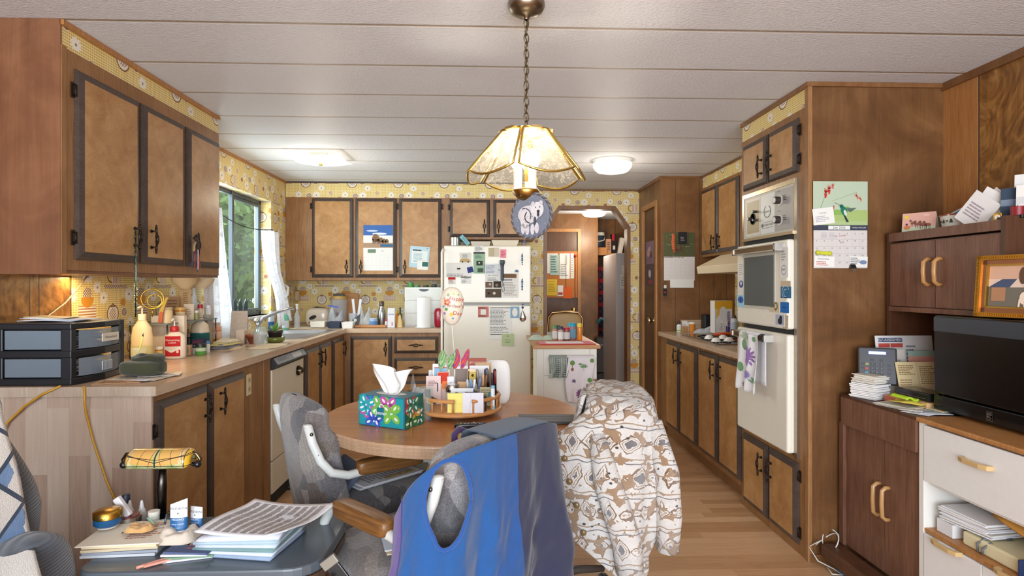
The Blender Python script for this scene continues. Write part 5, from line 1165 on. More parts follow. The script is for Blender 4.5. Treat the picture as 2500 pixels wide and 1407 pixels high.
# desk top clutter
dz=DZt+.001
r=thing('desk_phone','dark grey desk telephone base with a lit blue display and keypad','telephone');r.matrix_local=frame((1.735,2.575,dz+.055),(.86,-.51,0),(.12,.20,1)) 
MB().box(-.075,.075,0,.165,-.012,.012,(58,60,66)).build('housing','satin',r,bevel=.006)
m=MB(Matrix.Translation((0,.08,.0125)));m.rect(-.036,.052,.036,.068,(26,60,170),1);d=m.build('display_bezel','satin',r)
MB(Matrix.Translation((0,.08,.0132))).rect(-.033,.054,.033,.066,(120,170,250),1).build('display',glow('blue_display',(.25,.45,1,1),.8),d)
for i in range(3):
    for j in range(4):
        k=MB();k.cbox((-.020+i*.018,.088-j*.018,.013),(.013,.012,.005),(34,34,38));k.T=Matrix.Translation((-.020+i*.018,.088-j*.018,.0157));k.text('123456789*0#'[j*3+i],0,0,.008,(190,190,200),1);k.build('key','satin',r)
for i,(x,y,c) in enumerate(((-.055,.09,(40,40,44)),(-.055,.072,(40,40,44)),(-.04,.088,(150,150,60)),(-.042,.068,(180,60,50)),(-.042,.05,(60,140,170)),(.045,.085,(34,34,38)),(.045,.068,(34,34,38)),(.045,.050,(34,34,38)),(-.02,.108,(34,34,38)),(.016,.108,(34,34,38)))):
    MB().cbox((x,y,.013),(.012,.010,.005),c).build('key','satin',r)
MB().box(-.05,.05,0,.02,-.08,-.01,(40,42,46)).build('foot','satin',r)
def sheetstack(label,p,w,d,h,rz,col,n=5,name='paper_stack',cat='papers',seed=0,top=None,mat='paper'):
    rr=random.Random(seed);m=MB();t=h/n
    for i in range(n):m.cbox((rr.uniform(-1,1)*.006,rr.uniform(-1,1)*.006,t*(i+.5)),(w,d,t*.8),col[i % len(col)] if isinstance(col,list) else col,rz=rr.uniform(-.06,.06))
    if top:m.T=Matrix.Translation((0,0,h+.0003));top(m,w/2,d/2)
    return single(name,m,mat,label,cat,locrz(p,rz))
a=onZ(2125,938,dz);sheetstack('thick white index-card block, upper half of the stack at the desk corner',(1.680,2.545,dz+.070),.075,.11,.034,.35,[(238,234,226),(226,218,202)],8,'notepad','notepad',1)
sheetstack('thick white punched notepad, bottom of the stack at the desk corner',(1.682,2.548,dz),.09,.12,.068,.42,[(240,238,236)],10,'notepad','notepad',2)
Tp=lambda x,y,z,rz:face_right(x,y,z) @ Matrix.Rotation(rz,4,'Z')
def prop(label,x,y,w,h,col,fn,name='paper_sheet',cat='paper',lean=8,z=dz):
    m=MB();m.box(-w/2,w/2,0,h,-.0008,.0008,col);m.T=Matrix.Translation((0,h/2,0));fn(m,w/2,h/2)
    single(name,m,'paper',label,cat,face_front(x,y,z) @ rot('X',-lean))
prop('white form with navy and red headings standing at the back of the desk',1.905,2.61,.27,.270,(226,224,224),lambda m,w,h:(m.rect(-w*.9,h*.78,-w*.05,h*.92,(70,84,120),2),m.rect(-w*.9,h*.6,-w*.5,h*.74,(196,84,72),2),m.rect(-w*.48,h*.6,-w*.05,h*.74,(196,84,72),2),m.text('SELF-ASSESSMENT',-w*.48,h*.85,.016,WH,3),m.lines(-w*.9,h*.2,-w*.05,h*.55,3,GR),m.lines(w*.05,-h*.2,w*.5,h*.7,7,GR)))
prop('white calendar sheet standing in front of the headed form on the desk',1.825,2.585,.12,.21,(234,226,214),lambda m,w,h:(m.lines(-w*.8,-h*.4,w*.8,h*.6,6,(180,176,170)),m.text('1040',w*.4,h*.1,.012,GR,3)))
prop('pale green printed card standing behind the yellow booklet on the desk',1.955,2.57,.13,.205,(170,196,186),lambda m,w,h:(m.rect(-w,h*.45,w,h*.75,(226,160,144),2),m.lines(-w*.8,-h*.6,w*.8,h*.3,4,(90,120,120))))
prop('open yellowed booklet standing against the papers on the desk',1.885,2.50,.19,.165,(238,216,168),lambda m,w,h:(m.lines(-w*.9,h*.3,-w*.1,h*.85,6,(150,120,80)),m.lines(-w*.9,-h*.9,-w*.1,h*.1,8,(170,140,100)),m.lines(w*.1,-h*.2,w*.9,h*.8,9,(160,130,90),seed=3),m.line(0,-h,0,h,.002,(200,176,130),2)),'booklet','booklet',14)
r=thing('black_device','flat black electronic box lying on the desk beside the microwave','device',(1.80,2.385,dz+.03),radians(4));MB().box(-.05,.05,-.09,.09,0,.034,(36,34,34)).build('case','gloss',r,bevel=.006);MB().box(-.0505,-.0495,-.07,.07,.010,.012,(110,100,90)).build('vent_line','satin',r)
carton('tan cardboard box lying under the black device on the desk',(1.80,2.385,dz),.12,.20,.029,(206,170,120))
m=MB();m.cbox((0,0,.015),(.03,.10,.03),(210,130,104));m.T=Matrix.Translation((-.016,0,.015)) @ face_right(0,0,0);m.lines(-.045,-.012,.04,.012,4,(160,80,60),2);single('coupon_book',m,'paper','orange-pink coupon booklet lying beside the white notepads','booklet',locrz((1.715,2.42,dz),.15))
r=sheetstack('scatter of newspaper cuttings lying flat on the desk front',(1.695,2.36,dz),.12,.15,.010,.3,[(214,208,196),(232,226,210),(196,190,180)],5,'newspaper_cuttings','papers',3,lambda m,w,h:m.lines(-w*.8,-h*.8,w*.8,h*.8,12,(150,146,140)))
m=MB();m.grid(lambda u,v:((u-.5)*.07,(v-.5)*.12,.012+.008*sin(u*5)*sin(v*4)),10,10,(226,204,90));single('sticky_notes',m,'paper','curled yellow note lying on the newspaper cuttings','note',locrz((1.715,2.345,dz+.010),.5),solid=.002)
m=MB();m.grid(lambda u,v:((u-.5)*.06,(v-.5)*.08,.012+.007*sin(u*6)+.004*v),10,10,(182,214,56));single('sticky_notes',m,'paper','lime green sticky notes on top of the yellow note on the desk','note',locrz((1.70,2.355,dz+.026),.2),solid=.006)
for i,(x,y,w,d,rz,c,lab) in enumerate(((1.69,2.25,.10,.10,.5,(236,234,232),'white envelope lying flat at the desk front edge'),(1.72,2.24,.12,.09,-.2,(216,224,232),'pale blue envelope lying near the microwave corner'),(1.68,2.29,.09,.08,.9,(222,214,200),'cream slip under the newspaper cuttings'),(1.78,2.27,.09,.12,.1,(232,214,170),'yellow card lying flat on the desk under the microwave corner'))):
    m=MB();m.box(-w/2,w/2,-d/2,d/2,0,.002,c);m.T=Matrix.Translation((0,0,.0022));m.lines(-w*.3,-d*.2,w*.3,d*.2,3,(150,150,160),1)
    single('envelope',m,'paper',lab,'envelope',locrz((x,y,dz+.001+.0028*i),rz))
# shelf contents of the white cabinet
sz=.383
sheetstack('pile of white letters and envelopes on the open shelf, far end',(1.78,2.02,sz+.052),.24,.19,.05,.12,[(236,236,240),(214,216,226),(232,228,222),(240,240,242)],9,'letter_pile','papers',5)
sheetstack('pile of grey magazines leaning on the letters on the open shelf',(1.86,1.93,sz+.106),.22,.22,.03,-.1,[(160,150,146),(190,184,180),(90,100,112)],6,'magazine_pile','magazines',6)
carton('small white carton at the far end of the open shelf',(1.70,2.085,sz),.09,.075,.048,(226,226,228))
r=thing('bound_book','thick cream book with a grey cable across it on the open shelf','book',(1.76,1.90,sz));MB().box(-.10,.12,-.11,.11,0,.046,(226,216,176)).build('pages','paper',r,bevel=.006);m=MB();m.tube([(-.104,.04,.002),(-.106,.04,.03),(-.09,.03,.050),(.0,.02,.051)],.004,6,(110,112,114)).tube([(-.104,.02,.002),(-.107,.018,.02),(-.09,.0,.050)],.004,6,(110,112,114));m.build('cable','satin',r)
r=thing('ring_binder','navy ring binder stuffed with white pages on the open shelf','binder',(1.76,1.62,sz));MB().box(-.12,.14,-.16,.15,0,.005,(44,56,92)).box(-.12,.14,.145,.15,0,.055,(44,56,92)).build('cover','satin',r);m=MB()
for i in range(7):m.cbox((.01,-.02,.012+i*.005),(.22,.27,.0035),(238,238,240),rz=.02*(i % 3-1))
m.build('pages','paper',r);m=MB();[m.tube([(-.085+.08*k,.135,.01),(-.085+.08*k,.130,.045),(-.085+.08*k,.10,.055),(-.085+.08*k,.075,.04)],.003,6,(170,172,176)) for k in range(3)];m.build('rings','metal',r)
m=MB();m.grid(lambda u,v:((u-.5)*.20,(v-.5)*.34,.012*sin(u*pi)*sin(v*pi)),8,8,(206,150,74));single('padded_envelope',m,'paper','brown padded envelope sloping across the open shelf','envelope',Matrix.Translation((1.78,1.74,sz+.115)) @ rot('X',12) @ rot('Y',-6),solid=.008)

# ================================================================== dining table and chairs
def tweed():
    n=NT('grey_patterned_upholstery');X,Y,Z=n.xyz();r=n.rand();v=n.vec(X+r*3,Y,Z)
    w=n.noise(v,9,2,.5,.3);c=n.voro(n.vec(X*1.6+w*.12+r,Y*1.6,Z*1.2),8.5,out='Color')
    s=n.new('ShaderNodeSeparateColor');n.link(c.s,s.inputs[0]);k=E(n,s.outputs[0]);st=((X+Y+Z*.3)*260).sin()*.5+.5
    col=n.ramp(k,[(0,rgb(66,66,76)),(.25,rgb(120,118,126)),(.45,rgb(186,176,164)),(.6,rgb(104,86,74)),(.8,rgb(150,148,154)),(1,rgb(206,198,190))])
    f=n.noise(v,260,3,.8);f2=n.noise(v,60,3,.7);col=n.mix(f2*.4,col,rgb(196,190,182));col=n.mix((f-.32)*2.6,n.mix(1.0,col,(.35,.35,.37,1),'MULTIPLY'),col);col=n.mix(st*.18,col,rgb(70,66,68))
    n.set(col=col,rough=.95,spec=.1,sheen=.35);n.bump(f,.6,.003);return n.m
M['tweed']=tweed()
TC=Vector((-.150,2.515,0));TR=.535;TZ=.75
r=thing('dining_table','round wood-grain dining table with ridged edge under the pendant lamp','table',TC)
prof=[(TR-.03,TZ-.050),(TR-.012,TZ-.048),(TR-.002,TZ-.043),(TR-.010,TZ-.038),(TR+.001,TZ-.032),(TR-.008,TZ-.026),(TR+.004,TZ-.019),(TR-.005,TZ-.013),(TR+.004,TZ-.007),(TR-.004,TZ)]
m=MB();m.lathe(prof,96,cap=False,mi=0);m.lathe([(.001,TZ),(TR-.004,TZ)],96,cap=False,mi=1,smooth=False);m.lathe([(.001,TZ-.05),(TR-.03,TZ-.05)],96,cap=False,mi=0)
m.build('tabletop',['counter_x','tabletop'],r)
M['tablerim']=woodm('table_rim_ridges',(150,116,88),(178,144,114),(196,166,140),fine=.5,blot=.2,rough=.3);r.children[0].data.materials[0]=M['tablerim']
MB().lathe([(.05,.06),(.055,.1),(.05,.3),(.06,.6),(.10,.68),(.18,.70)],24,(120,84,54)).build('pedestal','satin',r)
for k in range(4):
    a=.7+k*pi/2;MB().tube([(.03*cos(a),.03*sin(a),.12),(.18*cos(a),.18*sin(a),.09),(.34*cos(a),.34*sin(a),.025)],[.035,.028,.022],10,(110,76,48)).build('leg','satin',r)
def chair(label,c,ang):
    """local frame: sitter faces +y, back at -y"""
    r=thing('dining_chair',label,'chair',(c[0],c[1],0),ang,'padded swivel dining chairs around the round table')
    m=MB();superbox(m,(0,.01,.425),(.228,.250,.075),.42,fn=lambda x,y,z:(x,y,z+.015*(1-(x/.25)**2-(y/.26)**2) if z > 0 else z));m.build('seat','tweed',r)
    m=MB()
    def f(x,y,z):
        k=(z+.28)/.56;xx=x*(1-.10*(2*k-1)**2*(1 if k > .5 else .3));yy=y*(1-.25*k)-.10*(k-.3)
        if z > .10 and y > 0:yy += .010*sin((z-.10)/.17*3*pi)
        return (xx,yy,z)
    superbox(m,(0,-.235,.590),(.205,.078,.286),.48,40,40,bend=.03,fn=f);m.build('backrest','tweed',r)
    for s in (-1,1):
        t=MB();x=s*.240;R_=.0155
        t.tube([(x*.90,-.325,.80),(x*.92,-.310,.74),(x*.96,-.285,.675),(x,-.250,.632),(x,-.19,.612),(x,-.08,.622),(x,.07,.628),(x,.13,.618),(x,.170,.57),(x,.185,.49),(x*.92,.17,.40),(x*.5,.10,.345)],R_,12,(208,210,206))
        t.ball((x*.90,-.326,.802),R_,10,(226,214,186),sz=.4)
        q=t.build('arm_tube','arm_paint',r)
        a=MB();superbox(a,(x,-.030,.632),(.028,.130,.026),.35,20,12);a.build('armrest','armwood',r)
        for yy,zz in ((-.318,.775),(-.296,.70)):
            b=MB();b.ball((x*.925+s*.014,yy,zz),.0065,8,(110,112,106));b.build('screw','metal',q)
    MB().cyl((0,0,.09),.028,.28,16,(70,68,68)).build('pedestal','metal',r)
    for k in range(5):
        a=k*2*pi/5+.3;l=MB().tube([(0,0,.11),(.16*cos(a),.16*sin(a),.095),(.28*cos(a),.28*sin(a),.072)],[.022,.018,.014],8,(84,78,74)).build('leg','satin',r)
        MB().lathe([(.024,-.012),(.026,0),(.024,.012)],12,(40,38,38),c=(.28*cos(a),.28*sin(a),.0265),R=Matrix.Rotation(a,4,'Z') @ rot('X',90)).build('caster','satin',l)
    return r
def ang(fx,fy):return atan2(fy,fx)-pi/2
CL=chair('bare grey padded armchair at the left of the round table',(-.475,2.43),ang(.84,.545))
CF=chair('grey padded armchair nearest the camera, wearing the blue jacket',(-.215,1.885),ang(-.72,.69))
CR=chair('grey padded armchair at the right of the round table, under the fleece',(.235,2.40),ang(-.985,.17))
# ---- clothing over the chair backs
def mat_of(r):return Matrix.Translation(r.location) @ Matrix.Rotation(r.rotation_euler.z,4,'Z')
def pathlerp(P,t):
    L=[0]
    for a,b in zip(P,P[1:]):L.append(L[-1]+(Vector(b[:2])-Vector(a[:2])).length)
    s=t*L[-1];i=0
    while i < len(P)-2 and s > L[i+1]:i += 1
    k=(s-L[i])/(L[i+1]-L[i]);
    def at(j):return P[max(0,min(len(P)-1,j))]
    p0,p1,p2,p3=at(i-1),at(i),at(i+1),at(i+2)
    return [.5*((2*b)+(c-a)*k+(2*a-5*b+4*c-d)*k*k+(3*b-a-3*c+d)*k**3) for a,b,c,d in zip(p0,p1,p2,p3)]
BLUE,PUR=(42,86,144),(98,78,148)
# (x, y, top z, bottom z) round the chair back, from the open front edge on the left to the right end
JP=[(-.250,-.20,.68,.02),(-.262,-.235,.72,.0),(-.262,-.275,.78,.0),(-.246,-.332,.835,.0),(-.18,-.370,.868,.0),(-.06,-.376,.878,.0),(.07,-.374,.882,.0),(.165,-.37,.880,.0),(.232,-.350,.860,.0),(.245,-.28,.83,.0),(.235,-.19,.78,.02)]
HC,HR=(.235,.745),(.078,.108)          # armhole in (u, z)
def jk(u,v):
    x,y,zt,zb=pathlerp(JP,u);z=zt+(zb-zt)*v;q=min(1,v*2.4)
    f=q*(.010+.014*min(1,v*1.5))*sin(u*26+1.8*sin(v*3))+q*.009*sin(u*43+2+2*v)+.03*v*sin(u*9+1)+q*.030*fbm(u*10+v*3,v*5,1)+q*.010*fbm(u*30,v*16+u*20,4)+.008
    ox,oy=(x,y+.20);L=sqrt(ox*ox+oy*oy)+1e-6;k=(.8 if u > .28 else .22)
    sw=(.015+.07*v)*v*k;return (x*(1+.10*v)+ox/L*(f+sw),y+oy/L*(f+sw)-.02*v,z)
NU,NV=120,90
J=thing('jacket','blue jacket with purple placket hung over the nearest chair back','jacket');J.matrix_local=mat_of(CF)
def zat(u,v):x,y,zt,zb=pathlerp(JP,u);return zt+(zb-zt)*v
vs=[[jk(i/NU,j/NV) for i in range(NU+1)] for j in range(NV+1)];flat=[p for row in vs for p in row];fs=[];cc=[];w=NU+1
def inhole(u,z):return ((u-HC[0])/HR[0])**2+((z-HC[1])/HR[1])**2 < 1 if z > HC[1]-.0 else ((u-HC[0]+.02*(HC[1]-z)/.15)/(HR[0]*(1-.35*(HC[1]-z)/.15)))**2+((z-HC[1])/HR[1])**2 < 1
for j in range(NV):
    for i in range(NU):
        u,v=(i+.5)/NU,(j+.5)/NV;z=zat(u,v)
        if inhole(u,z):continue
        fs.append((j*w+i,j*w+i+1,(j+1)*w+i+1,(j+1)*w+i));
        cc.append(PUR if u < .065 else ((52,54,76) if u > .52 else ((50,58,92) if u > .515 else (BLUE if u < .42 else (44,80,136)))))  # lit left and shaded right of the jacket put into the cloth colour
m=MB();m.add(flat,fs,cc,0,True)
# over the top and down the front
def top(u,v):
    x,y,zt,_=pathlerp(JP,.43+.48*u);y2=-.235;a=v
    yy=y+(y2-y)*min(1,a*1.35);zz=zt+.004*sin(pi*min(1,a*1.35))-(max(0,a-.66)/.34)**1.5*.14
    return (x*(1-.05*a),yy,zz)
m.grid(top,50,20,(66,84,106))
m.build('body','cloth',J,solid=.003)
def edge(points,rad,c,nm,par=J):MB().tube(points,rad,8,c).build(nm,'cloth',par)
hp=[]
for k in range(49):
    t=2*pi*k/48;u=HC[0]+HR[0]*cos(t);z=HC[1]+HR[1]*sin(t)
    if z < HC[1]:u=HC[0]-.02*(HC[1]-z)/.15+HR[0]*(1-.35*(HC[1]-z)/.15)*cos(t)
    x,y,zt,zb=pathlerp(JP,u);v=(z-zt)/(zb-zt);hp.append(jk(u,max(v,0.0)))
edge(hp,.0055,(44,84,150),'armhole_binding')
edge([jk(.066,v/40) for v in range(41)],.0035,(70,60,120),'zipper')
m=MB();m.grid(lambda u,v:tuple(Vector(jk(.20+.09*u+.05*v,.62+.18*v))+Vector((-.008,-.008,0))),8,8,(92,66,140));m.build('purple_patch','cloth',J)
p=Vector((-.02,-.215,.855));m=MB();m.tube([(p.x-.03,p.y+.01,p.z-.03),(p.x-.02,p.y+.02,p.z+.0),(p.x,p.y+.024,p.z+.012),(p.x+.02,p.y+.02,p.z+.004),(p.x+.03,p.y+.01,p.z-.03)],.010,8,(74,54,92));m.build('hang_loop','cloth',J)
# fleece
def fleece_mat():
    n=NT('patterned_fleece');X,Y,Z=n.xyz();w=n.noise(n.vec(X,Y,Z),14,3,.6)
    S_=Z*1.0+X*.25;band=(S_*(1/.12)).fract();sx=(X+Y)*1.0
    base=rgb(232,226,220);BRN,GRY,DKC=rgb(132,98,68),rgb(120,114,116),rgb(52,50,56)
    cx=((sx*(1/.07)+(S_*(1/.12)).floor()*.5).fract()-.5).abs();cy=(band-.5).abs()
    d=cx+cy*1.5+(w-.5)*1.0
    col=n.mix((d-.42).abs().lt(.05+(w-.5)*.2),base,BRN);col=n.mix(d.lt(.13),col,GRY);col=n.mix((d-.25).abs().lt(.03),col,rgb(186,158,126))
    wav=band+(sx*75).sin()*.03+(w-.5)*.12
    col=n.mix((wav-.06).abs().lt(.018),col,rgb(170,140,108));col=n.mix((wav-.93).abs().lt(.016),col,GRY)
    dd=n.voro(n.vec(X,Y,Z*1.4),24);col=n.mix(dd.lt(.15)*n.noise(n.vec(Z,X,Y),7,1).gt(.52),col,DKC);col=n.mix(dd.gt(.62)*w.gt(.47),col,rgb(168,134,100))
    f=n.noise(n.vec(X,Y,Z),260,3,.7);f3=n.noise(n.vec(X,Y,Z),38,4,.7);col=n.mix((f3-.35)*.9,col,n.mix(1.0,col,(.62,.58,.56,1),'MULTIPLY'));n.set(col=col,rough=1,spec=.05,sheen=.6);n.bump(f+n.noise(n.vec(X,Y,Z),60,2),.9,.008);return n.m
M['fleece']=fleece_mat()
G=thing('fleece_jacket','white fleece jacket with brown diamond pattern heaped over the right chair back','fleece jacket');G.matrix_local=mat_of(CR)
FP=[(-.255,.02,.66,.52),(-.268,-.06,.76,.44),(-.268,-.15,.82,.36),(-.268,-.25,.855,.27),(-.255,-.34,.87,.20),(-.20,-.385,.875,.22),(-.10,-.385,.878,.30),(.04,-.375,.885,.36),(.16,-.36,.88,.44),(.235,-.33,.86,.5),(.25,-.25,.82,.54)]
def fk(u,v):
    x,y,zt,zb=pathlerp(FP,u);z=zt+(zb-zt)*v;q=min(1,v*3)
    f=.016*q*sin(u*24+1.5*sin(v*2.5))+.009*q*sin(u*41+1)+.018*fbm(u*6,v*5,2)+.03*v*v*sin(u*7+.6)
    ox,oy=x*.9,y+.15;L=sqrt(ox*ox+oy*oy)+1e-6;bulge=.012+.045*sin(pi*min(1,v*1.1))*(1 if u < .8 else .5)
    return (x+ox/L*(f+bulge),y+oy/L*(f+bulge),z-.02*(1-min(1,v*8))**2)
m=MB();m.grid(fk,90,60)
def ft(u,v):
    x,y,z=fk(.06+.90*u,0);cx_,cy_=(x*.75,-.16);a=v
    return (x+(cx_-x)*a,y+(cy_-y)*a,z+.020*sin(pi*a*.9)+.014*fbm(u*8,v*5))
m.grid(ft,60,14)
m.grid(lambda u,v:(-.20+.38*u,-.155+.012*sin(u*13)+.03*sin(pi*v),.885-.30*v-.04*u),30,12)
m.build('body','fleece',G,solid=.012)
m=MB();
def sl(t):return (-.335+.02*sin(t*5),-.25-.10*t,.80-.60*t)
m.tube([(-.30,-.20,.76),(-.345,-.23,.62),(-.35,-.27,.50),(-.34,-.30,.40),(-.335,-.31,.30)],[.03,.048,.050,.052,.048],16)
m.build('sleeve','fleece',G)
m=MB();m.tube([(-.24,-.40,.80),(-.245,-.445,.62),(-.24,-.455,.46),(-.235,-.45,.34)],[.03,.045,.045,.04],16);m.build('sleeve','fleece',G)
for k in range(5):
    v=.10+.19*k;p=Vector(fk(.10+.02*k,v));o=MB();o.ball((p.x-.014,p.y+.0,p.z),.011,12,(120,96,60),sx=.5);o.build('button','gloss',G)
# things on chair seats
m=MB();m.cbox((0,0,0),(.22,.29,.006),(206,210,218));m.cbox((.01,.01,.006),(.21,.28,.004),(238,238,240));m.T=Matrix.Translation((0,0,.0095));m.rect(.07,-.02,.10,.12,(220,190,120),1);m.rect(-.10,-.14,-.03,-.12,DK,1).lines(.03,-.10,.10,.12,12,(150,150,160),2)
Tl=mat_of(CL);single('magazine',m,'paper','magazines and papers lying on the seat of the left chair','magazines',Tl @ Matrix.Translation((.03,.0,.525)) @ rot('Z',12))
m=MB();m.cbox((0,0,.012),(.21,.15,.022),(104,110,136));single('folded_bag',m,'cloth','grey-blue folded pouch against the backrest of the left chair','pouch',Tl @ Matrix.Translation((.02,-.125,.53)) @ rot('X',50),bevel=.008)
Tf=mat_of(CF);m=MB();m.cbox((0,0,0),(.16,.11,.003),(232,216,190));m.cbox((.01,.008,.004),(.15,.10,.003),(214,196,170));m.cbox((-.01,.02,.008),(.12,.08,.003),(200,214,232));single('envelope',m,'paper','cream and blue envelopes lying on the seat of the nearest chair','envelopes',Tf @ Matrix.Translation((-.10,-.03,.518)) @ rot('Z',60))
Tr=mat_of(CR);p=Tr @ Vector((-.02,-.06,.515));crumple('dark floral folded cushion cloth on the seat of the right chair',p,.34,.36,.11,(122,98,90),9,name='folded_blanket',cat='blanket',k=4)
p=Tr @ Vector((-.08,.0,.615));crumple('grey-blue garment heaped on the floral cloth on the right chair',(p.x,p.y,.60),.28,.24,.08,(142,156,172),11,name='folded_shirt',cat='garment',k=3)
# ================================================================== on the table
tz=TZ+.0006
p=onZ(955,1040,tz)
r=thing('tissue_box','teal flower-print tissue box with a white tissue pulled up','tissue box',(onZ(962,1030,tz).x-.005,onZ(962,1030,tz).y-.035,tz),radians(-28))
bw,bd,bh=.215,.125,.118
MB().box(-bw/2,bw/2,-bd/2,bd/2,0,bh,(30,110,130)).build('carton','satin',r,bevel=.002)
rr=random.Random(5)
def petals(m,w,h,seed,cols,n=7):
    rr=random.Random(seed);m.rect(-w+.004,-h+.004,w-.004,h-.004,cols[0],1)
    for i in range(n):
        x,y=rr.uniform(-w*.75,w*.75),rr.uniform(-h*.7,h*.7);c=cols[1+i % (len(cols)-1)];a0=rr.uniform(0,6)
        for k in range(4):
            a=a0+k*pi/2;q=.026;px_,py_=x+q*cos(a),y+q*sin(a);px_,py_=max(-w+.02,min(w-.02,px_)),max(-h+.018,min(h-.018,py_))
            m.disc(px_,py_,.021,c,2+i*.3,14,ry=.015,rot=a);m.disc(px_+.003*cos(a),py_+.003*sin(a),.010,(222,236,214) if k % 2 else (236,226,240),2.1+i*.3,10,ry=.0045,rot=a)
        m.disc(x,y,.004,(214,240,250),2.2+i*.3,8)
q=MB(face_front(0,-bd/2-.0005,bh/2));petals(q,bw/2,bh/2,3,[(30,150,160),(190,84,160),(120,180,70),(40,160,170),(60,90,190),(110,176,80)],12)
q.rect(-.016,-.022,.016,.016,(20,110,130),8);q.text('Kleenex',0,-.004,.019,(240,246,250),10);q.ring(.006,.018,.012,.003,(240,246,250),10,a0=.2,a1=2.6);q.build('printed_front','satin',r)
q=MB(frame((bw/2+.0005,0,bh/2),(0,1,0),(0,0,1)));petals(q,bd/2,bh/2,8,[(26,92,80),(176,60,62),(60,120,60),(40,120,96),(196,150,60)],7);q.build('printed_side','satin',r)
q=MB();q.disc(0,0,.07,(226,224,220),0,24,ry=.030);q.v=[(a,b,bh+.0006) for a,b,c in q.v];q.build('slot','paper',r)
q=MB()
def tis(u,v):
    a=(u-.5);sp=.030+.110*v**.7*(1-.2*v);z=bh+.110*v+.016*v*sin(u*7+.3)-.07*v*v*abs(a)**1.5
    return (a*2*sp*.9+.006*sin(v*6)-.012*v,.022*sin(u*11+v*2)*(.3+v)+.012*cos(u*5)*v,z)
q.grid(tis,36,20,(240,238,234));q.grid(lambda u,v:(lambda p:(p[0]*.75-.01,p[1]*.8+.024*(.2+v),p[2]*.93+.008))(tis(u*.9+.05,v)),30,16,(236,234,230));q.build('tissue','paper',r,solid=.0008)
# glass of water behind the tissue box
p=onZ(1040,1030,tz);r=thing('drinking_glass','clear drinking glass behind the right corner of the tissue box','glass',(p.x-.008,p.y+.03,tz));MB().lathe([(.001,.006),(.026,.006),(.029,.10),(.030,.13),(.0315,.13),(.030,.09),(.028,0),(.001,0)],24,cap=False).build('tumbler','glass',r)
# remote, tablet
p=onZ(1153,1046,tz);r=thing('remote_control','slim black remote control lying on the table before the tray','remote',(p.x,p.y,tz),radians(3))
m=MB();superbox(m,(0,0,.010),(.068,.019,.010),.45,24,12,(24,24,28));m.build('body','gloss',r)
for i in range(8):
    c=(200,200,196) if i in (4,) else (70,72,80);k=MB();k.cyl((-.05+.014*i,.006*(-1)**i,.019),.0035,.003,10,c);k.build('button','satin',r)
p=onZ(1343,1030,tz);r=thing('tablet_case','dark grey folded tablet case lying at the right edge of the table','tablet',(p.x,p.y,tz),radians(-4))
MB().box(-.125,.125,-.05,.075,0,.010,(70,72,72)).build('tablet','satin',r,bevel=.004);MB().box(-.127,.127,-.052,.077,.0102,.0128,(92,90,86)).box(-.127,.127,-.012,-.009,.0128,.0134,(60,60,60)).box(-.127,.127,.030,.033,.0128,.0134,(60,60,60)).build('cover','cloth',r)
# clear glass ornament behind the tissue
p=onZ(985,985,tz);r=thing('glass_pyramid','clear glass cone ornament behind the tissue','ornament',(-.335,2.60,tz));MB().lathe([(.035,0),(.032,.01),(.002,.15)],6,smooth=False).build('cone','glass',r)
# ---- revolving tray
sc=onZ(1122,1010,tz);SCX,SCY,SRR=sc.x,sc.y-.01,.178
r=thing('lazy_susan','honey wooden revolving tray with a spindle rail full of stationery','tray',(SCX,SCY,tz))
MB().cyl((0,0,0),.09,.018,32,(60,54,48)).cyl((0,0,.016),.02,.006,12,(120,30,40)).build('turntable','satin',r)
MB().lathe([(SRR-.006,.020),(SRR,.024),(SRR+.002,.030),(SRR-.004,.036),(.001,.036)],64,cap=False).lathe([(SRR-.006,.020),(.001,.019)],64,cap=False).build('disc','rackwood',r)
gap0,gap1=radians(-92),radians(-72)
for k in range(22):
    a=radians(-68)+k*radians(332)/21;MB().tube([((SRR-.012)*cos(a),(SRR-.012)*sin(a),.035),((SRR-.012)*cos(a),(SRR-.012)*sin(a),.078)],.0042,8).build('spindle','rackwood',r)
n_=72;pts=[((SRR-.012)*cos(radians(-70)+q*radians(336)/n_),(SRR-.012)*sin(radians(-70)+q*radians(336)/n_),.083) for q in range(n_+1)]
MB().tube(pts,.0085,10,sq=.7).build('rail','rackwood',r)
sz_=tz+.0368
def onS(px,d): # a spot on the tray: pixel column and depth behind its front
    q=onY(px,900,SCY+d);return Vector((q.x,SCY+d,sz_))
def card(label,px,d,w,h,col,fn=plain,lean=-14,rz=0,name='card',cat='card',th=.0012,up=0):
    p=onS(px,d);m=MB();m.box(-w/2,w/2,0,h,-th/2,th/2,col);m.T=Matrix.Translation((0,h/2,th/2));fn(m,w/2,h/2)
    return single(name,m,'paper',label,cat,face_front(p.x,p.y,p.z+up) @ rot('Y',rz) @ rot('X',lean))
card('greeting card with a blue panel and dark branch, left in the tray',1077,.07,.075,.155,(236,234,230),lambda m,w,h:(m.rect(-w*.8,-h*.7,w*.75,h*.75,(150,190,214),1),m.disc(-w*.5,-h*.3,.012,(120,170,80),2),m.line(0,-h*.5,w*.1,h*.5,.007,(52,54,90),3),m.line(-w*.2,h*.55,w*.5,h*.5,.004,(52,54,90),3),m.rect(-w*.8,h*.75,w*.75,h*.80,(200,80,90),3),m.rect(w*.62,-h*.3,w*.75,h*.6,(220,190,80),2)),up=.01,rz=4)
card('small card with a red and orange sunset picture in the tray',1082,.035,.05,.135,(222,190,180),lambda m,w,h:(m.rect(-w*.9,h*.25,w*.9,h*.95,(206,66,52),1),m.rect(-w*.2,-h*.1,w*.9,h*.4,(236,130,70),2)),rz=3)
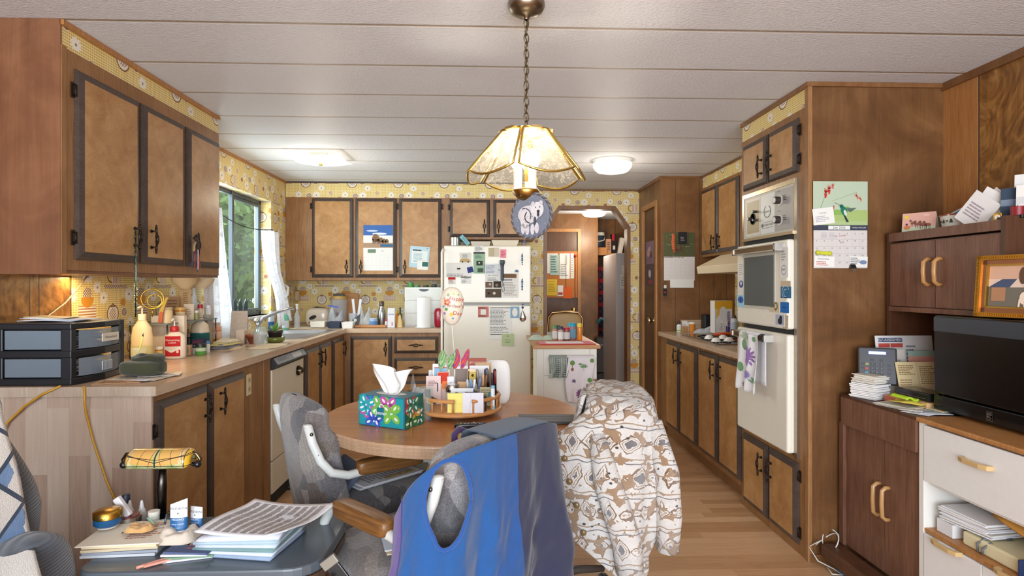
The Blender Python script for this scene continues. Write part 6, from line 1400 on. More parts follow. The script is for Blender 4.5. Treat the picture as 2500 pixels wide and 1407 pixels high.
card('pale pink printed pad with dark headings in the tray',1058,.015,.062,.120,(230,206,202),lambda m,w,h:(m.lines(-w*.7,h*.3,w*.6,h*.7,4,(150,110,110)),m.rect(w*.5,-h*.1,w*.65,h*.5,(70,66,70),1)),rz=5,th=.008)
card('white notepaper with a small circle mark at the back left of the tray',1058,.085,.05,.135,(228,228,232),lambda m,w,h:(m.ring(-w*.2,h*.6,.006,.002,(70,80,150),2),m.rect(-w*.7,-h*.2,w*.5,h*.25,(136,80,90),1)),rz=-3)
card('narrow white price tag strip standing in the tray',1101,.03,.028,.115,(236,236,240),lambda m,w,h:m.lines(-w*.5,-h*.4,w*.5,h*.6,5,GR),rz=8)
card('white form with a vertical printed word at the front of the tray',1128,-.085,.09,.085,(216,220,226),lambda m,w,h:(m.disc(-w*.5,h*.45,.009,(120,130,140),2),m.text('JOIN',w*.75,h*.1,.018,(70,100,120),2,rot=pi/2),m.line(-w*.8,h*.1,w*.4,0,.003,(60,66,80),2)),lean=-6)
card('pale yellow sticky notepad standing upright at the front of the tray',1118,-.140,.082,.075,(240,228,130),lambda m,w,h:m.line(-w,-h*.1,w,-h*.1,.001,(210,190,110),1),lean=-4,name='sticky_notepad',cat='notepad',th=.010)
card('white notepad standing at the front gap of the tray',1155,-.150,.082,.078,(226,226,234),lambda m,w,h:m.line(-w*.3,-h,-w*.2,h,.001,(190,190,200),1),lean=-3,name='notepad',cat='notepad',th=.010)
card('mint green sticky note peeking between the tray cards',1141,-.11,.035,.062,(160,216,200),lean=-3)
card('beige folded napkins stacked upright in the middle of the tray',1140,.03,.082,.092,(216,178,134),lambda m,w,h:[m.line(-w,-h+.012*i,w,-h+.012*i,.001,(180,140,100),1) for i in range(5)],lean=-18,name='napkin_stack',cat='napkins',th=.02)
card('white card with a taupe picture at the back of the tray',1133,.09,.085,.150,(232,230,230),lambda m,w,h:m.rect(-w*.9,-h*.4,w*.9,h*.85,(142,126,118),1),rz=3,lean=-8)
card('brick-red booklet with pale lettering at the back of the tray',1165,.10,.08,.185,(158,92,80),lambda m,w,h:m.text('LET US KNOW',0,h*.78,.011,(226,206,190),1),lean=-3,name='booklet',cat='booklet',th=.004)
card('white letter sheets standing before the brick-red booklet',1170,.07,.085,.155,(232,232,236),lambda m,w,h:m.lines(-w*.7,-h*.2,w*.7,h*.6,6,(190,196,206)),lean=-8)
card('tan card sleeve behind the letters at the back right of the tray',1180,.09,.07,.165,(190,160,124),lean=-4,th=.003)
card('narrow packet with a yellow and black crest label in the tray',1151,.0,.042,.150,(226,206,170),lambda m,w,h:(m.rect(-w*.7,h*.25,w*.7,h*.85,(196,170,90),1),m.rect(-w*.9,h*.2,-w*.7,h*.9,(60,50,40),2),m.rect(w*.7,h*.2,w*.9,h*.9,(60,50,40),2),m.disc(0,h*.65,.006,(70,60,30),2)),rz=-8)
for i,(px,d,h,c,c2,lab) in enumerate(((1152,-.03,.115,(150,176,206),(226,232,240),'pale blue pen standing in the tray beside the crest packet'),(1157,-.035,.118,(196,206,216),(120,150,190),'white and blue marker standing in the tray'),(1163,-.03,.122,(226,230,236),(110,120,150),'white twist pen with grey lettering in the tray'),(1146,-.02,.112,(120,150,190),(190,200,214),'blue ballpoint pen leaning left in the tray'),(1172,.0,.150,(40,36,40),(150,140,130),'tall black eyeliner-like tube in the tray'),(1177,-.02,.135,(120,60,50),(206,160,120),'brown and gold pencil standing in the tray'),(1181,-.01,.13,(196,150,80),(130,90,50),'golden paintbrush handle standing in the tray'),(1190,.01,.150,(86,58,116),(50,40,70),'purple marker standing at the right of the tray'),(1196,.02,.155,(40,40,50),(90,90,96),'black marker with grey cap standing at the right of the tray'),(1202,.0,.135,(30,32,46),(60,60,70),'navy felt pen standing at the right of the tray'),(1206,.01,.150,(126,36,34),(60,20,24),'dark red marker standing at the right end of the tray'),(1210,-.005,.145,(36,26,30),(120,40,40),'black pen with a red tip at the right end of the tray'))):
    p=onS(px,d);rr=random.Random(i);m=MB();q=.0050 if i not in (2,7,8,10) else .0065
    m.lathe([(q*.5,0),(q,.008),(q,h*.62),(q*1.08,h*.62,c2),(q*1.05,h*.96),(q*.5,h)],10,c)
    single('pen',m,'satin',lab,'pen',Matrix.Translation(p) @ rot('Y',rr.uniform(-9,9)) @ rot('X',rr.uniform(-8,4)),group='pens in the revolving tray')
def jar(label,p,rad,h,capc,cm='satin',body='glass',ch=.022,bc=WH,name='jar',band=None):
    r=thing(name,label,'jar',p);MB().lathe([(rad*.94,0),(rad,.004),(rad,h-.01),(rad*.86,h)],24,bc).build('body',body,r);MB().lathe([(rad*.92,h),(rad*.94,h+.002),(rad*.94,h+ch-.002),(rad*.88,h+ch)],24,capc).build('lid',cm,r)
    if band:MB().lathe([(rad+.0008,h*band[0]),(rad+.0008,h*band[1])],24,band[2],cap=False).build('printed_label','paper',r)
    return r
jar('glass jar with a chrome screw lid in the middle of the tray',onS(1104,-.02),.031,.062,(190,190,192),'chrome',ch=.030)
jar('small smoked jar with a black lid at the front right of the tray',onS(1150,-.075),.027,.048,(26,26,28),'satin','smoke_plastic',bc=(120,120,124))
p=onS(1203,-.085);r=thing('lip_balm_tube','white and pale blue balm tube standing by the tray rail','tube',(p.x,p.y,sz_));MB().lathe([(.009,0,(150,196,214)),(.009,.014,(226,232,236)),(.009,.085,(130,176,196)),(.009,.096)],14).build('tube','satin',r)
card('greenish banknote-like voucher leaning at the right of the tray',1188,-.075,.06,.075,(172,160,128),lambda m,w,h:(m.lines(-w*.8,-h*.7,w*.8,h*.8,6,(120,116,96)),m.rect(w*.2,-h*.4,w*.5,h*.5,(70,120,120),3)),lean=-10,rz=-8,up=.012)
p=onS(1178,-.115);m=MB();m.cbox((0,0,.03),(.032,.014,.062),(30,40,52));single('lighter',m,'gloss','dark blue plastic case standing behind the right front spindles','case',Matrix.Translation(p),bevel=.004)
p=onS(1044,-.085);r=thing('correction_tape','black and yellow correction roller on the left of the tray','correction tape',(p.x,p.y,sz_+.045));m=MB();m.cyl((0,0,.0),.012,.038,16,(34,36,42)).cbox((.018,0,-.004),(.045,.014,.022),(28,28,30),R=rot('Y',28)).cbox((.004,-.008,-.010),(.03,.006,.012),(214,190,50),R=rot('Y',30));m.build('body','gloss',r)
m=MB();m.cbox((.0,0,-.035),(.03,.02,.045),(46,44,44));m.build('foot','satin',r)
p=onS(1030,-.05);crumple('clear plastic bag bunched at the left of the tray',(p.x-.02,p.y,tz+.04),.07,.06,.09,(206,196,214),4,name='plastic_bag',cat='bag',mat='film')
# fabric bows behind the cards
def bow(label,px,d,z,c1,c2,seed):
    p=onS(px,d);m=MB()
    for s in (-1,1):
        def fn(u,v,s=s):
            a=u*2*pi;rr_=.028*sin(pi*min(v*1.05,1))**.7;return (s*.005+s*.032*v+rr_*.7*cos(a)*.8,rr_*.6*sin(a),.035+.012*sin(v*9+seed)+rr_*1.1*sin(a+.8)+.022*v)
        m.grid(fn,16,14,lambda u,v:c1 if int(v*13+u*3) % 2 else c2,closed=False)
    m.tube([(0,0,-z*.9),(0,0,.04)],.003,6,(226,206,180))
    return single('gift_bow',m,'cloth',label,'bow',Matrix.Translation((p.x,p.y,sz_+z)))
bow('green striped fabric bow at the back left of the tray',1092,.10,.135,(112,156,100),(170,200,146),1)
bow('orange and purple striped fabric bow at the back of the tray under the balloon',1124,.11,.135,(232,92,50),(168,72,150),2)
# balloon
p=onY(1103,748,SCY+.10);r=thing('foil_balloon','small pastel foil balloon reading Happy Mother\'s Day on a stick','balloon',p)
m=MB()
def bl(u,v):
    a,b=2*pi*u,pi*v;cr=1+.02*sin(u*60)*sin(b)**2;z=.083*cos(b);rr_=.058*sin(b)**.85*(1-.18*(1-cos(b))/2*1.4)*cr;return (rr_*cos(a),rr_*.62*sin(a),z)
rr=random.Random(8);PC=[(236,222,200),(232,214,196),(226,226,226),(238,230,206)]
m.grid(bl,48,24,(230,216,196),closed=True);m.build('foil','shell',r)
m=MB()
def onb(x,z): # front surface of balloon
    b=math.acos(max(-1,min(1,z/.083)));R_=.058*sin(b)**.85*(1-.18*(1-cos(b))/2*1.4)+1e-5;c=max(-.96,min(.96,x/R_));return -R_*.62*sqrt(1-c*c)
def proj(mm,f):
    q=MB();f(q);q.v=[(x,onb(x,y)-.0016,y) for x,y,z in q.v];mm.add(q.v,q.f,q.c[0] if False else [c for c in q.c]);
proj(m,lambda q:(q.text('Happy',.022,.032,.024,(186,50,40),rot=-.1),q.text("Mother's",.012,.002,.023,(150,70,40),rot=-.12),q.text('Day',.026,-.030,.024,(190,60,40),rot=-.12)))
proj(m,lambda q:([q.disc(-.018+.010*cos(a),.018+.010*sin(a),.006,(216,110,80),1,8) for a in (0,1.25,2.5,3.77,5)],q.disc(-.018,.018,.004,(240,200,120),2,8),q.disc(-.022,-.012,.007,(96,150,90),1,10),q.disc(-.034,.0,.005,(120,150,190),1,8),q.disc(.0,-.034,.008,(226,190,60),1,10),q.disc(-.03,-.03,.006,(150,120,180),1,8),q.disc(.01,.055,.005,(226,200,90),1,8),q.disc(-.014,.050,.006,(150,180,150),1,8),q.disc(-.030,.034,.004,(220,130,130),1,8),q.disc(.03,.05,.004,(120,170,160),1,8),q.disc(.006,-.052,.005,(120,160,190),1,8)))
m.build('printing','satin',r)
MB().tube([(0,0,-.078),(.002,0,-.10),(.012,0,-.22)],.0028,8,(236,226,206)).build('stick','satin',r)
m=MB();superbox(m,(0,0,.10),(.065,.008,.10),.5,20,14,(226,222,216));single('white_case',m,'satin','rounded white plastic case standing behind the right of the tray','case',Matrix.Translation((onY(1212,900,SCY+.20).x,SCY+.20,tz)) @ rot('X',-8))

# ================================================================== island cart
p0,p1=onZ(1303,843,.9),onZ(1467,843,.9);ix0,ix1,iy0,iy1=p0.x,p1.x,(p0.y+p1.y)/2,4.62
r=thing('kitchen_cart','white kitchen cart with a butcher-block top between fridge and hall opening','kitchen cart',((ix0+ix1)/2,4.2,0))
wpart('top',MB().box(ix0,ix1,iy0,iy1,.875,.90),'oak_x',r,bevel=.003)
CW=(228,224,212);a,b=ix0+.022,ix1-.022
wpart('body',MB().box(a+.03,b-.03,iy0+.035,iy1-.03,.06,.875,CW),'satin',r)
wpart('front_frame',MB().box(a,a+.045,iy0+.02,iy0+.05,0,.875,CW).box(b-.045,b,iy0+.02,iy0+.05,0,.875,CW).box(a+.045,b-.045,iy0+.026,iy0+.045,.70,.875,CW).box(a+.045,b-.045,iy0+.026,iy0+.045,.06,.695,CW),'satin',r,bevel=.002)
T,w,h=rectY(1383,872,1449,982,iy0+.0)
def deco(m,w,h):
    def topi(x,y,s,ro=0):
        m.disc(x,y,.016*s,(110,150,84),3,14);c,d=cos(ro),sin(ro);m.line(x,y-.014*s if not ro else y,x+.034*s*d*-1,y-.034*s*c,.003,(130,90,70),3)
        ex,ey=x-.042*s*d,y-.042*s*c;m.poly([(ex-.009*s,ey+.008*s),(ex+.009*s,ey+.008*s),(ex+.007*s,ey-.010*s),(ex-.007*s,ey-.010*s)],(150,100,80),3)
    topi(-w*.30,-h*.12,1.0);topi(w*.33,-h*.50,.95,-pi/2);m.disc(w*.42,-h*.07,.014,(116,156,90),3);leafy(m,w*.12,-h*.24,.030,(120,156,110));leafy(m,-w*.02,-h*.17,.016,(110,150,100))
    flower(m,-w*.25,-h*.52,.014,(120,96,140));flower(m,.0,-h*.80,.032,(132,66,128));m.line(-w*.28,-h*.72,-w*.28,-h*.95,.001,(200,180,190),3).line(-w*.28,-h*.95,w*.3,-h*.95,.001,(200,180,190),3)
towel('white tea towel printed with potted topiary trees, hanging on the front of the cart',face_front(T.translation.x,iy0-.005,T.translation.z+h/2),w,h,deco=deco,fold=.006,col=(236,228,230),seed=2)
T,w,h=rectY(1342,872,1384,921,iy0+.0);r=towel('green and grey checked kitchen cloth hanging bunched on the cart',face_front(T.translation.x,iy0-.004,T.translation.z+h/2),w,h,fold=.012,col=(150,160,150),seed=5)
q=MB();[q.line(-w*.45,-h*(.05+.1*i),w*.45,-h*(.05+.1*i),.003,(60,74,72),3) for i in range(10)];[q.line(-w*.45+w*.1*i,0,-w*.45+w*.1*i,-h,.003,(214,218,210),4) for i in range(10)]
q.v=[(x,y,z+.0225+.012*(.4-y/h)*sin((x/w+.5)*13+5-y/h*1.5)) for x,y,z in q.v];q.build('check_pattern','cloth',r)
cz2=.9008
m=MB();m.box(-.20,.17,-.12,.10,0,.004,(204,60,66));m.box(-.15,.10,-.08,.06,.004,.0046,(232,214,214));single('placemat',m,'cloth','red-edged white placemat lying across the cart top','placemat',locrz(((ix0+ix1)/2+.02,iy0+.14,cz2),.03))
crumple('folded green and navy patterned pot holder at the back left of the cart',((ix0+.09),iy0+.42,cz2),.20,.16,.03,(176,190,170),6,name='pot_holder',cat='pot holder')
def shaker(label,px,dy,rad,h,bodyc,capc,mat='satin',band=None,caph=.022,cat='jar'):
    q=onY(px,800,iy0+dy);r=thing('spice_jar',label,cat,(q.x,q.y,cz2));MB().lathe([(rad*.95,0),(rad,.004),(rad,h-.01),(rad*.9,h)],18,bodyc).build('body',mat,r);MB().lathe([(rad*.92,h),(rad*.92,h+caph),(rad*.8,h+caph+.002)],18,capc).build('lid','satin',r)
    if band:MB().lathe([(rad+.0008,h*.15),(rad+.0008,h*.8)],18,band,cap=False).build('printed_label','paper',r)
shaker('spice jar with a green lid at the left of the cart jars',1355,.34,.019,.082,(170,120,96),(74,120,62),band=(206,200,196))
shaker('spice jar with a navy lid and white label on the cart',1369,.30,.019,.078,(190,150,130),(50,54,80),band=(226,226,220))
shaker('small spice jar with a dark lid behind the red-lidded one on the cart',1362,.42,.018,.075,(120,96,84),(60,60,70))
shaker('squat jar with a red lid on the cart',1383,.32,.025,.074,(120,90,80),(186,36,60),band=(210,204,200),caph=.014)
shaker('wide canister with a turquoise lid and bright print on the cart',1397,.38,.033,.095,(150,110,110),(36,148,178),band=(110,150,170),cat='canister')
shaker('honey bottle with a yellow cap at the right of the cart jars',1415,.33,.018,.095,(196,96,30),(226,196,60),mat='amber',cat='bottle')
m=MB();m.lathe([(.022,0),(.024,.05),(.022,.05),(.020,.004)],16,cap=False);q=onY(1343,800,iy0+.45);single('glass_tumbler',m,'glass','small clear glass at the left rear of the cart jars','glass',Matrix.Translation((q.x,q.y,cz2)))
# ---- hall
q=onY(1380,830,6.6);r=thing('folding_chair','beige padded folding chair standing in the hall behind the cart','chair',(q.x,6.6,0))
m=MB();pts=[(-.20,0,0),(-.20,0,.80),(-.19,0,.93),(-.15,0,.985),(0,0,.995),(.15,0,.985),(.19,0,.93),(.20,0,.80),(.20,0,0)];m.tube(pts,.012,8,(196,160,110));m.build('frame','metal',r)
m=MB();superbox(m,(0,-.004,.83),(.185,.014,.145),.5,24,12,(206,166,100));m.build('back_pad','satin',r)
m=MB();superbox(m,(0,-.20,.45),(.19,.19,.02),.4,24,10,(206,166,100));m.build('seat','satin',r);MB().tube([(-.2,-.36,0),(-.2,0,.46)],.011,6,(196,160,110)).tube([(.2,-.36,0),(.2,0,.46)],.011,6,(196,160,110)).build('leg','metal',r)
HD=HY+.018
noteb=lambda *a,**k:note(*a,Y=k.pop('Y',HD-.012),**k)
T,w,h=rectY(1335,614,1416,727,HD-.006);m=MB();m.box(-w/2,w/2,-h/2,h/2,-.008,.008,(196,120,60));single('cork_board',m,'matte','cork notice board hung on the dark door in the hall','notice board',T)
HB=HD-.016
note('paper','large white sheet at the top left of the hall notice board','paper',(1336,619,1362,668),plain,Y=HB)
note('paper','pale green printed list on the hall notice board','paper',(1343,622,1365,672),lambda m,w,h:m.lines(-w*.8,-h*.8,w*.8,h*.9,7,(80,110,104)),col=(176,200,190),Y=HB-.003)
note('paper','white instruction sheet in the middle of the hall notice board','paper',(1366,619,1391,681),lambda m,w,h:m.lines(-w*.8,-h*.8,w*.7,h*.2,7,(120,120,110)),Y=HB-.001)
note('paper','narrow white list at the right of the hall notice board','paper',(1393,619,1401,680),lambda m,w,h:m.lines(-w*.7,-h*.9,w*.7,h*.7,9,(150,150,140)),Y=HB)
note('paper','yellow notice sheet at the lower left of the hall notice board','paper',(1335,682,1360,722),lambda m,w,h:(m.text('NOTICE',0,h*.72,.020,(90,80,50),2),m.lines(-w*.7,-h*.6,w*.7,h*.5,5,(190,160,60))),col=(232,196,72),Y=HB)
note('card','small white card beside the yellow notice on the hall board','card',(1361,697,1375,723),lambda m,w,h:m.rect(-w*.8,-h*.8,w*.8,-h*.3,(190,90,80),2),Y=HB-.001)
note('card','orange card at the bottom of the hall notice board','card',(1375,701,1396,729),plain,col=(226,104,50),Y=HB-.003)
q=onY(1404,625,HB);m=MB();m.ball((0,-.01,0),.02,10,(150,40,34)).tube([(0,-.01,0),(.004,-.01,-.2),(-.004,-.01,-.42),(.004,-.01,-.55)],.003,5,(110,50,40));single('red_flower_hanging',m,'matte','small red flower ornament with a long cord on the hall notice board','ornament',Matrix.Translation(q))
q=onY(1382,640,HB-.005);m=MB();m.tube([(0,0,.10),(.012,0,.06),(.010,0,-.02),(0,0,-.06),(-.010,0,-.02),(-.012,0,.06)],.003,6,(206,170,130),closed=True).tube([(0,0,-.06),(0,0,-.35)],.0022,5,(150,100,70));single('hanging_loop',m,'matte','tan loop of cord hanging on the hall notice board','cord',Matrix.Translation(q))
# closet shelf and contents
SYc=8.1;zs=onY(1480,620,SYc).z
r=tag(MB().box(1.445,2.02,SYc-.12,8.388,zs-.025,zs).build('closet_shelf','oak_x'),'wooden closet shelf in the hall carrying a cooler jug','shelf')
MB().box(1.445,2.02,8.37,8.388,zs-.42,zs-.26).build('coat_rail','oak_x',r)
q=onY(1459,600,SYc);r=thing('cooler_jug','dark blue cooler jug with a white lid on the closet shelf','cooler jug',(q.x+.01,SYc+.02,zs+.085));MB().lathe([(.085,0),(.09,.01),(.09,.16),(.085,.165)],20,(36,44,60)).build('body','satin',r);MB().lathe([(.092,.165),(.092,.20),(.085,.21),(.03,.215)],20,(222,214,200)).build('lid','satin',r);MB().tube([(-.09,-.02,.15),(-.07,-.07,.10),(0,-.10,.08),(.07,-.07,.10),(.09,-.02,.15)],.007,6,(222,214,200)).build('handle','satin',r)
carton('brown cardboard box under the cooler jug on the closet shelf',(q.x+.02,SYc+.02,zs+.001),.20,.20,.083,(190,132,80))
q=onY(1484,600,SYc);carton('narrow tan carton beside the cooler jug on the closet shelf',(q.x,SYc,zs+.001),.07,.12,.20,(186,140,110),lambda m,w,h:m.lines(-w*.6,-h*.6,w*.6,h*.6,5,(90,60,50)))
q=onY(1497,600,SYc);carton('black and red battery box on the closet shelf',(q.x,SYc,zs+.001),.06,.12,.27,(40,36,38),lambda m,w,h:(m.rect(-w,h*.3,w*.2,h,(170,40,50),1),m.rect(-w*.6,-h*.6,w*.5,-h*.2,(200,196,190),2)))
q=onY(1511,600,SYc);carton('white leaning packet at the right of the closet shelf',(q.x,SYc,zs+.001),.06,.10,.22,(216,206,196)).rotation_euler.y=.2
m=MB();superbox(m,(0,0,.07),(.09,.09,.07),.7,16,10,(30,30,36));single('dark_bundle',m,'cloth','dark bundle at the far right of the closet shelf','bundle',Matrix.Translation((onY(1530,600,SYc).x+.06,SYc+.05,zs+.001)))
def coat(label,px,c,stripes,w=.22,name='coat',top=655,bot=880):
    q=onY(px,top,8.15);zb=.45;r=thing(name,label,'coat',(q.x,8.15,q.z));H_=q.z-zb;m=MB()
    m.grid(lambda u,v:((w*(.25+.75*min(1,v*4)**.6)*.5)*cos(2*pi*u)*(1+.15*sin(u*31)),.09*sin(2*pi*u)*(.4+.6*min(1,v*4)),-H_*v),40,40,c,closed=True);m.build('body','cloth',r)
def plaid(u,v):a=int(v*26) % 4;b=int(u*24) % 4;return (140,40,44) if a == 0 or b == 0 else ((52,56,76) if (a+b) % 2 else (34,34,46))
coat('red and navy plaid flannel coat hanging in the hall closet',1467,plaid,1,.26,'plaid_coat',652)
coat('dark grey-green jacket hanging beside the plaid coat in the closet',1494,(62,66,70),0,.20,'dark_coat',668)
q=onY(1504,700,6.78);r=thing('white_freezer','tall pale grey freezer standing in the hall with notes on its side','freezer',(q.x+.14,7.2,0))
zt_=onY(1515,618,6.78).z;MB().box(-.14,.50,-.42,.35,0,zt_,(206,204,206)).build('cabinet','gloss',r,bevel=.01)
note('thermostat','small grey digital thermometer stuck on the hall freezer','thermometer',(1518,648,1528,668),lambda m,w,h:m.rect(-w*.7,h*.0,w*.7,h*.6,(70,74,70),4),Y=6.775,th=.01,mat='satin')
note('note','white speckled note sheet on the hall freezer below the thermometer','note',(1514,670,1528,705),lambda m,w,h:m.lines(-w*.7,-h*.7,w*.7,h*.7,6,(170,170,176)),Y=6.776)
q=onY(1470,900,7.6);r=thing('vacuum_cleaner','dark upright vacuum with a teal handle below the coats','vacuum cleaner',(q.x,7.6,0));MB().box(-.11,.09,-.10,.10,0,.16,(36,34,34)).box(-.09,.07,-.06,.08,.16,.62,(64,52,44)).build('body','satin',r,bevel=.015);MB().tube([(-.06,-.02,.80),(-.02,-.03,.86),(.03,-.03,.84),(.04,-.02,.60)],.022,10,(40,120,136)).build('hose','satin',r)
m=MB(face_front(0,-.061,.52));m.text('POWERFORCE',0,0,.026,(196,190,180),1);m.build('lettering','satin',r)
# light switch on the back wall and clutter beside the fridge
note('light_switch','cream light switch plate on the wallpaper right of the fridge','light switch',(1304,740,1318,765),lambda m,w,h:m.box(-.004,.004,-.010,.010,.002,.010,(120,110,96)),Y=YB-.004,th=.006,mat='satin',col=(226,206,160))
# ================================================================== back worktop, left to right
CZ1=CZ+.0008
def bp(px,d=0,z=CZ1):q=onY(px,790,5.30+d);return (q.x,5.30+d,z)
def hgt(px,y0,Y):return onY(px,y0,Y).z-CZ
# drawer chest
x0,x1=onY(988,750,5.38).x,-.42;zt_=onY(1030,702,5.38).z
r=thing('drawer_chest','white four-drawer desktop chest on the back counter','drawer chest',((x0+x1)/2,5.5,CZ1))
wpart('case',MB().box(x0,x1,5.385,5.70,CZ1,zt_,(226,226,220)),'satin',r)
n4=[(702+3,733),(736,765),(768,796)]
zz=[zt_-.012,onY(1030,734,5.38).z,onY(1030,765,5.38).z,CZ1+.012]
for i in range(3):
    d=wpart('drawer',MB().box(x0+.012,x1-.012,5.375,5.40,zz[i+1]+.003,zz[i]-.003,(222,222,216)),'satin',r,bevel=.002)
    m=MB(face_front((x0+x1)/2,5.3745,zz[i]-.004));m.poly([(.045*cos(t)*1.0,-.022*sin(t)) for t in [pi*k/12 for k in range(13)]],(46,58,70),0);
    if i == 0:m.build('finger_notch','satin',d)
zc_=zt_+.001
for i,(px,c,hh,lab) in enumerate(((1003,(70,150,70),.045,'green cup on top of the white drawer chest'),(1018,(90,140,90),.022,'low green tub on top of the drawer chest'),(1040,(60,60,56),.02,'dark shallow tin on the drawer chest'),(1060,(40,52,46),.028,'dark green tin at the right end of the drawer chest'))):
    q=onY(px,700,5.45);m=MB();m.lathe([(.022,0),(.028,hh*.2),(.020,hh)],14,c);single('cup',m,'satin',lab,'cup',Matrix.Translation((q.x,5.45,zc_)))
q=bp(1035,-.05);r=thing('paper_towel_roll','white paper towel roll standing in front of the drawer chest','paper towels',(q[0],5.25,CZ1+.006));MB().cyl((0,0,0),.062,.262,32,(244,244,244)).build('roll','paper',r);MB().cyl((0,0,.262),.02,.003,16,(200,190,176)).build('core','matte',r);MB().cyl((0,0,-.005),.078,.005,28,(210,210,208)).build('base','satin',r)
r=thing('red_bag','red plastic pouch standing between paper towels and fridge','pouch',(onY(1069,780,5.28).x,5.28,CZ1));m=MB();superbox(m,(0,0,.085),(.032,.022,.085),.5,16,12,(178,30,56));m.build('pouch','gloss',r);MB().tube([(-.01,-.023,.13),(.02,-.024,.10),(.025,-.024,.06)],.0025,6,(232,210,210)).build('drawstring','cloth',r)
crumple('yellow napkin-like bag with a dark swirl standing before the drawer chest',bp(976,.0),.05,.04,.14,(232,206,150),3,name='paper_bag',cat='bag',mat='paper')
carton('tall white medicine carton with blue lettering on the back counter',bp(956,-.02),.062,.045,.172,(232,232,238),lambda m,w,h:(m.text('MDVIR',0,h*.35,.016,(90,120,170),1),m.rect(w*.1,-h*.8,w*.5,-h*.45,(210,150,160),1)))
bottle('small amber bottle behind the white medicine carton',bp(968,.08),[(.025,0),(.026,.09),(.014,.12)],mat='amber',cap=([(.015,.12),(.015,.14)],(226,170,40)))
bottle('small dark green oil bottle beside the drawer chest',bp(977,.07),[(.018,0),(.018,.10),(.008,.13),(.008,.16)],col=(54,70,50),cap=([(.009,.16),(.009,.175)],(40,60,70)))
bottle('brushed steel drinking bottle with a dark top on the back counter',bp(932,.05),[(.032,0),(.034,.004),(.034,.125),(.030,.150),(.020,.165),(.019,.185)],mat='metal',col=(176,176,176),cap=([(.020,.185),(.021,.19),(.021,.225),(.016,.232)],(84,60,40)),capmat='gloss')
bottle('small red and white medicine bottle behind the carton',bp(943,.0),[(.013,0),(.013,.05),(.009,.055)],col=(216,206,200),cap=([(.010,.055),(.010,.07)],(200,60,80)))
bottle('light blue printed tub in front of the steel bottle',bp(912,-.0),[(.030,0),(.033,.006),(.034,.066),(.030,.072)],col=(150,182,214),lab=(.034,.01,.055,(100,140,190)),name='tub',cat='tub',cap=([(.034,.072),(.034,.082)],(190,210,226)))
crumple('clear plastic bag with pale contents standing on the wooden board',bp(893,.03,CZ1+.024),.11,.09,.15,(206,222,236),7,name='plastic_bag',cat='bag',mat='film')
single('cutting_board',MB().cbox((0,0,.011),(.27,.16,.022)),'rackwood','small wooden board under the bag and blue tub on the back counter','board',Matrix.Translation((bp(907)[0],5.33,CZ1)),bevel=.004)
box_tray('white square plastic dish in the middle of the back counter',837,865,CZ1,.052,5.24,.11,(236,234,230),'plastic_dish','dish')
box_tray('dark blue plastic dish left of the white one on the back counter',803,834,CZ1,.056,5.23,.12,(48,58,78),'plastic_dish','dish')
box_tray('off-white oval dish with a small brown motif on the back counter',762,797,CZ1+.012,.05,5.20,.12,(226,220,206),'casserole_dish','dish',.95)
crumple('cream dish towel spread under the dishes by the corner',(bp(768)[0],5.22,CZ1),.34,.16,.012,(226,208,180),12,name='dish_towel',cat='towel')
r=thing('toaster','bag-wrapped cream toaster appliance by the corner of the back counter','toaster',(bp(776,.12)[0],5.44,CZ1));m=MB();superbox(m,(0,0,.085),(.105,.075,.085),.55,28,18,(204,190,172));m.build('body','gloss',r);m=MB(face_front(-.03,-.076,.075));m.disc(0,.01,.035,(40,42,46),0,16,ry=.017,rot=.4);m.disc(-.01,-.035,.03,(90,96,100),0,12,ry=.010);m.build('dark_panel','gloss',r)
MB().tube([(-.07,0,.15),(-.02,0,.17),(.06,0,.16)],.012,8,(50,48,46)).build('handle','satin',r)
bag=crumple('clear zip bag of red and white sweets leaning on the appliance',(bp(818,.05)[0],5.36,CZ1+.001),.15,.10,.16,(214,206,216),5,name='zip_bag',cat='bag',mat='film')
crumple('red sweets showing at the bottom of the clear zip bag',(bp(815,.05)[0],5.36,CZ1+.001),.12,.07,.05,(176,50,50),15,name='sweets',cat='sweets')
m=MB();m.cbox((0,0,0),(.10,.004,.012),(70,90,190));single('bag_closure',m,'satin','blue zip strip at the top of the clear sweets bag','zip strip',Matrix.Translation((bp(810)[0],5.35,CZ1+.185)) @ rot('Y',10))
r=thing('drink_pitcher','clear plastic pitcher with a dark lid handle at the back of the counter','pitcher',(bp(822,.2)[0],5.58,CZ1));MB().lathe([(.062,0),(.068,.01),(.075,.24),(.078,.245)],28,(190,206,230)).build('body','film',r);MB().box(-.05,.05,-.018,.018,.27,.295,(66,66,60)).build('handle','satin',r,bevel=.006);MB().lathe([(.07,.245),(.074,.25),(.06,.275)],24,(196,160,90)).build('lid','satin',r)
m=MB();m.cbox((0,0,.15),(.22,.016,.30));single('cutting_board',m,'rackwood','tall wooden cutting board leaning on the wallpaper behind the pitcher','board',Matrix.Translation((bp(838,.3)[0],5.73,CZ1)) @ rot('X',-6),bevel=.006)
r=thing('measuring_cup','grey cup holding white utensils near the clear pitcher','cup',(bp(862,.12)[0],5.42,CZ1));MB().lathe([(.03,0),(.042,.12),(.039,.12),(.028,.004)],20,(196,190,186),cap=False).build('cup','film',r)
for i,(dx,a,lab) in enumerate(((-.008,-6,'left white paper-wrapped straw bundle in the grey cup'),(.014,8,'right white straw bundle standing in the grey cup'))):
    m=MB();m.cbox((0,0,.10),(.022,.010,.20),(226,228,232));single('straw_bundle',m,'paper',lab,'straws',Matrix.Translation((bp(862)[0]+dx,5.42,CZ1+.05)) @ rot('Y',a))
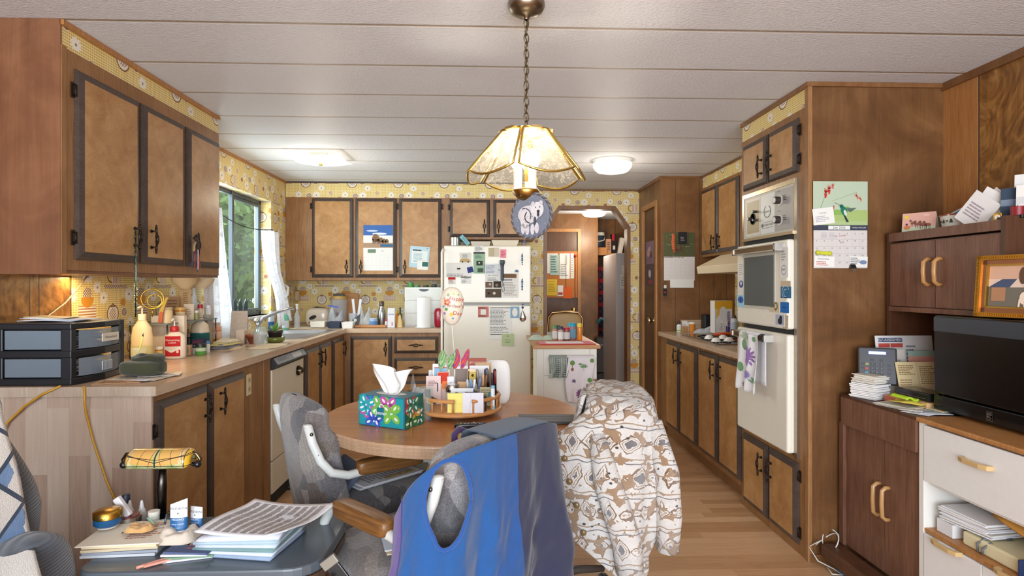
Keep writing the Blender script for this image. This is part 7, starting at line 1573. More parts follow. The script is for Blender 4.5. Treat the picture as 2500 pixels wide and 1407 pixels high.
r=thing('kitchen_timer','dark grey gadget with a round white dial leaning on the cup','gadget',(bp(862)[0]+.03,5.34,CZ1+.055));m=MB(frame((0,0,.02),(.8,0,.6),(-.6,0,.8)));m.box(-.045,.045,-.02,.02,-.008,.008,(60,60,62));m.build('body','satin',r,bevel=.003);m=MB(frame((0,-.001,.02),(.8,0,.6),(-.6,0,.8)));m.disc(-.02,0,.014,(226,226,226),18);m.ring(-.02,0,.007,.002,GR,20);m.v=[(a,b-.009,c) for a,b,c in m.v];m.build('dial','satin',r)
MB().box(-.02,.02,-.012,.02,-.055,.02,(90,84,80)).build('foot','matte',r)
crumple('orange and green dried pepper bundle in the counter corner',(XL+.34,5.62,CZ1),.12,.10,.14,(186,96,40),21,name='pepper_bundle',cat='peppers')
crumple('dark red pepper bunch beside the orange one in the corner',(XL+.44,5.60,CZ1),.07,.08,.13,(110,34,26),22,name='pepper_bundle',cat='peppers')
# green glazed thing and wall pocket behind the curtain
m=MB();m.lathe([(.02,0),(.035,.03),(.04,.09),(.03,.10),(.032,.004)],16,(216,190,146),cap=False);single('wall_pocket',m,'matte','tan pottery wall pocket hanging in the corner behind the curtain','wall pocket',Matrix.Translation((onY(722,720,5.76).x,5.765,onY(722,735,5.76).z)))
# ================================================================== around the sink
def cp(px,py,z=CZ1):q=onZ(px,py,CZ);return (q.x,q.y,z)
q=(-1.68,4.10,CZ1)
r=thing('knife_block','slanted pale wooden knife block holding dark-handled knives under the window','knife block',(-1.66,3.98,CZ1),radians(18))
m=MB(frame((0,.05,0),(1,0,0),(0,0,1)));pr=[(-.10,0),(.09,0),(.10,.13),(.02,.215)]
m=MB(frame((.05,0,0),(0,1,0),(0,0,1)));m.prism([(-.10,0),(.09,0),(.10,.12),(.035,.205)],-.10,0);m.v=[(x,y,z) for x,y,z in m.v];m.build('block','whitewash',r,bevel=.003)
for i in range(6):
    k=MB();u,v=(i % 3),i//3;base=Vector((-.028+.030*u,.050+.025*v,.185-.03*v));d=Vector((0.05*(u-1),.42,.90)).normalized()
    k.tube([base,base+d*.03,base+d*.08,base+d*.105],[.008,.010,.012,.007],10,(52,66,76));k.build('knife','satin',r)
def pot(label,p,rad,h,c,name='flower_pot',saucer=None,plant=None,soil=(60,44,34)):
    r=thing(name,label,'pot',p);MB().lathe([(rad*.72,0),(rad*.95,h*.75),(rad,h*.75),(rad*1.04,h),(rad*.93,h),(rad*.9,h*.85),(.001,h*.85,soil)],24,c,cap=False).build('pot','satin',r)
    if saucer:MB().lathe([(rad*.95,-.012),(rad*1.25,0),(rad*1.28,.022),(rad*1.15,.022),(rad,0.0)],24,saucer,cap=False).build('saucer','gloss',r)
    if plant:
        m=MB();rr=random.Random(3)
        for k in range(22):
            a=rr.uniform(0,6.28);L=rr.uniform(.03,.085);el=rr.uniform(.2,1.2);b=Vector((0,0,h*.85));d=Vector((cos(a)*cos(el),sin(a)*cos(el),sin(el)));s_=d.cross(Vector((0,0,1))).normalized()*.008;e=b+d*L
            m.add([b,b+d*L*.6+s_,e,b+d*L*.6-s_],[(0,1,2,3)],(rr.randint(90,140),rr.randint(140,180),70))
        m.build('leaves','satin',r)
    return r
pot('low terracotta pot left of the empty glass jar',cp(626,838),.062,.055,(150,78,50),plant=None)
pot('black plastic pot with green seedlings on an olive saucer',cp(672,836,CZ1+.013),.048,.065,(52,42,40),saucer=(112,118,52),plant=1)
r=thing('glass_jar','empty clear mason jar standing at the front of the counter','jar',cp(636,845));MB().lathe([(.034,0),(.040,.004),(.042,.02),(.042,.085),(.034,.10),(.034,.118),(.031,.118),(.031,.10),(.039,.084),(.039,.02),(.001,.006)],28,cap=False).build('glass','glass',r)
crumple('cream crocheted cloth under the mason jar and pots',(cp(650,850)[0]-.02,cp(650,850)[1]+.10,CZ1),.16,.34,.008,(222,196,150),13,name='table_cloth',cat='cloth')
p=cp(565,852);crumple('stack of tan folded dishcloths, lowest layer',(p[0]-.03,p[1],CZ1),.16,.30,.02,(214,184,140),14,name='dish_cloth',cat='cloth')
crumple('blue-grey folded dishcloth in the middle of the cloth stack',(p[0]-.03,p[1]-.02,CZ1+.014),.13,.24,.022,(112,112,126),16,name='dish_cloth',cat='cloth')
crumple('yellow-green folded dishcloth near the top of the cloth stack',(p[0]-.035,p[1],CZ1+.028),.13,.25,.02,(204,186,92),17,name='dish_cloth',cat='cloth')
crumple('cream dishcloth on top of the cloth stack',(p[0]-.04,p[1]+.03,CZ1+.040),.11,.17,.018,(222,206,170),18,name='dish_cloth',cat='cloth')
carton('pale beige box standing behind the black pot',(-1.60,3.88,CZ1),.05,.12,.085,(214,194,172),rz=.2)
bottle('blue and white dish soap bottle with a yellow cap behind the sink',(XL+.09,4.86,CZ1),[(.030,0),(.034,.01),(.034,.10),(.026,.15),(.014,.17)],col=(196,206,220),cap=([(.014,.17),(.018,.172),(.016,.19),(.006,.205)],(214,176,50)),lab=(.034,.01,.08,(50,96,160)),sx=.6)
bottle('green-tinted hand soap bottle with a pump behind the sink',(XL+.15,5.02,CZ1),[(.036,0),(.040,.01),(.040,.09),(.030,.12),(.014,.13)],mat='bottle_green',cap=([(.014,.13),(.016,.132),(.016,.15)],(220,222,222)),lab=(.040,.02,.08,(214,222,222)),sx=.65,pump=(.15,(222,224,226)))
bottle('clear spray bottle with a white nozzle behind the faucet',(XL+.20,5.16,CZ1),[(.030,0),(.033,.008),(.033,.11),(.012,.15),(.012,.17)],mat='film',cap=([(.014,.17),(.014,.20),(.020,.205),(.018,.215)],(232,232,232)),sx=.7)
# ================================================================== near worktop clutter
p=(-1.50,2.345,CZ1)
x0,x1,y0,y1=XL+.01,-1.560,2.262,2.575
r=thing('storage_drawers','black-framed two-drawer plastic storage unit with smoky see-through drawers on the near counter','storage unit',((x0+x1)/2,y0,CZ1))
zA,zB=CZ1,onY(200,790,2.262).z;hh=(zB-zA)/2;BK=(26,28,34)
def bowf(x):return 0
m=MB()
for k in range(3):
    zc=zA+k*hh;t0,t1=(zc,zc+.026) if k == 0 else ((zc-.014,zc+.014) if k == 1 else (zc-.024,zc))
    m.prism([(x0,y0),(x1,y0),(x1+.012,y0+.06),(x1+.024,(y0+y1)/2),(x1+.012,y1-.06),(x1,y1),(x0,y1)],t0,t1,BK)
for (a,b) in ((x0,y0),(x1-.040,y0),(x0,y1-.03),(x1-.034,y1-.03)):m.box(a,a+.040,b+.002,b+.03,zA,zB-.001,BK)
wpart('frame',m,'satin',r,bevel=.004)
for k in range(2):
    z0=zA+k*hh+.030-(.012 if k else 0);z1=zA+(k+1)*hh-(.018 if k == 0 else .028);d=MB()
    d.box(x0+.045,x1-.042,y0+.006,y0+.010,z0,z1);
    n_=10;P=[(x1+.004+.026*sin(pi*i/n_),y0+.035+(y1-y0-.07)*i/n_) for i in range(n_+1)]
    d.add([(a,b,z0) for a,b in P]+[(a,b,z1) for a,b in P],[(i,i+1,n_+2+i,n_+1+i) for i in range(n_)])
    d.box(x0+.045,x1,y0+.03,y1-.03,z0,z0+.003);q=wpart('drawer',d,'smoke_plastic',r)
    c=MB();rr=random.Random(k+1)
    for j in range(9):c.cbox((x0+.15+rr.uniform(-.015,.015),y0+.16+rr.uniform(-.03,.03),z0+.006+j*.006),(.19,.20,.004),rr.choice([(200,206,214),(160,170,184),(120,132,150),(214,214,206)]),rz=rr.uniform(-.1,.1))
    if k:c.box(x0+.12,x1-.05,y0+.012,y0+.016,z0+.012,z0+.036,(160,178,110))
    o=c.build('papers_inside','paper',q)
lm=MB(frame((x1+.031,(y0+y1)/2+.02,zA+hh*1.45),(0,1,0),(0,0,1)));lm.box(-.05,.05,-.016,.016,0,.004,(216,206,190));lm.text('Household',0,0,.016,DK,9);wpart('label_holder',lm,'satin',r)
lm=MB(frame((x1+.031,(y0+y1)/2+.0,zA+hh*.5),(0,1,0),(0,0,1)));lm.box(-.03,.03,-.018,.018,0,.003,(196,204,210));[lm.rect(-.028+.008*i,-.016,-.025+.008*i,.016,(120,124,130),7) for i in range(7)];wpart('label_holder',lm,'satin',r)
for i,(dx,w,d,rz,c,lab) in enumerate(((-.10,.19,.15,.1,(226,226,232),'large white letter at the bottom of the pile on the black storage unit'),(-.08,.22,.14,-.06,(214,216,226),'pale blue-grey envelope in the pile on the black storage unit'),(-.11,.15,.12,.2,(236,216,180),'cream folded letter on top of the pile on the black storage unit'))):
    m=MB();m.grid(lambda u,v:((u-.5)*w,(v-.5)*d,.004+.003*sin(u*4+i)),6,6,c);single('letter',m,'paper',lab,'letter',locrz(((x0+x1)/2+dx+.10,y0+.13,zB+.002+.006*i),rz),solid=.003)
# olive pouch and papers in front corner
p=cp(335,925)
r=thing('camera_pouch','olive green canvas pouch with a flap near the counter corner','pouch',(p[0]-.01,p[1]+.06,CZ1+.006),radians(-12))
m=MB();superbox(m,(0,0,.030),(.080,.058,.030),.45,24,14,(74,76,56));m.build('pouch_body','cloth',r)
m=MB();superbox(m,(.012,.012,.066),(.060,.045,.016),.6,20,10,(64,66,50),fn=lambda x,y,z:(x,y,z+.006*sin(x*60)));m.build('flap','cloth',r)
MB().tube([(-.03,.0,.078),(.01,-.02,.086),(.05,-.01,.080),(.085,.0,.05),(.09,-.02,.02)],.006,8,(58,60,46)).build('strap','cloth',r)
for i,(px,py,w,d,rz,c,lab) in enumerate(((300,938,.16,.10,.25,(206,166,130),'brown folded wrapping paper under the olive pouch'),(350,930,.20,.12,-.1,(206,196,184),'grey newspaper sheet under the olive pouch'),(400,922,.15,.10,.35,(222,214,204),'cream leaflet sticking out right of the olive pouch'),(355,937,.07,.04,-.3,(226,228,238),'small white and blue slip lying at the counter corner'))):
    p=cp(px,py);m=MB();m.box(-w/2,w/2,-d/2,d/2,0,.0015,c);m.T=Matrix.Translation((0,0,.0017));m.lines(-w*.4,-d*.4,w*.4,d*.4,6,tuple(int(q*.8) for q in c),1)
    single('leaflet',m,'paper',lab,'paper',locrz((p[0]-.04,p[1]+.05,CZ1+.0003+.0018*i),rz))
# bottles and boxes
p=cp(426,876);r=bottle('cream moisturizing lotion bottle with a red pump collar and red label',p,[(.044,0),(.052,.004),(.053,.02),(.053,.100),(.048,.120),(.028,.134),(.018,.138)],col=(236,222,204),cap=([(.019,.138),(.020,.140),(.020,.162),(.014,.166)],(190,40,44),1),sx=1,sy=.55,rz=.12,pump=(.166,(230,222,210)),name='lotion_bottle')
m=MB(face_front(0,0,.066))
def curve(mm):mm.v=[(x,y-.0300*sqrt(max(0,1-(x/.0545)**2)),z) for x,y,z in mm.v]
m.grid(lambda u,v:((u-.5)*.074,.050-.052*v,0),12,2,(188,44,48));m.text('Moisturizing',0,.030,.0135,(240,230,226),1).text('Lotion',0,.017,.0140,(240,230,226),1)
m.grid(lambda u,v:((u-.5)*.072,-.052+(.026+.007*cos(u*7))*v,0),12,2,(188,44,48));m.disc(.024,-.028,.006,(236,200,180),1,12,ry=.009);m.lines(-.024,-.018,.028,-.006,2,(190,180,170),0)
curve(m);m.build('printed_label','paper',r)
p=cp(352,866);bottle('tall cream pump bottle behind the lotion and papers',(-1.685,2.93,CZ1),[(.042,0),(.048,.006),(.050,.12),(.042,.17),(.022,.20),(.018,.205)],col=(226,206,164),cap=([(.018,.205),(.018,.235)],(236,222,190),1),sy=.7,pump=(.235,(232,216,180)),lab=(.050,.03,.09,(222,206,166),[(.1,.9,(200,190,140))]))
p=cp(410,869);m=MB();m.box(-.085,.085,-.012,.012,0,.215,(232,216,194));m.T=face_front(0,-.0125,.107);m.rect(-.02,-.10,.01,.0,(236,226,214),1)
[m.poly([(-.018,-.085+.03*k),(.008,-.070+.03*k),(.008,-.055+.03*k),(-.018,-.070+.03*k)],(196,60,50),2) for k in range(3)];m.lines(-.02,.0,.05,.05,5,(200,180,160),2);m.text('Rated',.018,-.06,.018,(120,110,100),2,rot=pi/2)
single('paper_bag',m,'paper','flat white paper bag with red stripes standing behind the lotion bottle','paper bag',locrz((-1.685,3.17,CZ1),.0),bevel=.003)
p=cp(388,879);bottle('yellow pill bottle with white cap left of the lotion bottle',p,[(.017,0),(.0175,.003),(.0175,.052)],mat='amber',cap=([(.019,.052),(.019,.066),(.017,.068)],(236,230,214)),lab=(.0175,.008,.046,(232,200,120)))
p=(-1.62,2.79,CZ1);r=thing('glass_cup','clear glass cup with a pen standing left of the pill bottle','cup',p);MB().lathe([(.001,.004),(.026,.004),(.030,.085),(.032,.085),(.028,0),(.001,0)],20,(220,220,160),cap=False).build('cup','glass',r);
m=MB();m.tube([(0,0,0),(.03,.0,.13)],.004,6,(196,206,120)).tube([(.03,0,.13),(.033,0,.145)],[.004,.001],6,DK);single('pen',m,'satin','pale green pen leaning in the clear glass cup','pen',Matrix.Translation((p[0]-.012,p[1],CZ1+.008)))
p=(-1.60,2.70,CZ1);crumple('pale yellow folded cloth by the storage unit',(p[0],p[1]-.02,CZ1),.10,.05,.014,(236,222,170),24,name='cloth_rag',cat='cloth')
bx=lambda lab,px,py,w,d,h,c,fn=None,rz=.1,**k:carton(lab,cp(px,py),w,d,h,c,fn,rz,**k)
bx('navy and white medicine box right of the lotion bottle',486,864,.062,.04,.082,(54,56,76),lambda m,w,h:(m.rect(-w,-h,w,-h*.2,(214,200,186),1),m.text('wink',-w*.2,h*.1,.014,(226,226,230),2),m.lines(-w*.8,h*.4,w*.7,h*.8,2,(160,60,70),1)))
bx('small cream carton between the lotion bottle and the navy box',460,868,.03,.03,.055,(214,176,140),lambda m,w,h:m.lines(-w*.6,-h*.7,w*.6,h*.7,4,(150,110,90)))
p=cp(490,866);bottle('green jar with a black lid in front of the navy box',(p[0]+.01,p[1]-.02,CZ1),[(.024,0),(.026,.004),(.026,.042)],col=(96,150,70),cap=([(.027,.042),(.027,.062),(.025,.064)],(36,38,42)),lab=(.026,.004,.038,(90,150,70),[(.5,1,(196,206,176))]),name='supplement_jar',cat='jar')
p=cp(506,862);bottle('small white bottle with a light blue cap beside the green jar',p,[(.014,0),(.015,.045),(.012,.05)],col=(232,226,214),cap=([(.013,.05),(.013,.066)],(92,136,176)))
p=cp(505,840);bottle('large teal mouthwash bottle with cream shoulders behind the small bottles',(-1.655,3.44,CZ1),[(.045,0,(40,96,92)),(.050,.006),(.050,.105,(222,200,170)),(.050,.115),(.044,.150),(.020,.170)],col=(40,96,92),cap=([(.020,.17),(.021,.185)],(222,206,176)),lab=(.050,.02,.10,(40,92,88),[(0,.2,(200,180,150))]),sy=.8)
carton('grey plastic box standing behind the teal mouthwash bottle',(-1.685,3.56,CZ1),.07,.05,.20,(176,168,152))
p=cp(536,832);bottle('amber jar with a pale label near the window curtain',(-1.67,3.67,CZ1),[(.028,0),(.030,.006),(.030,.10)],mat='amber',cap=([(.031,.10),(.031,.125)],(226,160,130)),lab=(.030,.05,.095,(226,180,150)))
p=cp(545,826);bottle('pink-lidded clear jar behind the amber jar',(-1.725,3.78,CZ1),[(.026,0),(.028,.11)],mat='film',cap=([(.029,.11),(.029,.14)],(226,190,170)))
# two-tier wire shelf with bottles
p=cp(470,845);sx_,sy__=-1.70,3.10
r=thing('counter_shelf','small grey two-tier shelf carrying bottles under the wall cupboard','shelf rack',(sx_,sy__,CZ1));MB().box(-.13,.07,-.05,.50,.172,.180,(122,132,128)).build('shelf_board','satin',r)
for a,b in ((-.12,-.04),(.065,-.04),(-.12,.49),(.065,.49)):MB().tube([(a,b,0),(a,b,.173)],.004,6,(110,116,114)).build('leg','metal',r)
zs2=CZ1+.1805
def sp(px,X=-1.68):q=onX(px,760,X);return (X,q.y,zs2)
bottle('amber pill bottle lying label-out on the upper rack shelf',sp(440),[(.022,0),(.023,.06)],mat='amber',cap=([(.025,.06),(.025,.074)],(232,190,110)),lab=(.023,.008,.05,(236,214,170)))
bottle('squat glass jar with cream contents on the upper rack shelf',sp(405,-1.66),[(.030,0),(.032,.06),(.028,.068)],col=(226,200,150),cap=([(.030,.068),(.030,.082)],(200,176,130)),name='jar',cat='jar')
bottle('small brown dropper bottle on the upper rack shelf',sp(421),[(.014,0),(.015,.045)],col=(130,80,44),cap=([(.011,.045),(.011,.06)],(110,66,40)))
carton('small framed white card standing on the upper rack shelf',sp(461),.05,.01,.09,(226,206,180),lambda m,w,h:m.lines(-w*.7,-h*.6,w*.6,h*.4,4,(170,140,120)),rz=.5)
bottle('clear tapered bottle on the upper rack shelf',sp(474,-1.72),[(.018,0),(.020,.09),(.008,.15),(.008,.18)],mat='film')
bottle('white supplement bottle with a red cap on the rack shelf',sp(489),[(.014,0),(.015,.06)],col=(216,176,164),cap=([(.014,.06),(.014,.082)],(180,30,44)),lab=(.015,.008,.05,(226,206,190)))
bottle('small white bottle at the far end of the rack shelf',sp(508),[(.016,0),(.017,.055),(.010,.06)],col=(222,222,222),cap=([(.012,.06),(.012,.074)],(236,236,236)))
bottle('tiny green glass bottle at the front of the rack shelf',sp(480,-1.645),[(.011,0),(.012,.04)],col=(150,150,90),cap=([(.010,.04),(.010,.052)],(230,226,210)))
carton('tan recipe card box standing behind the rack bottles',(-1.79,onX(452,720,-1.79).y,CZ1+.1805),.07,.02,.17,(226,190,140),lambda m,w,h:m.lines(-w*.7,-h*.2,w*.7,h*.8,7,(180,140,100)),rz=1.2)
carton('stack of small cartons at the back of the rack shelf',(-1.79,onX(415,720,-1.79).y,CZ1+.1805),.10,.03,.13,(190,150,110),lambda m,w,h:m.lines(-w*.8,-h*.8,w*.8,h*.8,6,(140,110,90)),rz=1.3)
for i,(px,c,lab) in enumerate(((462,(60,44,40),'dark brown jar under the rack shelf, left'),(472,(46,42,46),'dark glass jar under the rack shelf, centre'),(484,(40,36,44),'black-labelled jar under the rack shelf, right'))):
    bottle(lab,(-1.72,onX(px,800,-1.72).y,CZ1),[(.030,0),(.032,.07),(.026,.08)],col=c,cap=([(.028,.08),(.028,.10)],(150,120,96)),name='jar',cat='jar')
m=MB();m.tube([(.05*cos(t),.0,.05*sin(t)) for t in [2*pi*k/20 for k in range(20)]],.003,6,(206,166,70),closed=True).tube([(.032*cos(t)+.01,0,.032*sin(t)-.01) for t in [2*pi*k/20 for k in range(20)]],.0025,6,(206,166,70),closed=True).tube([(0,0,-.05),(0,0,-.09)],.003,6,(206,166,70));q=onX(372,730,-1.70);single('gold_wire_ornament',m,'metal','gold wire heart-and-ring ornament standing among the near bottles','ornament',Matrix.Translation((q.x,q.y,q.z)) @ rot('Z',20))
m=MB();m.grid(lambda u,v:(.012*(u-.5)*2*(1-.3*v)+.035*v*v,.010*sin(u*6),.13*v),6,14,lambda u,v:(206,170,80) if v > .4 else (206,110,70));q=onX(392,760,-1.66);single('gold_ribbon',m,'cloth','gold and orange ribbon strip rising from the near bottles','ribbon',Matrix.Translation((q.x,q.y,q.z-.06)),solid=.002)
# paper plates under the cupboard
for i,(px,c,lab) in enumerate(((452,(226,196,150),'left cream paper packet hanging under the wall cupboard'),(492,(232,212,176),'right cream paper packet hanging under the wall cupboard'))):
    q=onX(px,685,-1.68);m=MB();m.lathe([(.03,0),(.075,.035),(.085,.06)],20,c,cap=False,sx=.8);m.lathe([(.001,.0),(.03,0)],20,c,cap=False,sx=.8);single('paper_packet',m,'paper',lab,'packet',Matrix.Translation((q.x,q.y,1.333-.062)))
# garlands and dolls on the cupboard pulls
q=onX(331,560,UX+.04)
r=thing('tinsel_garland','silver and green tinsel garland hanging from the nearest cupboard handle','garland',q)
m=MB();rr=random.Random(2);L=onX(331,560,UX+.04).z-onX(328,775,UX+.04).z
m.tube([(0,0,0),(.002,0,-L*.5),(.0,0,-L)],.003,6,(120,150,140))
for k in range(900):
    z=-L*k/900;a=rr.uniform(0,6.28);w_=rr.uniform(.006,.013);b=Vector((0,0,z));e=Vector((cos(a)*w_,sin(a)*w_,z+rr.uniform(-.004,.004)));s_=Vector((-sin(a),cos(a),0))*.0026
    m.add([b+s_,b-s_,e],[(0,1,2)],rr.choice([(170,190,180),(96,136,130),(60,96,110),(206,200,180)]))
m.build('tinsel','metal',r)
q=onX(480,600,UX+.045)
r=thing('doll_ornament','small dark doll with red, white and blue ribbons hanging from the far cupboard handle','ornament',q)
m=MB();m.ball((0,0,.048),.010,10,(46,34,30)).tube([(0,0,.038),(0,0,.01),(.004,0,-.02)],[.008,.013,.006],8,(60,48,38)).tube([(0,0,.025),(.0,.022,.0),(0,.028,-.02)],.005,6,(90,76,60)).tube([(0,0,.025),(0,-.020,.004),(0,-.026,-.03)],.005,6,(170,150,110));m.build('figure','cloth',r)
for k,(c,dy) in enumerate((((60,70,110),-.02),((180,50,50),-.006),((60,70,110),.006),((190,60,50),.018),((220,200,190),.0))):
    m=MB();m.grid(lambda u,v:(.004*k-.008,(u-.5)*.010+dy*(.3+v*1.3),-.02-(.09+.012*(k % 3))*v),2,8,c);m.build('ribbon','cloth',r,solid=.001)
# cords
m=MB();P=[onX(222,662,XL+.02),onX(190,705,XL+.02),onX(160,740,XL+.02),onX(118,772,XL+.03),onX(112,785,XL+.06)];m.tube(P,.0035,6,(150,130,104));tag(m.build('lamp_cord','satin'),'thin brown cord running from under the wall cupboard down to the storage unit','cord')
m=MB();P=[onY(205,943,2.225),onY(207,985,2.225),onY(210,1010,2.238),onY(228,1080,2.24),onY(262,1180,2.235),onY(300,1262,2.2)];m.tube(P,.0042,8,(200,150,40));m2=P
tag(m.build('yellow_cord','satin'),'gold lamp cord hanging down the pale cabinet end panel','cord')
m=MB();m.tube([onY(148,943,2.225),onY(100,965,2.225),onY(60,992,2.228),onY(20,1030,2.235),onY(-20,1080,2.2)],.0042,8,(206,154,44));tag(m.build('yellow_cord','satin'),'gold cord slanting down left across the pale end panel','cord')
# dark mat on the floor
tag(MB().box(-.42,.42,-.28,.28,.0008,.012,(58,70,62)).build('floor_mat','cloth',loc=(-.86,4.05,0)),'dark green floor mat before the sink cabinet','mat')
# ================================================================== side table bottom left
STZ=.56
P=[onZ(196,1383,STZ),onZ(300,1262,STZ),onZ(560,1262,STZ),onZ(735,1275,STZ),onZ(765,1305,STZ),onZ(745,1345,STZ),onZ(600,1404,STZ)]
sx0,sx1,sy0,sy1=-1.06,-.44,1.535,1.90
r=thing('side_table','dark wooden end table with a worn glossy top at the bottom left','side table',((sx0+sx1)/2,(sy0+sy1)/2,0))
pts=[]
for (cx_,cy_,a0) in ((sx1-.09,sy0+.09,-90),(sx1-.09,sy1-.09,0),(sx0+.05,sy1-.05,90),(sx0+.05,sy0+.05,180)):
    rr_=.09 if cx_ > -.9 else .05
    for k in range(7):a=radians(a0+15*k);pts.append((cx_+rr_*cos(a),cy_+rr_*sin(a)))
wpart('top',MB().prism(pts,STZ-.028,STZ,(84,92,100)),'shell',r,bevel=.006)
wpart('edge_band',MB().prism([(x*1.0,y) for x,y in pts],STZ-.052,STZ-.029,(84,62,48)),'satin',r)
wpart('body',MB().box(sx0+.06,sx1-.10,sy0+.08,sy1-.04,.12,STZ-.053),'walnut_dark',r)
for k,(a,b) in enumerate(((sx0+.06,sy0+.07),(sx1-.07,sy0+.07),(sx0+.06,sy1-.06),(sx1-.07,sy1-.06))):
    s_=1 if a > -.8 else -1;wpart('leg',MB().tube([(a,b,STZ-.054),(a+.035*s_,b-.01,.40),(a+.03*s_,b,.2),(a+.05*s_,b,.0)],[.022,.028,.02,.018],10),'walnut_dark',r)
tz2=STZ+.0008
def st(px,py):q=onZ(px,py,STZ);return (q.x,q.y,tz2)
# banker lamp
p=st(392,1300);p=(onY(395,1250,1.84).x,1.84,tz2)
r=thing('stained_glass_lamp','small desk lamp with a butterfly stained-glass tube shade and a bronze post','lamp',p)
MB().lathe([(.055,0),(.055,.008),(.030,.016),(.014,.022)],24,(64,56,50)).build('base','metal',r)
zsh=onY(392,1122,1.84).z-tz2
MB().tube([(0,0,.02),(0,0,.12),(.003,.0,zsh-.03)],[.013,.014,.011],14,(84,80,76)).build('pole','metal',r)
def tiffany():
    n=NT('stained_glass');X,Y,Z=n.xyz();a=X.abs();z0=Z-zsh
    gold=n.ramp(n.noise(n.vec(X,Y,Z),60,2),[(.3,rgb(206,168,84)),(.7,rgb(216,160,96))]);green=n.ramp(n.noise(n.vec(X,Y,Z),40,2),[(.3,rgb(138,160,92)),(.7,rgb(196,198,148))])
    wing=(a*1.0-.048).abs().lt(.042)*(z0+.004-a*.10).gt(-.006)
    col=n.mix(wing,green,gold);col=n.mix((a-.085).gt(0)*(a-.10).lt(0),col,rgb(226,176,50))
    ln=((z0-a*.25).abs().lt(.0011)).max((z0-.008-a*.12).abs().lt(.0009)).max((a-.085).abs().lt(.0011)).max((a-.100).abs().lt(.0011)).max((z0+.010).abs().lt(.0011)).max(a.lt(.0022)).max(((a*31+z0*9).fract()-.5).abs().lt(.02))
    sc_=((a-.074).abs().lt(.005))*(n.voro(n.vec(X,Y,Z),260).gt(.45));col=n.mix(sc_,col,rgb(206,190,150))
    col=n.mix(ln*z0.gt(-.014),col,rgb(50,44,36));return n.set(col=col,rough=.15,coat=.4)
M['tiffany']=tiffany()
m=MB()
def shade(u,v):
    a=-.15*pi+1.25*pi*v;x=(u-.5)*.196;e=abs(u-.5)*2;k=(1-max(0,(e-.82)/.18)**2*.5);return (x*(1 if e < .9 else .985),-.040*k*cos(a),zsh-.002+.034*k*sin(a))
m.grid(shade,40,22);m.build('shade','tiffany',r,solid=.003)
for s in (-1,1):
    MB().tube([(s*.085,.0,zsh+.02),(s*.105,0,zsh+.016),(s*.115,0,zsh),(s*.11,0,zsh-.010)],.006,8,(120,104,80)).build('arm','metal',r);b=MB();b.ball((s*.110,-.006,zsh-.014),.011,12,(28,28,30)).cyl((s*.095,-.006,zsh-.014),.009,.001,8,DK).tube([(s*.095,-.006,zsh-.014),(s*.110,-.006,zsh-.014)],.007,8,(28,28,30));b.build('knob','gloss',r)
# creams and bottles
p=st(246,1335);r=thing('cream_jar','blue glass cream jar with a gold lid on the side table','jar',(p[0],p[1]+.03,tz2+.044));MB().lathe([(.026,-.001,(206,196,190)),(.028,.004,(30,84,130)),(.035,.010),(.035,.026)],28,(206,196,190)).build('jar','gloss',r);MB().lathe([(.036,.027),(.036,.044),(.030,.048),(.001,.049)],28,(206,160,70)).build('lid','metal',r)
m=MB(face_front(0,-.0362,.036));m.text('GOLD',0,.004,.009,(90,70,40),0).text('BOND',0,-.005,.009,(90,70,40),0);m.v=[(x,y+.036*(1-sqrt(max(0,1-(x/.037)**2))),z) for x,y,z in m.v];m.build('lettering','satin',r)
p=st(300,1310);r=thing('ointment_tin','round metal tin of dark red balm with a brush on it','tin',(p[0],p[1]+.03,tz2+.030));MB().cyl((0,0,0),.032,.018,28,(170,160,150)).build('tin','metal',r);MB().cyl((0,0,.018),.028,.003,24,(110,44,48)).build('balm','satin',r)
single('nail_brush',MB().cbox((0,0,0),(.020,.016,.065),(226,222,224)),'satin','clear white nail brush leaning on the red balm tin','brush',Matrix.Translation((p[0]-.012,p[1]+.02,tz2+.078)) @ rot('Y',-35),bevel=.003)
bk=1.86
def eb(px,Y=bk):return (onY(px,1270,Y).x,Y,tz2)
for px,lab in ((317,'white dropper bottle on the side table, nearer the gold cord'),(346,'white dropper bottle on the side table, right of its twin')):
    bottle(lab,eb(px),[(.014,0),(.014,.028),(.011,.032)],col=(206,206,206),cap=([(.0105,.032),(.0105,.037),(.007,.044),(.004,.062),(.003,.066)],(240,240,240)),name='eye_drop_bottle')
bottle('navy capped stick behind the dropper bottles',eb(308,1.885),[(.010,0),(.010,.05)],col=(200,210,226),cap=([(.011,.05),(.011,.074),(.008,.078)],(46,56,74)),name='balm_stick',cat='balm stick')
r=thing('glass_tumbler','short glass holding green and clear sticks on the side table','glass',eb(395,1.75));MB().lathe([(.001,.004),(.024,.004),(.027,.040),(.029,.040),(.026,0),(.001,0)],20,cap=False).build('tumbler','glass',r)
for i,(dx,a,c) in enumerate(((-.012,-35,(150,190,160)),(-.002,-40,(170,206,176)),(.006,10,(60,72,84)))):MB().tube([(dx*.3,0,.006),(dx+.05*sin(radians(a)),0,.006+.06*cos(radians(a)))],.003,6,c).build('stick','gloss',r)
bottle('small white pill bottle behind the short glass of sticks',eb(376,1.80),[(.015,0),(.015,.045)],col=(216,222,214),cap=([(.016,.045),(.016,.056)],(236,232,220)))
m=MB();rr=random.Random(1);[m.tube([(rr.uniform(-.03,.03),rr.uniform(-.01,.01),.02+rr.uniform(0,.03)),(rr.uniform(-.03,.03),rr.uniform(-.01,.01),.03+rr.uniform(0,.02)),(rr.uniform(-.03,.03),rr.uniform(-.01,.01),.01)],.0009,4,(70,66,64)) for _ in range(14)];single('wire_whisk',m,'metal','tangle of thin dark wire behind the hand cream tubes','wire',Matrix.Translation((eb(412)[0],1.84,tz2-.008)))
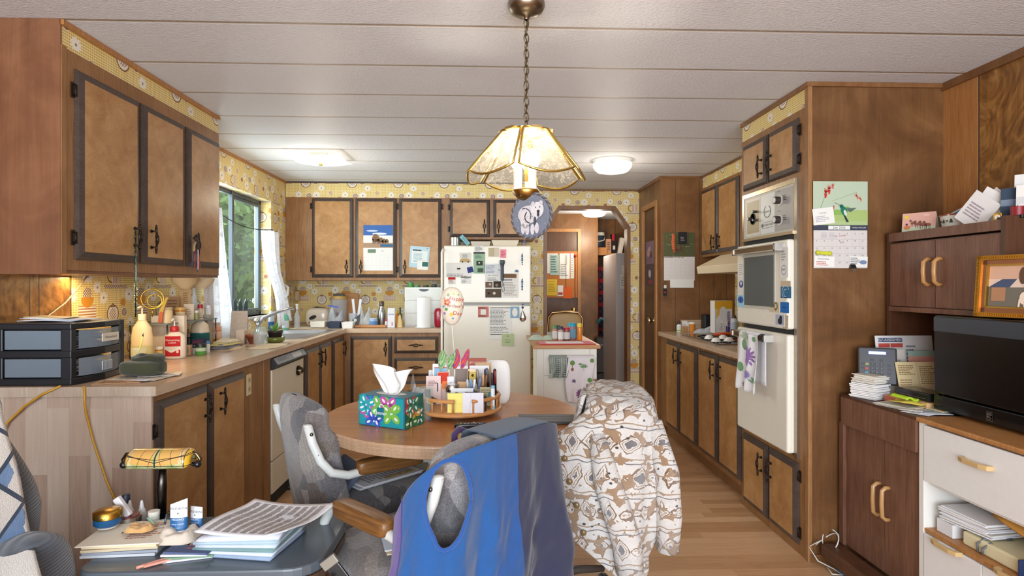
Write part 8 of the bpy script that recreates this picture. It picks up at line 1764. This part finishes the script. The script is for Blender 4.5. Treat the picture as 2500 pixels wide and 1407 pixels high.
def tube_(label,px,Y,w,h,rz,cut=False):
    r=thing('hand_cream_tube',label,'tube',eb(px,Y),rz)
    m=MB();m.grid(lambda u,v:(w/2*cos(2*pi*u)*(1+.0*v),(w*.36*(1-v)+.0015)*sin(2*pi*u),.014+h*v+(.008*cos(2*pi*u) if v > .99 and cut else 0)),28,12,lambda u,v:(36,96,150) if .28 < v < .62 else ((226,220,206) if v < .28 else (236,236,238)),closed=True);m.build('tube','satin',r)
    MB().cyl((0,0,0),w*.36,.016,20,(216,196,150)).build('cap','satin',r)
    q=MB(face_front(0,-w*.30,.014));q.text('GOLD BOND',0,h*.82,w*.19,(50,56,76),0).disc(0,h*.70,w*.05,(90,90,100),0).text('HEALING',0,h*.54,w*.17,(220,230,240),0).text('HAND CREAM',0,h*.42,w*.11,(214,224,236),0).text('1.8 OZ',0,h*.33,w*.09,(200,214,230),0).lines(-w*.3,h*.06,w*.3,h*.22,3,(120,116,110),0)
    q.v=[(x,-(w*.36*(1-max(0,(z-.014)/h))+.0015)*sqrt(max(0,1-(x/(w/2))**2))-.0012,z) for x,y,z in q.v];q.build('printed_label','satin',r)
tube_('taller white and blue healing hand cream tube standing left',437,1.70,.046,.105,.1,True)
tube_('shorter white and blue hand cream tube right of the taller one',480,1.74,.040,.075,-.25)
# piles of paper on the table
for i in range(5):
    c=[(196,200,206),(150,156,166),(206,190,160),(226,206,170),(236,226,206)][i]
    lab=['grey magazine at the bottom of the left paper pile on the side table','slate magazine second from the bottom of the left paper pile','tan catalogue in the middle of the left paper pile','cream catalogue near the top of the left paper pile','open letter with red and grey handwriting on top of the left paper pile'][i]
    m=MB();w,d,t=(.19,.15,.007) if i < 4 else (.21,.16,.003);m.box(-w/2,w/2,-d/2,d/2,0,t,c)
    if i == 4:m.T=Matrix.Translation((0,0,t+.0003));m.lines(-w*.0,-d*.3,w*.4,d*.4,9,(190,130,120),1)
    p=st(290,1350);single('magazine',m,'paper',lab,'magazine',locrz((p[0]+.01+.004*(i % 2),p[1]+.045,tz2+.0082*i),.06+.03*(i % 3)))
p=st(325,1345);crumple('mustard folded cloth lying on the left paper pile',(p[0],p[1]+.03,tz2+.045),.075,.05,.018,(216,170,110),31,name='folded_cloth',cat='cloth')
p=st(425,1345);crumple('beige folded handkerchief between the paper piles',(p[0],p[1]+.03,tz2+.022),.105,.10,.034,(216,202,186),32,name='handkerchief',cat='cloth')
for i,(c,lab) in enumerate((((214,216,232),'white envelope at the bottom of the small pile by the handkerchief'),((120,150,120),'green leaflet in the small pile by the handkerchief'),((206,208,226),'pale violet envelope on the small pile by the handkerchief'),((86,98,130),'navy leaflet on top of the small pile by the handkerchief'))):
    m=MB();w,d=.12,.085;m.box(-w/2,w/2,-d/2,d/2,0,.005,c);m.T=Matrix.Translation((0,0,.0052));m.lines(-w*.1,-d*.3,w*.4,d*.3,3,(190,110,110),1);p=st(440,1368);single('envelope',m,'paper',lab,'envelope',locrz((p[0]+.012+.008*(i % 2),p[1]+.035,tz2+.0056*i),.25-.12*i))
for i,(dx,rz,lab) in enumerate(((0,.8,'pink pen lying beside the small envelope pile'),(.02,.65,'coral pencil lying beside the handkerchief'))):
    p=st(375,1385);m=MB();m.tube([(-.05,0,.005),(.045,0,.005),(.055,0,.005)],[.004,.004,.001],8,(206,140,120));single('pen',m,'satin',lab,'pen',locrz((p[0]+dx,p[1]+.02,tz2),rz))
cp_=st(590,1345)
for i in range(6):
    c=[(150,166,190),(206,214,226),(120,150,150),(196,206,222),(170,190,200),(222,224,232)][i]
    lab=['blue-grey magazine at the very bottom of the newspaper pile','white newspaper section, second from the bottom of the newspaper pile','teal magazine third from the bottom of the newspaper pile','pale blue section in the middle of the newspaper pile','grey-blue section second from the top of the newspaper pile','white folded section just under the open newspaper'][i]
    m=MB();w,d=.225-.008*(i % 2),.20;m.grid(lambda u,v:((u-.5)*w,(v-.5)*d,.005+.004*u*i*.3),6,6,c);single('newspaper',m,'paper',lab,'newspaper',locrz((cp_[0]+.01+.004*(i % 2),cp_[1]+.045,tz2+.0088*i),-.18+.03*i),solid=.006)
r=thing('newspaper','open newspaper page of dense small print curling over the top of the pile','newspaper',(cp_[0]+.045,cp_[1]+.055,tz2+.050),-.22)
m=MB();npx=lambda u,v:((u-.5)*.27+.02*v,(v-.5)*.24,.008+.020*(u-.45)**2*2+.05*max(0,u-.75)*(1-v)+.020*v*v*(.6-.5*u)+.007*sin(v*5+u*2));m.grid(npx,24,20,(232,232,236));m.build('page','paper',r,solid=.002)
q=MB();rr=random.Random(9)
for ci in range(9):
    for ri in range(64):
        if ri == 31:continue
        a=.07+ci*.097;b0=.06+ri*.0137;L=.080*rr.uniform(.7,1);q.add([(a,b0,0),(a+L,b0,0),(a+L,b0+.0070,0),(a,b0+.0070,0)],[(0,1,2,3)],(150,140,134) if rr.random() < .8 else (110,104,104))
q.v=[(lambda t:(t[0],t[1],t[2]+.0022))(npx(x,y)) for x,y,z in q.v];q.build('print','paper',r)
m=MB();m.tube([(-.02,0,0),(.03,.0,.10)],.008,8,(226,200,190));single('white_stick',m,'satin','pale pink and white rod leaning beside the end table','rod',Matrix.Translation((onY(735,1390,1.45).x,1.45,.40)) )
q=onY(835,1375,1.60);r=thing('seat_belt_buckle','black and silver strap buckle hanging at the near chair arm','buckle',(q.x,1.55,q.z));m=MB(frame((0,0,0),(.8,0,.6),(-.6,0,.8)));m.box(-.018,.018,-.055,.03,-.004,.004,(24,24,26)).box(-.022,.022,.02,.045,-.006,.006,(130,124,112));m.build('strap','gloss',r,bevel=.002)
# ================================================================== recliner
r=thing('recliner','dark slate corduroy recliner at the left edge of the picture','armchair',(-1.30,1.30,0))
def cord_mat():
    n=NT('slate_corduroy');X,Y,Z=n.xyz();s=((Z+X*.35)*850).sin()*.5+.5;w=n.noise(n.vec(X,Y,Z),16,4)
    col=n.mix(w,rgb(62,70,82),rgb(100,108,120));col=n.mix(s*.45,col,rgb(38,42,50));n.set(col=col,rough=.95,spec=.1,sheen=.5);n.bump(s,.6,.003);return n.m
M['corduroy']=cord_mat()
m=MB();superbox(m,(-.02,.18,.60),(.12,.20,.40),.55,40,40,fn=lambda x,y,z:(x-.02*(z/.4)+.018*sin(z*16)-.06*max(0,z/.4)**2,y,z));m.build('backrest','corduroy',r)
m=MB();superbox(m,(.12,.08,.33),(.13,.26,.33),.5,40,30,fn=lambda x,y,z:(x+.012*sin(z*18+y*6),y,z+.02*sin(y*9)));m.build('arm','corduroy',r)
m=MB();superbox(m,(-.22,-.1,.28),(.25,.35,.25),.4,30,20);m.build('seat','corduroy',r)
def throw_mat():
    n=NT('blue_white_fleece_throw');X,Y,Z=n.xyz();s=(Z*.95+Y*.35);band=(s*(1/.20)).fract();t=(Y*1.1-Z*.25)
    w=n.noise(n.vec(X,Y,Z),30,3);blue=n.mix(w,rgb(84,120,168),rgb(130,160,200));base=rgb(226,222,216)
    tri=((s*(1/.055)).fract()-.5).abs()*.05;u_=t-(-.02)
    zig=((Z*(1/.15)).fract()-.5).abs()*.16
    edge_=(Y-(Z-.75)*-.42)
    col=n.mix((n.voro(n.vec(X,Y*1.0,Z*.8),20)+(w-.5)*.45).lt(.50),base,blue)
    col=n.mix(((Y-1.44)-zig).lt(0),col,base);col=n.mix(((Y-1.44)-zig).abs().lt(.008),col,rgb(34,52,78))
    f=n.noise(n.vec(X,Y,Z),400,2);n.set(col=col,rough=1,spec=.05,sheen=.5);n.bump(f,.6,.004);return n.m
M['throw']=throw_mat()
r2=thing('fleece_throw','blue and white patterned fleece throw hanging over the recliner at the picture edge','throw blanket',(0,0,0))
m=MB()
def lerpl(P,t):
    for (a,b),(c,d) in zip(P,P[1:]):
        if t <= c:return b+(d-b)*max(0,(t-a))/(c-a)
    return P[-1][1]
def th(u,v):
    z=.992-.93*v;X=-1.345+.135*max(0,1-(abs(z-.6)/.405)**3.6)**.28
    if z < .66:X=max(X,-1.18+.135*max(0,1-(abs(z-.33)/.335)**4)**.25)
    y=1.5
    for _ in range(4):y=abs(X)*F/(1195-lerpl([(1000,10),(1065,25),(1138,48),(1246,66),(1407,100)],697+F*(H-z)/y))-.015
    return (X+.040+.004*sin(u*14),y-(1-u)*.42,z)
m.grid(th,40,40);m.build('fabric','throw',r2,solid=.010)
m=MB();superbox(m,(-1.31,1.46,.985),(.085,.11,.045),.6,20,14,(44,88,146));m.build('blue_corner','cloth',r2)
